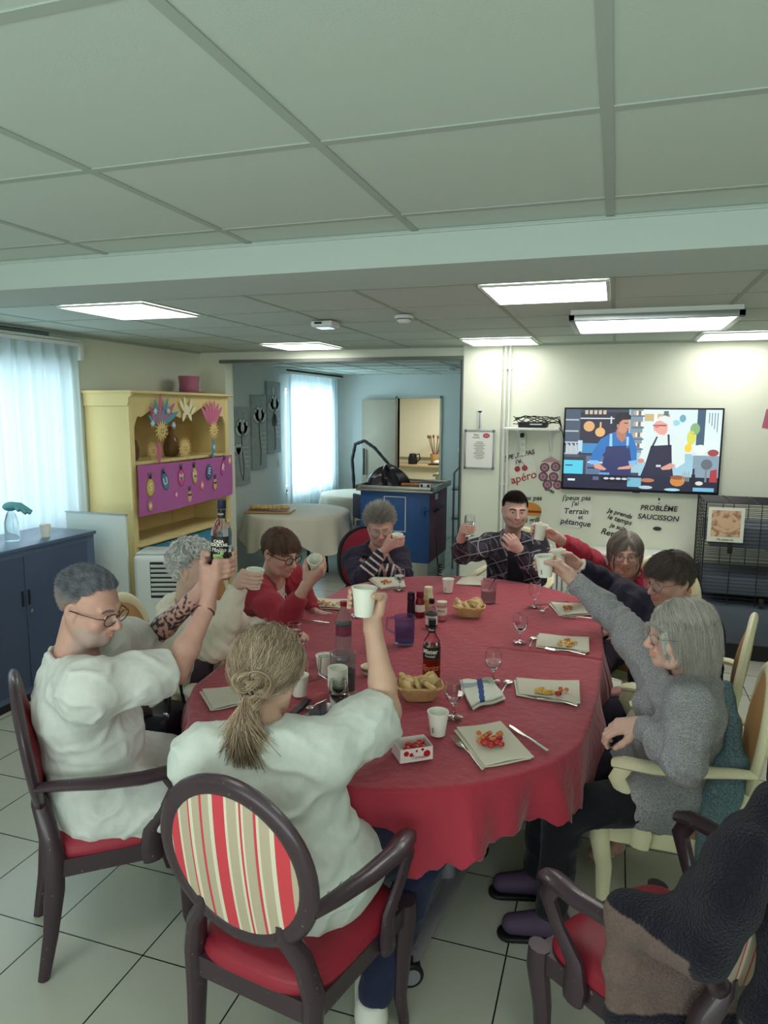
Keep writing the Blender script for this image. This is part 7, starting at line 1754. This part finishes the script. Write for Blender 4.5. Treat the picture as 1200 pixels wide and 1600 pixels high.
# --- man in the white tunic
k = 'P1'; bt = np.array(atd(345, 903, 2.56)); bax = unit([.035, .0, 1]); cR = bt+bax*.035; J = PJ[k]
bald = dict(n=9000, len=.018, lvar=.25, sidelen=.004, hairline=.078, temple=.02, w=.0007, dir=(0, -1.4, .1), kaway=.1, wob=.15, seg=5, lift=.004, col=srgb(84, 88, 98), col2=srgb(156, 160, 168), sidecol=srgb(170, 156, 150), crown=(0, .1, .1), nape=-.06)
J['wrL'] = (np.array(cR)-np.array([.10, -.03, .10])).tolist()
t, Jd, hf = person('bearded man with cropped grey hair in a white tunic, lifting a bottle at left', J, SK[k], bald, dict(iris='brown', beard=srgb(172, 160, 154), beardk=.6, brow=srgb(90, 84, 84), tattoo=True, smile=.002, fat=.006, armr=1.15, hs=1.04, nk=1.1,
     hands=[('grip', 'R', cR+bax*.01, bax, .037, dict(s=1.05)), ('grip', 'L', cR+bax*.035, bax, .038, dict(s=1.05))]),
     [dict(kind='trousers', name='trousers', mat=M_twill, col=srgb(44, 46, 70)), dict(kind='top', name='tunic', mat=M_cot, col=W_col, sleeve=.46, inf=.02, ar=1.06, collar=1.0, neck=.07, vneck=.10, long=.14, lap=.45, belly=.03, fold=.006, ff=24, elf=.002, hem=.40)],
     glasses=dict(mat=mat('glasses_brown', (74, 46, 44), .3), rx=.029, rz=.021, r=.0019), seed=11, girth=1.16, vox=.0055, fine=.003)
L0 = Vector(t.location)
b = MB(); b.tube([Vector((Jd['wrR']+unit(Jd['wrR']-Jd['elR'])*-.012+.031*(np.array(frame3(unit(Jd['wrR']-Jd['elR']), [0, 0, 1])[:, 0])*cos(a)+np.array(frame3(unit(Jd['wrR']-Jd['elR']), [0, 0, 1])[:, 2])*sin(a))).tolist()) for a in np.linspace(0, 2*pi, 41)[:-1]], [.0045 if i % 2 else .0028 for i in range(40)], n=8, closed=True); obj('bead_bracelet', b, mat('bead_brown', (84, 44, 40), .4), t, world=True)
fr_ = Jd['F']; b = MB(); c_ = Jd['pelv']+fr_[:, 0]*.185+fr_[:, 1]*.10+fr_[:, 2]*.08
b.box(Vector(c_.tolist()), (.03, .15, .16), rot=Matrix(fr_.tolist()), bev=.008);
for q_ in range(3):
    b = MB(); p_ = Jd['neck']+fr_[:, 1]*(.135+.006*q_)-fr_[:, 2]*(.09+.07*q_)+fr_[:, 0]*.012; b.lathe([(.007, 0), (.006, .003), (.0001, .003)], Vector(p_.tolist()), axis=fr_[:, 1], n=14); obj('press_stud', b, mat('stud_grey', (120, 124, 124), .4, metal=.5), t, world=True)

def bottle_label(t):
    l = band(t, .0378, .055, .16, M_lblk, a0=-2.3, a1=-.3); curved_text('CASA', .015, .038, .142, -1.3, l, M_lw, wide=.0006); curved_text('COCKTAIL', .0145, .038, .129, -1.3, l, M_lw, wide=.0006); curved_text('Mojito', .021, .038, .111, -1.3, l, M_lw, shear=.3)
    m = mat('mojito_green', (150, 190, 116), .5); b = MB(); b.grid(lambda u, v: (.0380*cos(-1.55+.5*u), .0380*sin(-1.55+.5*u), .06+.036*v), 8, 3)
    for a, z in ((-1.75, .066), (-1.7, .088), (-.9, .07), (-.95, .1), (-1.0, .083)): b.ell((.0376*cos(a), .0376*sin(a), z), (.002, .007, .008), rot=Matrix.Rotation(a, 3, 'Z'), nu=12, nv=6)
    obj('printed_glass', b, m, l, smooth=180)
    l2 = band(t, .0145, .222, .25, M_lblk, 'neck_label'); curved_text('CASA', .009, .0149, .237, -1.3, l2, M_lw)
tb = bottle('cocktail_bottle', 'tall clear bottle of pale green cocktail held up by the man in white', Vector(bt.tolist()), [(.001, 0), (.034, 0), (.0372, .006), (.0372, .165), (.034, .182), (.022, .205), (.0142, .22), (.0142, .27)], M_gl,
       [(.0146, .255), (.0158, .257), (.0158, .287), (.001, .288)], mat('cap_navy', (34, 36, 58), .4), liq=([(.001, .004), (.033, .004), (.0352, .012), (.0352, .118), (.001, .118)], mat('lime_drink', (206, 214, 176), .05, trans=.9, ior=1.2)), extra=bottle_label)
tb.rotation_euler = (0, radians(2.5), 0)

# --- white-haired woman
k = 'P2'; J = PJ[k]; cx_ = unit([.12, 0, 1]); cc = np.array(J['cen'])
curly = dict(n=5200, len=.072, lvar=.3, hairline=.068, w=.0012, seg=13, curl=.95, vol=-.004, lift=.003, col=srgb(206, 204, 200), col2=srgb(238, 238, 234), nape=-.075)
def curls(J_, F_, s_):
    r = np.random.default_rng(2); paths = []; cols = []; ec = np.array([0, -.016, .034]); er = np.array([.083, .102, .092]); n_ = 0
    while n_ < 620:
        v = r.normal(size=3); v /= np.linalg.norm(v); q = ec+v*er; x, y, z = q
        if y > .02 and z < .072-.1*max(0, abs(x)-.05): continue
        if -.02 < y <= .02 and z < .035: continue
        if z < -.075: continue
        n_ += 1; nrm = v/er; nrm /= np.linalg.norm(nrm); t1 = np.cross(nrm, r.normal(size=3)); t1 /= np.linalg.norm(t1); t2 = np.cross(nrm, t1); R_ = r.uniform(.007, .013); L_ = r.uniform(-.004, .01); a0 = r.uniform(0, 6.28)
        m = r.uniform(0, 1); c_ = np.array(srgb(196, 194, 192)[:3])*(1-m)+np.array(srgb(246, 246, 242)[:3])*m
        for k2 in range(4):
            off = r.normal(size=3)*.0022; pts = []
            for j in range(13): a = a0+j*.62+k2*.2; pts.append((np.asarray(J_['head'])+F_ @ ((q+off+t1*R_*cos(a)*(1-.03*j)+nrm*(R_*sin(a)*.9+L_+.002)+t2*(.0012*j-.007))*s_)).tolist())
            paths.append(pts); cols.append(c_)
    return strands_world(paths, [.0015]*len(paths), 3, cols)
curly['extra'] = curls
t, Jd, hf = person('elderly woman with white curly hair in a cream jacket, holding up a paper cup', J, SK[k], curly, dict(iris='grey', old=1, brow=srgb(170, 160, 150), browk=.4, armr=.95, hs=.98, fat=.004,
     hands=[('grip', 'R', cc, cx_, .0335, {}), ('free', 'L', (1, .1, -.05), (0, 0, -1), dict(curl=(.5, .7, .6)))]),
     [dict(kind='trousers', name='trousers', mat=M_twill, col=srgb(190, 180, 160)), dict(kind='top', name='plum_top', mat=M_knit, col=srgb(98, 84, 100), sleeve=.3, inf=.006, woman=True, bust=1.1, belly=.03, neck=.06, long=.05, elf=0, fold=.002, label='dark plum knitted top'),
      dict(kind='jacket', name='jacket', mat=M_cot, col=srgb(222, 214, 196), sleeve=1.0, inf=.024, woman=True, bust=1.1, belly=.03, open=.035, neck=.066, collar=.9, hood=True, long=.08, fold=.005, elf=.005)], seed=21, girth=1.0)
held_cup('paper cup in the raised hand of the white-haired woman', cc, cx_)
# --- woman in the red cardigan
k = 'P3'; J = PJ[k]; cx_ = unit([.18, -.62, .75]); cc = np.array(J['cen'])
bobs = dict(n=6500, len=.062, fringe=.042, crownlen=.085, hairline=.062, w=.0009, seg=9, dir=(-.35, .12, -.6), kaway=.8, part=.03, kpart=.3, vol=-.001, lift=.004, wob=.12, col=srgb(84, 62, 54), col2=srgb(126, 98, 84), nape=-.08)
def pat3(V, J_, hf_, N_):
    q = (V-J_['pelv']) @ J_['F']; n = np.sin(q[:, 0]*95+3*np.sin(q[:, 2]*60))*np.sin(q[:, 2]*85+3*np.sin(q[:, 0]*70)); C_ = np.tile(np.array(srgb(222, 212, 196)[:3]), (len(V), 1)); C_[n > .15] = srgb(64, 42, 48)[:3]; C_[np.linalg.norm(V-J_['neck'], axis=1) < .088] = srgb(214, 196, 176)[:3]; return C_
t, Jd, hf = person('woman with short brown hair and dark glasses in a red cardigan over a patterned top', J, SK[k], bobs, dict(iris='brown', brow=srgb(90, 66, 56), old=0, hs=1.02,
     hands=[('grip', 'R', cc, cx_, .0335, {}), ('free', 'L', (1, -.2, -.1), (0, 0, -1), {})]),
     [dict(kind='trousers', name='trousers', mat=M_twill, col=srgb(54, 48, 66)), dict(kind='top', name='patterned_top', mat=M_cot, col=W_col, colf=pat3, vox=.0045, sleeve=.3, inf=.003, woman=True, neck=.062, long=.06, fold=.001, elf=0, label='cream top with dark swirling print'),
      dict(kind='jacket', name='cardigan', mat=M_knit, col=srgb(160, 50, 62), sleeveR=.86, sleeveL=.9, inf=.022, woman=True, open=.036, neck=.07, long=.06, fold=.004, elf=.004)],
     glasses=dict(mat=mat('glasses_black', (34, 28, 34), .3), rx=.024, rz=.020, r=.0022), seed=31)
held_cup('paper cup tipped towards the camera by the woman in the red cardigan', cc, cx_)
# --- woman in navy stripes
k = 'P4'; J = PJ[k]; cx_ = unit([.1, -.15, 1]); cc = np.array(J['cen'])
spiky = dict(n=4500, len=.045, crownlen=.055, sidelen=.03, hairline=.06, w=.0013, seg=6, out=.9, dir=(0, 0, .35), kaway=.6, wob=.45, lift=.01, clumps=30, col=srgb(150, 144, 138), col2=srgb(216, 212, 204), nape=-.07)
def st4(V, J_, hf_, N_):
    C_ = np.tile(np.array(srgb(46, 38, 58)[:3]), (len(V), 1)); wh = np.array(srgb(206, 192, 182)[:3])
    for sd in 'RL':
        e, w_ = J_['el'+sd], J_['wr'+sd]; d = w_-e; tt = ((V-e) @ d)/(d @ d); m = (np.linalg.norm(V-(e+np.clip(tt, 0, 1)[:, None]*d), axis=1) < .075) & (tt > .25) & (((tt*6.2) % 1) < .32); C_[m] = wh
    q = (V-J_['pelv']) @ J_['F']; m = (q[:, 2] < .22) & (q[:, 2] > -.02) & (q[:, 1] > 0) & (((q[:, 2]*28) % 1) < .28) & (np.abs(q[:, 0]) < .15); C_[m] = wh
    m = (q[:, 2] > .10) & (q[:, 1] > .05) & (np.abs(np.abs(q[:, 0])-.05) < .009); C_[m] = np.array(srgb(176, 140, 132)[:3]); return C_
t, Jd, hf = person('elderly woman with spiky grey hair in a navy striped jumper, cup raised', J, SK[k], spiky, dict(iris='grey', old=1, brow=srgb(150, 140, 134), browk=.5, hs=1.04, fat=.006,
     hands=[('grip', 'R', cc, cx_, .0335, {}), ('free', 'L', np.array(J['elR'])-np.array(J['wrL']), (.3, .9, .2), dict(curl=(.4, .5, .5)))]),
     [dict(kind='trousers', name='trousers', mat=M_twill, col=srgb(44, 40, 56)), dict(kind='top', name='striped_jumper', mat=M_knit, col=W_col, colf=st4, vox=.005, sleeve=1.0, inf=.018, woman=True, bust=1.2, belly=.04, neck=.064, vneck=.08, long=.05, fold=.003)],
     glasses=dict(mat=mat('glasses_silver', (150, 140, 134), .3, metal=.6), rx=.027, rz=.022, r=.0011), seed=41, girth=1.12)
held_cup('paper cup raised by the woman in navy stripes', cc, cx_)
# --- man in the plaid shirt
def plaid_mat():
    m = bpy.data.materials.new('plaid_flannel'); m.use_nodes = True; nt = m.node_tree; N = nt.nodes; L = nt.links; b = N['Principled BSDF']; b.inputs['Roughness'].default_value = .9
    tc = N.new('ShaderNodeTexCoord'); mp = N.new('ShaderNodeMapping'); mp.inputs['Rotation'].default_value = (.2, .35, .3); L.new(tc.outputs['Object'], mp.inputs[0]); sp = N.new('ShaderNodeSeparateXYZ'); L.new(mp.outputs[0], sp.inputs[0])
    def ln(o, per, w_, off):
        a = N.new('ShaderNodeMath'); a.operation = 'MULTIPLY_ADD'; L.new(o, a.inputs[0]); a.inputs[1].default_value = 1/per; a.inputs[2].default_value = off
        f = N.new('ShaderNodeMath'); f.operation = 'FRACT'; L.new(a.outputs[0], f.inputs[0]); g = N.new('ShaderNodeMath'); g.operation = 'LESS_THAN'; L.new(f.outputs[0], g.inputs[0]); g.inputs[1].default_value = w_; return g.outputs[0]
    cur = None; base = srgb(56, 52, 66)
    def mixc(fac, col, prev):
        x = N.new('ShaderNodeMix'); x.data_type = 'RGBA'; L.new(fac, x.inputs['Factor'])
        if prev is None: x.inputs['A'].default_value = base
        else: L.new(prev, x.inputs['A'])
        x.inputs['B'].default_value = col; return x.outputs['Result']
    for ax_, per, w_, off, col in ((0, .085, .42, 0, srgb(34, 32, 44)), (2, .085, .4, .3, srgb(32, 30, 42)), (0, .085, .07, .55, srgb(150, 146, 150)), (2, .085, .07, .1, srgb(150, 146, 150)), (1, .085, .06, .2, srgb(120, 112, 122)), (0, .0425, .05, .1, srgb(104, 84, 96))):
        cur = mixc(ln(sp.outputs[ax_], per, w_, off), col, cur)
    L.new(cur, b.inputs['Base Color']); return m
M_plaid = plaid_mat()
k = 'P5'; J = PJ[k]; cx_ = unit([.05, 0, 1]); cc = np.array(J['cen'])
shrt = dict(n=7000, len=.018, crownlen=.024, sidelen=.008, hairline=.066, temple=.0, w=.001, seg=5, dir=(.3, .3, .2), kaway=.5, wob=.3, lift=.004, col=srgb(26, 20, 22), col2=srgb(52, 40, 38), nape=-.07)
t, Jd, hf = person('young man with short black hair and stubble in an open dark plaid shirt', J, SK[k], shrt, dict(iris='brown', brow=srgb(34, 24, 24), browk=1, beard=srgb(70, 54, 52), beardk=.32, hs=1.02,
     hands=[('grip', 'R', cc, cx_, .024, dict(s=.95, spread=.016)), ('free', 'L', (-.55, -.25, .75), (-.3, .9, -.1), dict(curl=(.5, .75, .6)))]),
     [dict(kind='trousers', name='trousers', mat=M_twill, col=srgb(44, 44, 60)), dict(kind='top', name='black_tee', mat=M_cot, col=srgb(38, 32, 42), sleeve=.3, inf=.008, neck=.060, fold=.003, label='black round-neck T-shirt'),
      dict(kind='jacket', name='plaid_shirt', mat=M_plaid, col=W_col, sleeve=1.0, inf=.02, open=.032, neck=.062, collar=.9, long=.06, fold=.006, elf=.006)], seed=51, girth=1.06)
wg_hand.location = (cc-cx_*.045).tolist(); wg_hand.scale = (.95, .95, .95)
# --- woman in fuchsia
k = 'P6'; J = PJ[k]; cx_ = unit([.15, 0, 1]); cc = np.array(J['cen'])
lng = dict(n=7000, len=.185, lvar=.08, hairline=.066, w=.0009, seg=12, dir=(0, -.18, -1.0), kaway=.4, kdec=1.5, part=-.012, kpart=.8, vol=-.002, lift=.004, wob=.12, clumps=14, col=srgb(106, 94, 90), col2=srgb(176, 166, 158), nape=-.085, tuck=-.06)
t, Jd, hf = person('woman with shoulder-length grey hair in a fuchsia cardigan, arm stretched out', J, SK[k], lng, dict(iris='grey', old=1, brow=srgb(130, 112, 106), hs=1.03, fat=.008, smile=-.003,
     hands=[('grip', 'R', cc, cx_, .0335, {}), ('free', 'L', (-1, -.3, -.2), (0, 0, -1), {})]),
     [dict(kind='trousers', name='trousers', mat=M_twill, col=srgb(60, 50, 66)), dict(kind='top', name='pink_blouse', mat=M_cot, col=srgb(206, 170, 166), sleeve=.3, inf=.008, woman=True, neck=.062, vneck=.07, fold=.002, label='pale pink blouse'),
      dict(kind='jacket', name='cardigan', mat=M_knit, col=srgb(170, 42, 66), sleeve=.86, inf=.02, woman=True, open=.022, neck=.068, collar=.5, belly=.03, fold=.005)],
     glasses=dict(mat=mat('glasses_rose', (120, 70, 66), .3), rx=.025, rz=.018, r=.0013), seed=61, girth=1.08)
held_cup('paper cup held farthest to the left by the woman in fuchsia', cc, cx_)
# --- woman in navy
k = 'P7'; J = PJ[k]; cx_ = unit([-.1, 0, 1]); cc = np.array(J['cen'])
drk = dict(n=7500, len=.055, crownlen=.075, sidelen=.035, fringe=.045, hairline=.060, w=.0010, seg=9, dir=(.15, .25, -.35), kaway=.6, vol=.0, lift=.007, wob=.28, clumps=20, col=srgb(60, 48, 46), col2=srgb(124, 110, 102), nape=-.07)
def wc7(V, J_, hf_, N_):
    C_ = np.tile(np.array(srgb(36, 34, 52)[:3]), (len(V), 1)); wh = np.array(srgb(220, 216, 200)[:3]); C_[np.linalg.norm(V-J_['neck']-J_['F'][:, 2]*.02, axis=1) < .095] = wh
    for sd in 'RL': C_[np.linalg.norm(V-J_['wr'+sd], axis=1) < .043] = wh
    return C_
t, Jd, hf = person('woman with short dark tousled hair and thin glasses in navy with white collar', J, SK[k], drk, dict(iris='brown', old=1, brow=srgb(96, 80, 74), hs=1.0,
     hands=[('grip', 'R', cc, cx_, .0335, {}), ('free', 'L', (-1, -.2, -.1), (0, 0, -1), {})]),
     [dict(kind='trousers', name='trousers', mat=M_twill, col=srgb(48, 44, 58)), dict(kind='top', name='navy_jumper', mat=M_knit, col=W_col, colf=wc7, sleeve=.98, inf=.018, woman=True, collar=.9, neck=.066, belly=.03, long=.06, fold=.005)],
     glasses=dict(mat=mat('glasses_copper', (130, 84, 72), .3), rx=.024, rz=.022, r=.0012), seed=71, girth=1.08)
held_cup('paper cup at the back of the pair held out by the women at right', cc, cx_)
# --- woman in heather grey
M_heath = mat('heather_knit', (128, 128, 132), .95, bump=.6, bscale=300, col2=(178, 178, 180), vscale=330)
k = 'P8'; J = PJ[k]; cx_ = unit([-.08, -.05, 1]); cc = np.array(J['cen'])
bob = dict(n=14000, len=.195, lvar=.06, hairline=.062, w=.0008, seg=13, dir=(0, -.16, -1.1), kaway=.4, kdec=1.6, part=.02, kpart=.9, vol=.001, lift=.006, wob=.09, clumps=10, col=srgb(158, 152, 142), col2=srgb(226, 222, 212), nape=-.085, fringe=.13, tuck=-.07)
J['pelv'] = [.27, 2.62, .56]; J['elL'] = (np.array(J['elL'])+[0.03, .08, -.03]).tolist(); J['wrL'] = np.array(atd(1003, 1133, 2.43)).tolist()
t, Jd, hf = person('woman with an ash blonde bob in a heather grey sweater, arm stretched across the table', J, SK[k], bob, dict(iris='blue', old=1, brow=srgb(170, 150, 130), browk=.5, hs=1.0,
     hands=[('grip', 'R', cc, cx_, .0335, {}), ('free', 'L', (-.95, -.1, -.15), (-.1, .2, -1), dict(curl=(.5, .7, .6)))]),
     [dict(kind='trousers', name='trousers', mat=M_twill, col=srgb(30, 30, 36), fold=.005), dict(kind='top', name='heather_sweater', mat=M_heath, col=W_col, sleeve=.97, inf=.018, woman=True, bust=1.0, neck=.066, collar=1.0, long=.12, lap=.3, belly=.0, fold=.007, ff=24, elf=.005, ar=1.0)],
     glasses=dict(mat=mat('glasses_silver', (150, 140, 134), .3, metal=.6), rx=.025, rz=.017, r=.0011), seed=81, girth=.94, fine=.003)
held_cup('largest looking paper cup, held out by the woman in the heather grey sweater', cc, cx_, s=1.05, printed=True)
shoes(t, Jd, mat('plum_shoe', (76, 60, 84), .7))
# --- blonde woman seen from behind
k = 'P9'; J = PJ[k]; cx_ = unit([.02, .05, 1]); cc = np.array(J['cen'])
upd = dict(n=15000, len=.13, lvar=.25, hairline=.06, w=.0008, seg=12, gather=(.015, -.120, -.05), kaway=0, vol=.008, lift=.011, wob=.34, clumps=16, col=srgb(108, 84, 66), col2=srgb(232, 212, 182), nape=-.085)
def bun(J_, F_, s_):
    r = np.random.default_rng(5); paths = []; cols = []; g = np.array([.015, -.128, -.035]); c0, c1 = np.array(srgb(112, 84, 66)[:3]), np.array(srgb(216, 196, 166)[:3])
    tw = lambda q: (np.asarray(J_['head'])+F_ @ (q*s_)).tolist()
    for i in range(1700):      # hanging tail, sweeping to the right
        a = r.uniform(0, 6.28); rd = .019*math.sqrt(r.uniform(0, 1)); L_ = r.uniform(.09, .19); pts = []; sx = r.normal()*.03
        for j in range(9):
            u = j/8; pts.append(tw(g+np.array([rd*cos(a+u*1.5)*(1+1.6*u*(1-u)-.2*u)+sx*u*u+.0*u, -.012+rd*sin(a+u*1.5)*(1+.5*u)-.016*sin(u*3.1), -.005-L_*u])))
        paths.append(pts); m = r.uniform(0, 1); cols.append((c0*(1-m)+c1*m)*(.8 if L_ > .15 else 1))
    for i in range(2200):      # loops of the loose twist
        lob = i % 4; ox, oz, tl = ((0, 0, 0), (.022, .016, .7), (-.016, .02, -.6), (.012, -.016, 1.2))[lob]; a = r.uniform(-.9, 4.0); R_ = r.uniform(.016, .040); y = r.normal()*.009-.004*lob; e = r.uniform(1.6, 3.0); pts = []
        for j in range(10): u = a+e*j/9; pts.append(tw(g+np.array([ox+R_*cos(u)*cos(tl)*1.15-R_*sin(u)*sin(tl)*.5, -.006+y+.016*sin(u*2+tl)+.01*sin(u), .014+oz+R_*sin(u)*(.9 if lob else 1.2)])))
        paths.append(pts); m = r.uniform(.2, 1); cols.append(c0*(1-m)+c1*m)
    for i in range(26):       # flyaways
        a = r.normal(size=3); a[1] = -abs(a[1]); a = a/np.linalg.norm(a); p0 = np.array([0, -.02, .03])+a*np.array([.082, .10, .09]); d = r.normal(size=3)*.4+a*.5; pts = [tw(p0+d*.008*j+np.array([0, 0, -.0012*j*j])) for j in range(6)]
        paths.append(pts); cols.append(c1)
    return strands_world(paths, [.0008]*len(paths), 3, cols)
upd['extra'] = bun
J['pelv'] = [-.79, 1.70, .57]; J['knR'] = [-.50, 2.02, .52]; J['knL'] = [-.86, 2.08, .52]; J['anR'] = [-.62, 1.80, .10]; J['anL'] = [-.88, 2.1, .09]
t, Jd, hf = person('woman seen from behind with loosely pinned blonde hair, white T-shirt and raised arm', J, SK[k], upd, dict(iris='blue', brow=srgb(150, 120, 90), hs=1.0, armr=1.08,
     hands=[('grip', 'R', cc, cx_, .0345, {}), ('free', 'L', (.9, .5, -.1), (0, 0, -1), {})]),
     [dict(kind='trousers', name='jeans', mat=M_twill, col=srgb(38, 42, 66), fold=.004), dict(kind='top', name='white_tshirt', mat=M_cot, col=srgb(208, 216, 208), sleeveR=.44, sleeveL=.44, inf=.018, ar=1.15, neck=.074, fold=.007, ff=24, long=.10, lap=.1, elf=.0)], seed=91, girth=1.1, vox=.0055, fine=.003)
held_cup('paper cup raised highest in the centre by the blonde woman', cc, cx_, s=1.08)
shoes(t, Jd, mat('white_sneaker', (222, 222, 212), .6), True)
# ------------------------------------------------------------------ shawl, cardigan and bags left on the chairs
def knit_mat(name): return mat(name, (120, 110, 108), .95, bump=1.0, bscale=170, vcol=True, var=.12, vscale=120, sheen=.1, spec=.1)
M_chunk = knit_mat('chunky_knit')
def loc10(x, y, z): c_, s_ = cos(.85), sin(.85); return np.array([.20+c_*x-s_*y, 1.83+s_*x+c_*y, z])
S_ = SDF(); Fc = np.array([[cos(.85), -sin(.85), 0], [sin(.85), cos(.85), 0], [0, 0, 1.0]])
# wrapped over the top of the back, falling down inside and outside
S_.path([loc10(.12, -.285, 1.0), loc10(-.02, -.275, 1.02), loc10(-.14, -.25, .93), loc10(-.19, -.215, .82), loc10(-.185, -.17, .72)], [.05, .055, .055, .05, .045], k=.05)
S_.path([loc10(.1, -.23, .95), loc10(-.03, -.215, .9), loc10(-.1, -.18, .78), loc10(-.07, -.15, .66), loc10(-.02, -.15, .58)], [.05, .06, .06, .055, .035], k=.06)
S_.path([loc10(.04, -.34, .95), loc10(-.08, -.34, .8), loc10(-.12, -.33, .6), loc10(-.12, -.32, .42)], [.04, .045, .045, .04], k=.05)
for q in range(8):
    x = -.275+.035*q; y0 = -.06-.020*q; zt = .735 if q < 3 else .70
    S_.path([loc10(x, y0, zt), loc10(x-.012, y0-.005, .60), loc10(x-.004+.01*(q % 2), y0-.01, .47), loc10(x+.006, y0-.014, .30-.02*(q % 3))], [.028, .024+.004*(q % 2), .023+.005*(q % 2), .022], k=.03)
S_.path([loc10(-.25, -.07, .73), loc10(-.248, -.16, .742), loc10(-.238, -.25, .76), loc10(-.215, -.285, .88), loc10(-.15, -.29, .97)], [.042, .046, .05, .05, .05], k=.05)
S_.path([loc10(-.27, -.09, .735), loc10(-.20, -.16, .745), loc10(-.08, -.21, .74)], [.034, .036, .036], k=.04)
V, Fq = S_.mesh(.006); V = relax(V, Fq, 2); N_ = normals(V, Fq); V = V+N_*(.004*noise3(V, 45, 8))[:, None]
q = (V-np.array([.20, 1.83, 0])) @ Fc; C_ = np.tile(np.array(srgb(30, 28, 40)[:3]), (len(V), 1)); tp = np.array(srgb(116, 96, 90)[:3])
C_[(q[:, 2] < .76) & (q[:, 2] > .50) & (q[:, 1] > -.26) & (q[:, 0] < .06)] = tp; C_[(q[:, 0] > .05) & (q[:, 2] > .84)] = tp; C_[(q[:, 1] < -.30) & (q[:, 2] < .6)] = tp
o = mesh_obj('knitted_shawl', V, Fq, M_chunk, None, None, C_, smooth=180); tag(o, 'chunky black and taupe knitted shawl thrown over the empty armchair at bottom right', 'shawl')
S_ = SDF(); P_ = lambda x, y, t_: np.array(atd(x, y, t_))
S_.path([P_(1133, 1075, 2.55), P_(1140, 1130, 2.47), P_(1143, 1185, 2.42)], [.03, .035, .04], k=.03)
for dx, r in ((-14, .03), (4, .034), (16, .026)): S_.path([P_(1143+dx, 1195, 2.40), P_(1130+dx, 1240, 2.38), P_(1118+dx, 1290, 2.38), P_(1112+dx, 1345, 2.4)], [.034, r, r, .028], k=.022)
V, Fq = S_.mesh(.006); V = relax(V, Fq, 2); N_ = normals(V, Fq); V = V+N_*(.004*noise3(V, 60, 9))[:, None]
o = mesh_obj('knitted_cardigan', V, Fq, mat('teal_knit', (112, 138, 146), .95, bump=1.0, bscale=190, var=.4, vscale=150, spec=.1), None, smooth=180); tag(o, 'speckled teal knitted cardigan hanging from the side of the cream armchair', 'cardigan')
t = thing('handbag', 'dark plum handbag slung behind the cream armchair at the right edge', 'handbag', (.66, 2.62, .52))
b = MB(); b.box((0, 0, .12), (.12, .3, .24), bev=.03, seg=4, rot=.1); obj('bag_body', b, mat('plum_leather', (62, 38, 52), .45, bump=.1, bscale=90), t)
b = MB(); b.tube([(0, -.1, .23), (-.01, -.09, .36), (-.03, 0, .43), (-.01, .09, .36), (0, .1, .23)], .009, n=8); obj('strap', b, mat('plum_leather', (62, 38, 52), .45), t)
b = MB(); b.ell((-.05, 0, .2), (.01, .02, .02), nu=12, nv=8); obj('clasp', b, M_chrome, t)
t = thing('handbag', 'black handbag with buckled straps hanging between the man and the white-haired woman', 'handbag', (-1.70, 2.33, .42))
b = MB(); b.box((0, 0, .12), (.14, .2, .26), bev=.03, seg=4); obj('bag_body', b, mat('black_leather', (38, 36, 48), .4, bump=.1, bscale=90), t)
for s in (-1, 1):
    b = MB(); b.tube([(s*.05, -.05, .22), (s*.055, -.04, .36), (s*.03, 0, .47), (s*.02, .06, .4), (s*.05, .07, .22)], .011, n=8, flat=(.5, 1)); obj('strap', b, mat('black_leather', (38, 36, 48), .4), t)
    b = MB(); b.box((s*.05, -.06, .24), (.03, .012, .035), bev=.004); obj('buckle', b, M_chrome, t)
b = MB(); b.tube([(-.08, -.105, .1), (0, -.11, .14), (.08, -.1, .1)], .008, n=8); obj('zip', b, M_alu, t)
t = thing('purse', 'small cream purse with a round stud beside the black handbag', 'purse', (-1.60, 2.40, .69))
b = MB(); b.ell((0, 0, .035), (.055, .04, .032), nu=20, nv=12); obj('purse_body', b, mat('cream_leather', (222, 214, 196), .4), t); b = MB(); b.lathe([(.009, 0), (.008, .004), (.0001, .005)], (.02, -.036, .04), axis=(0, -1, .2), n=14); obj('stud', b, M_chrome, t)
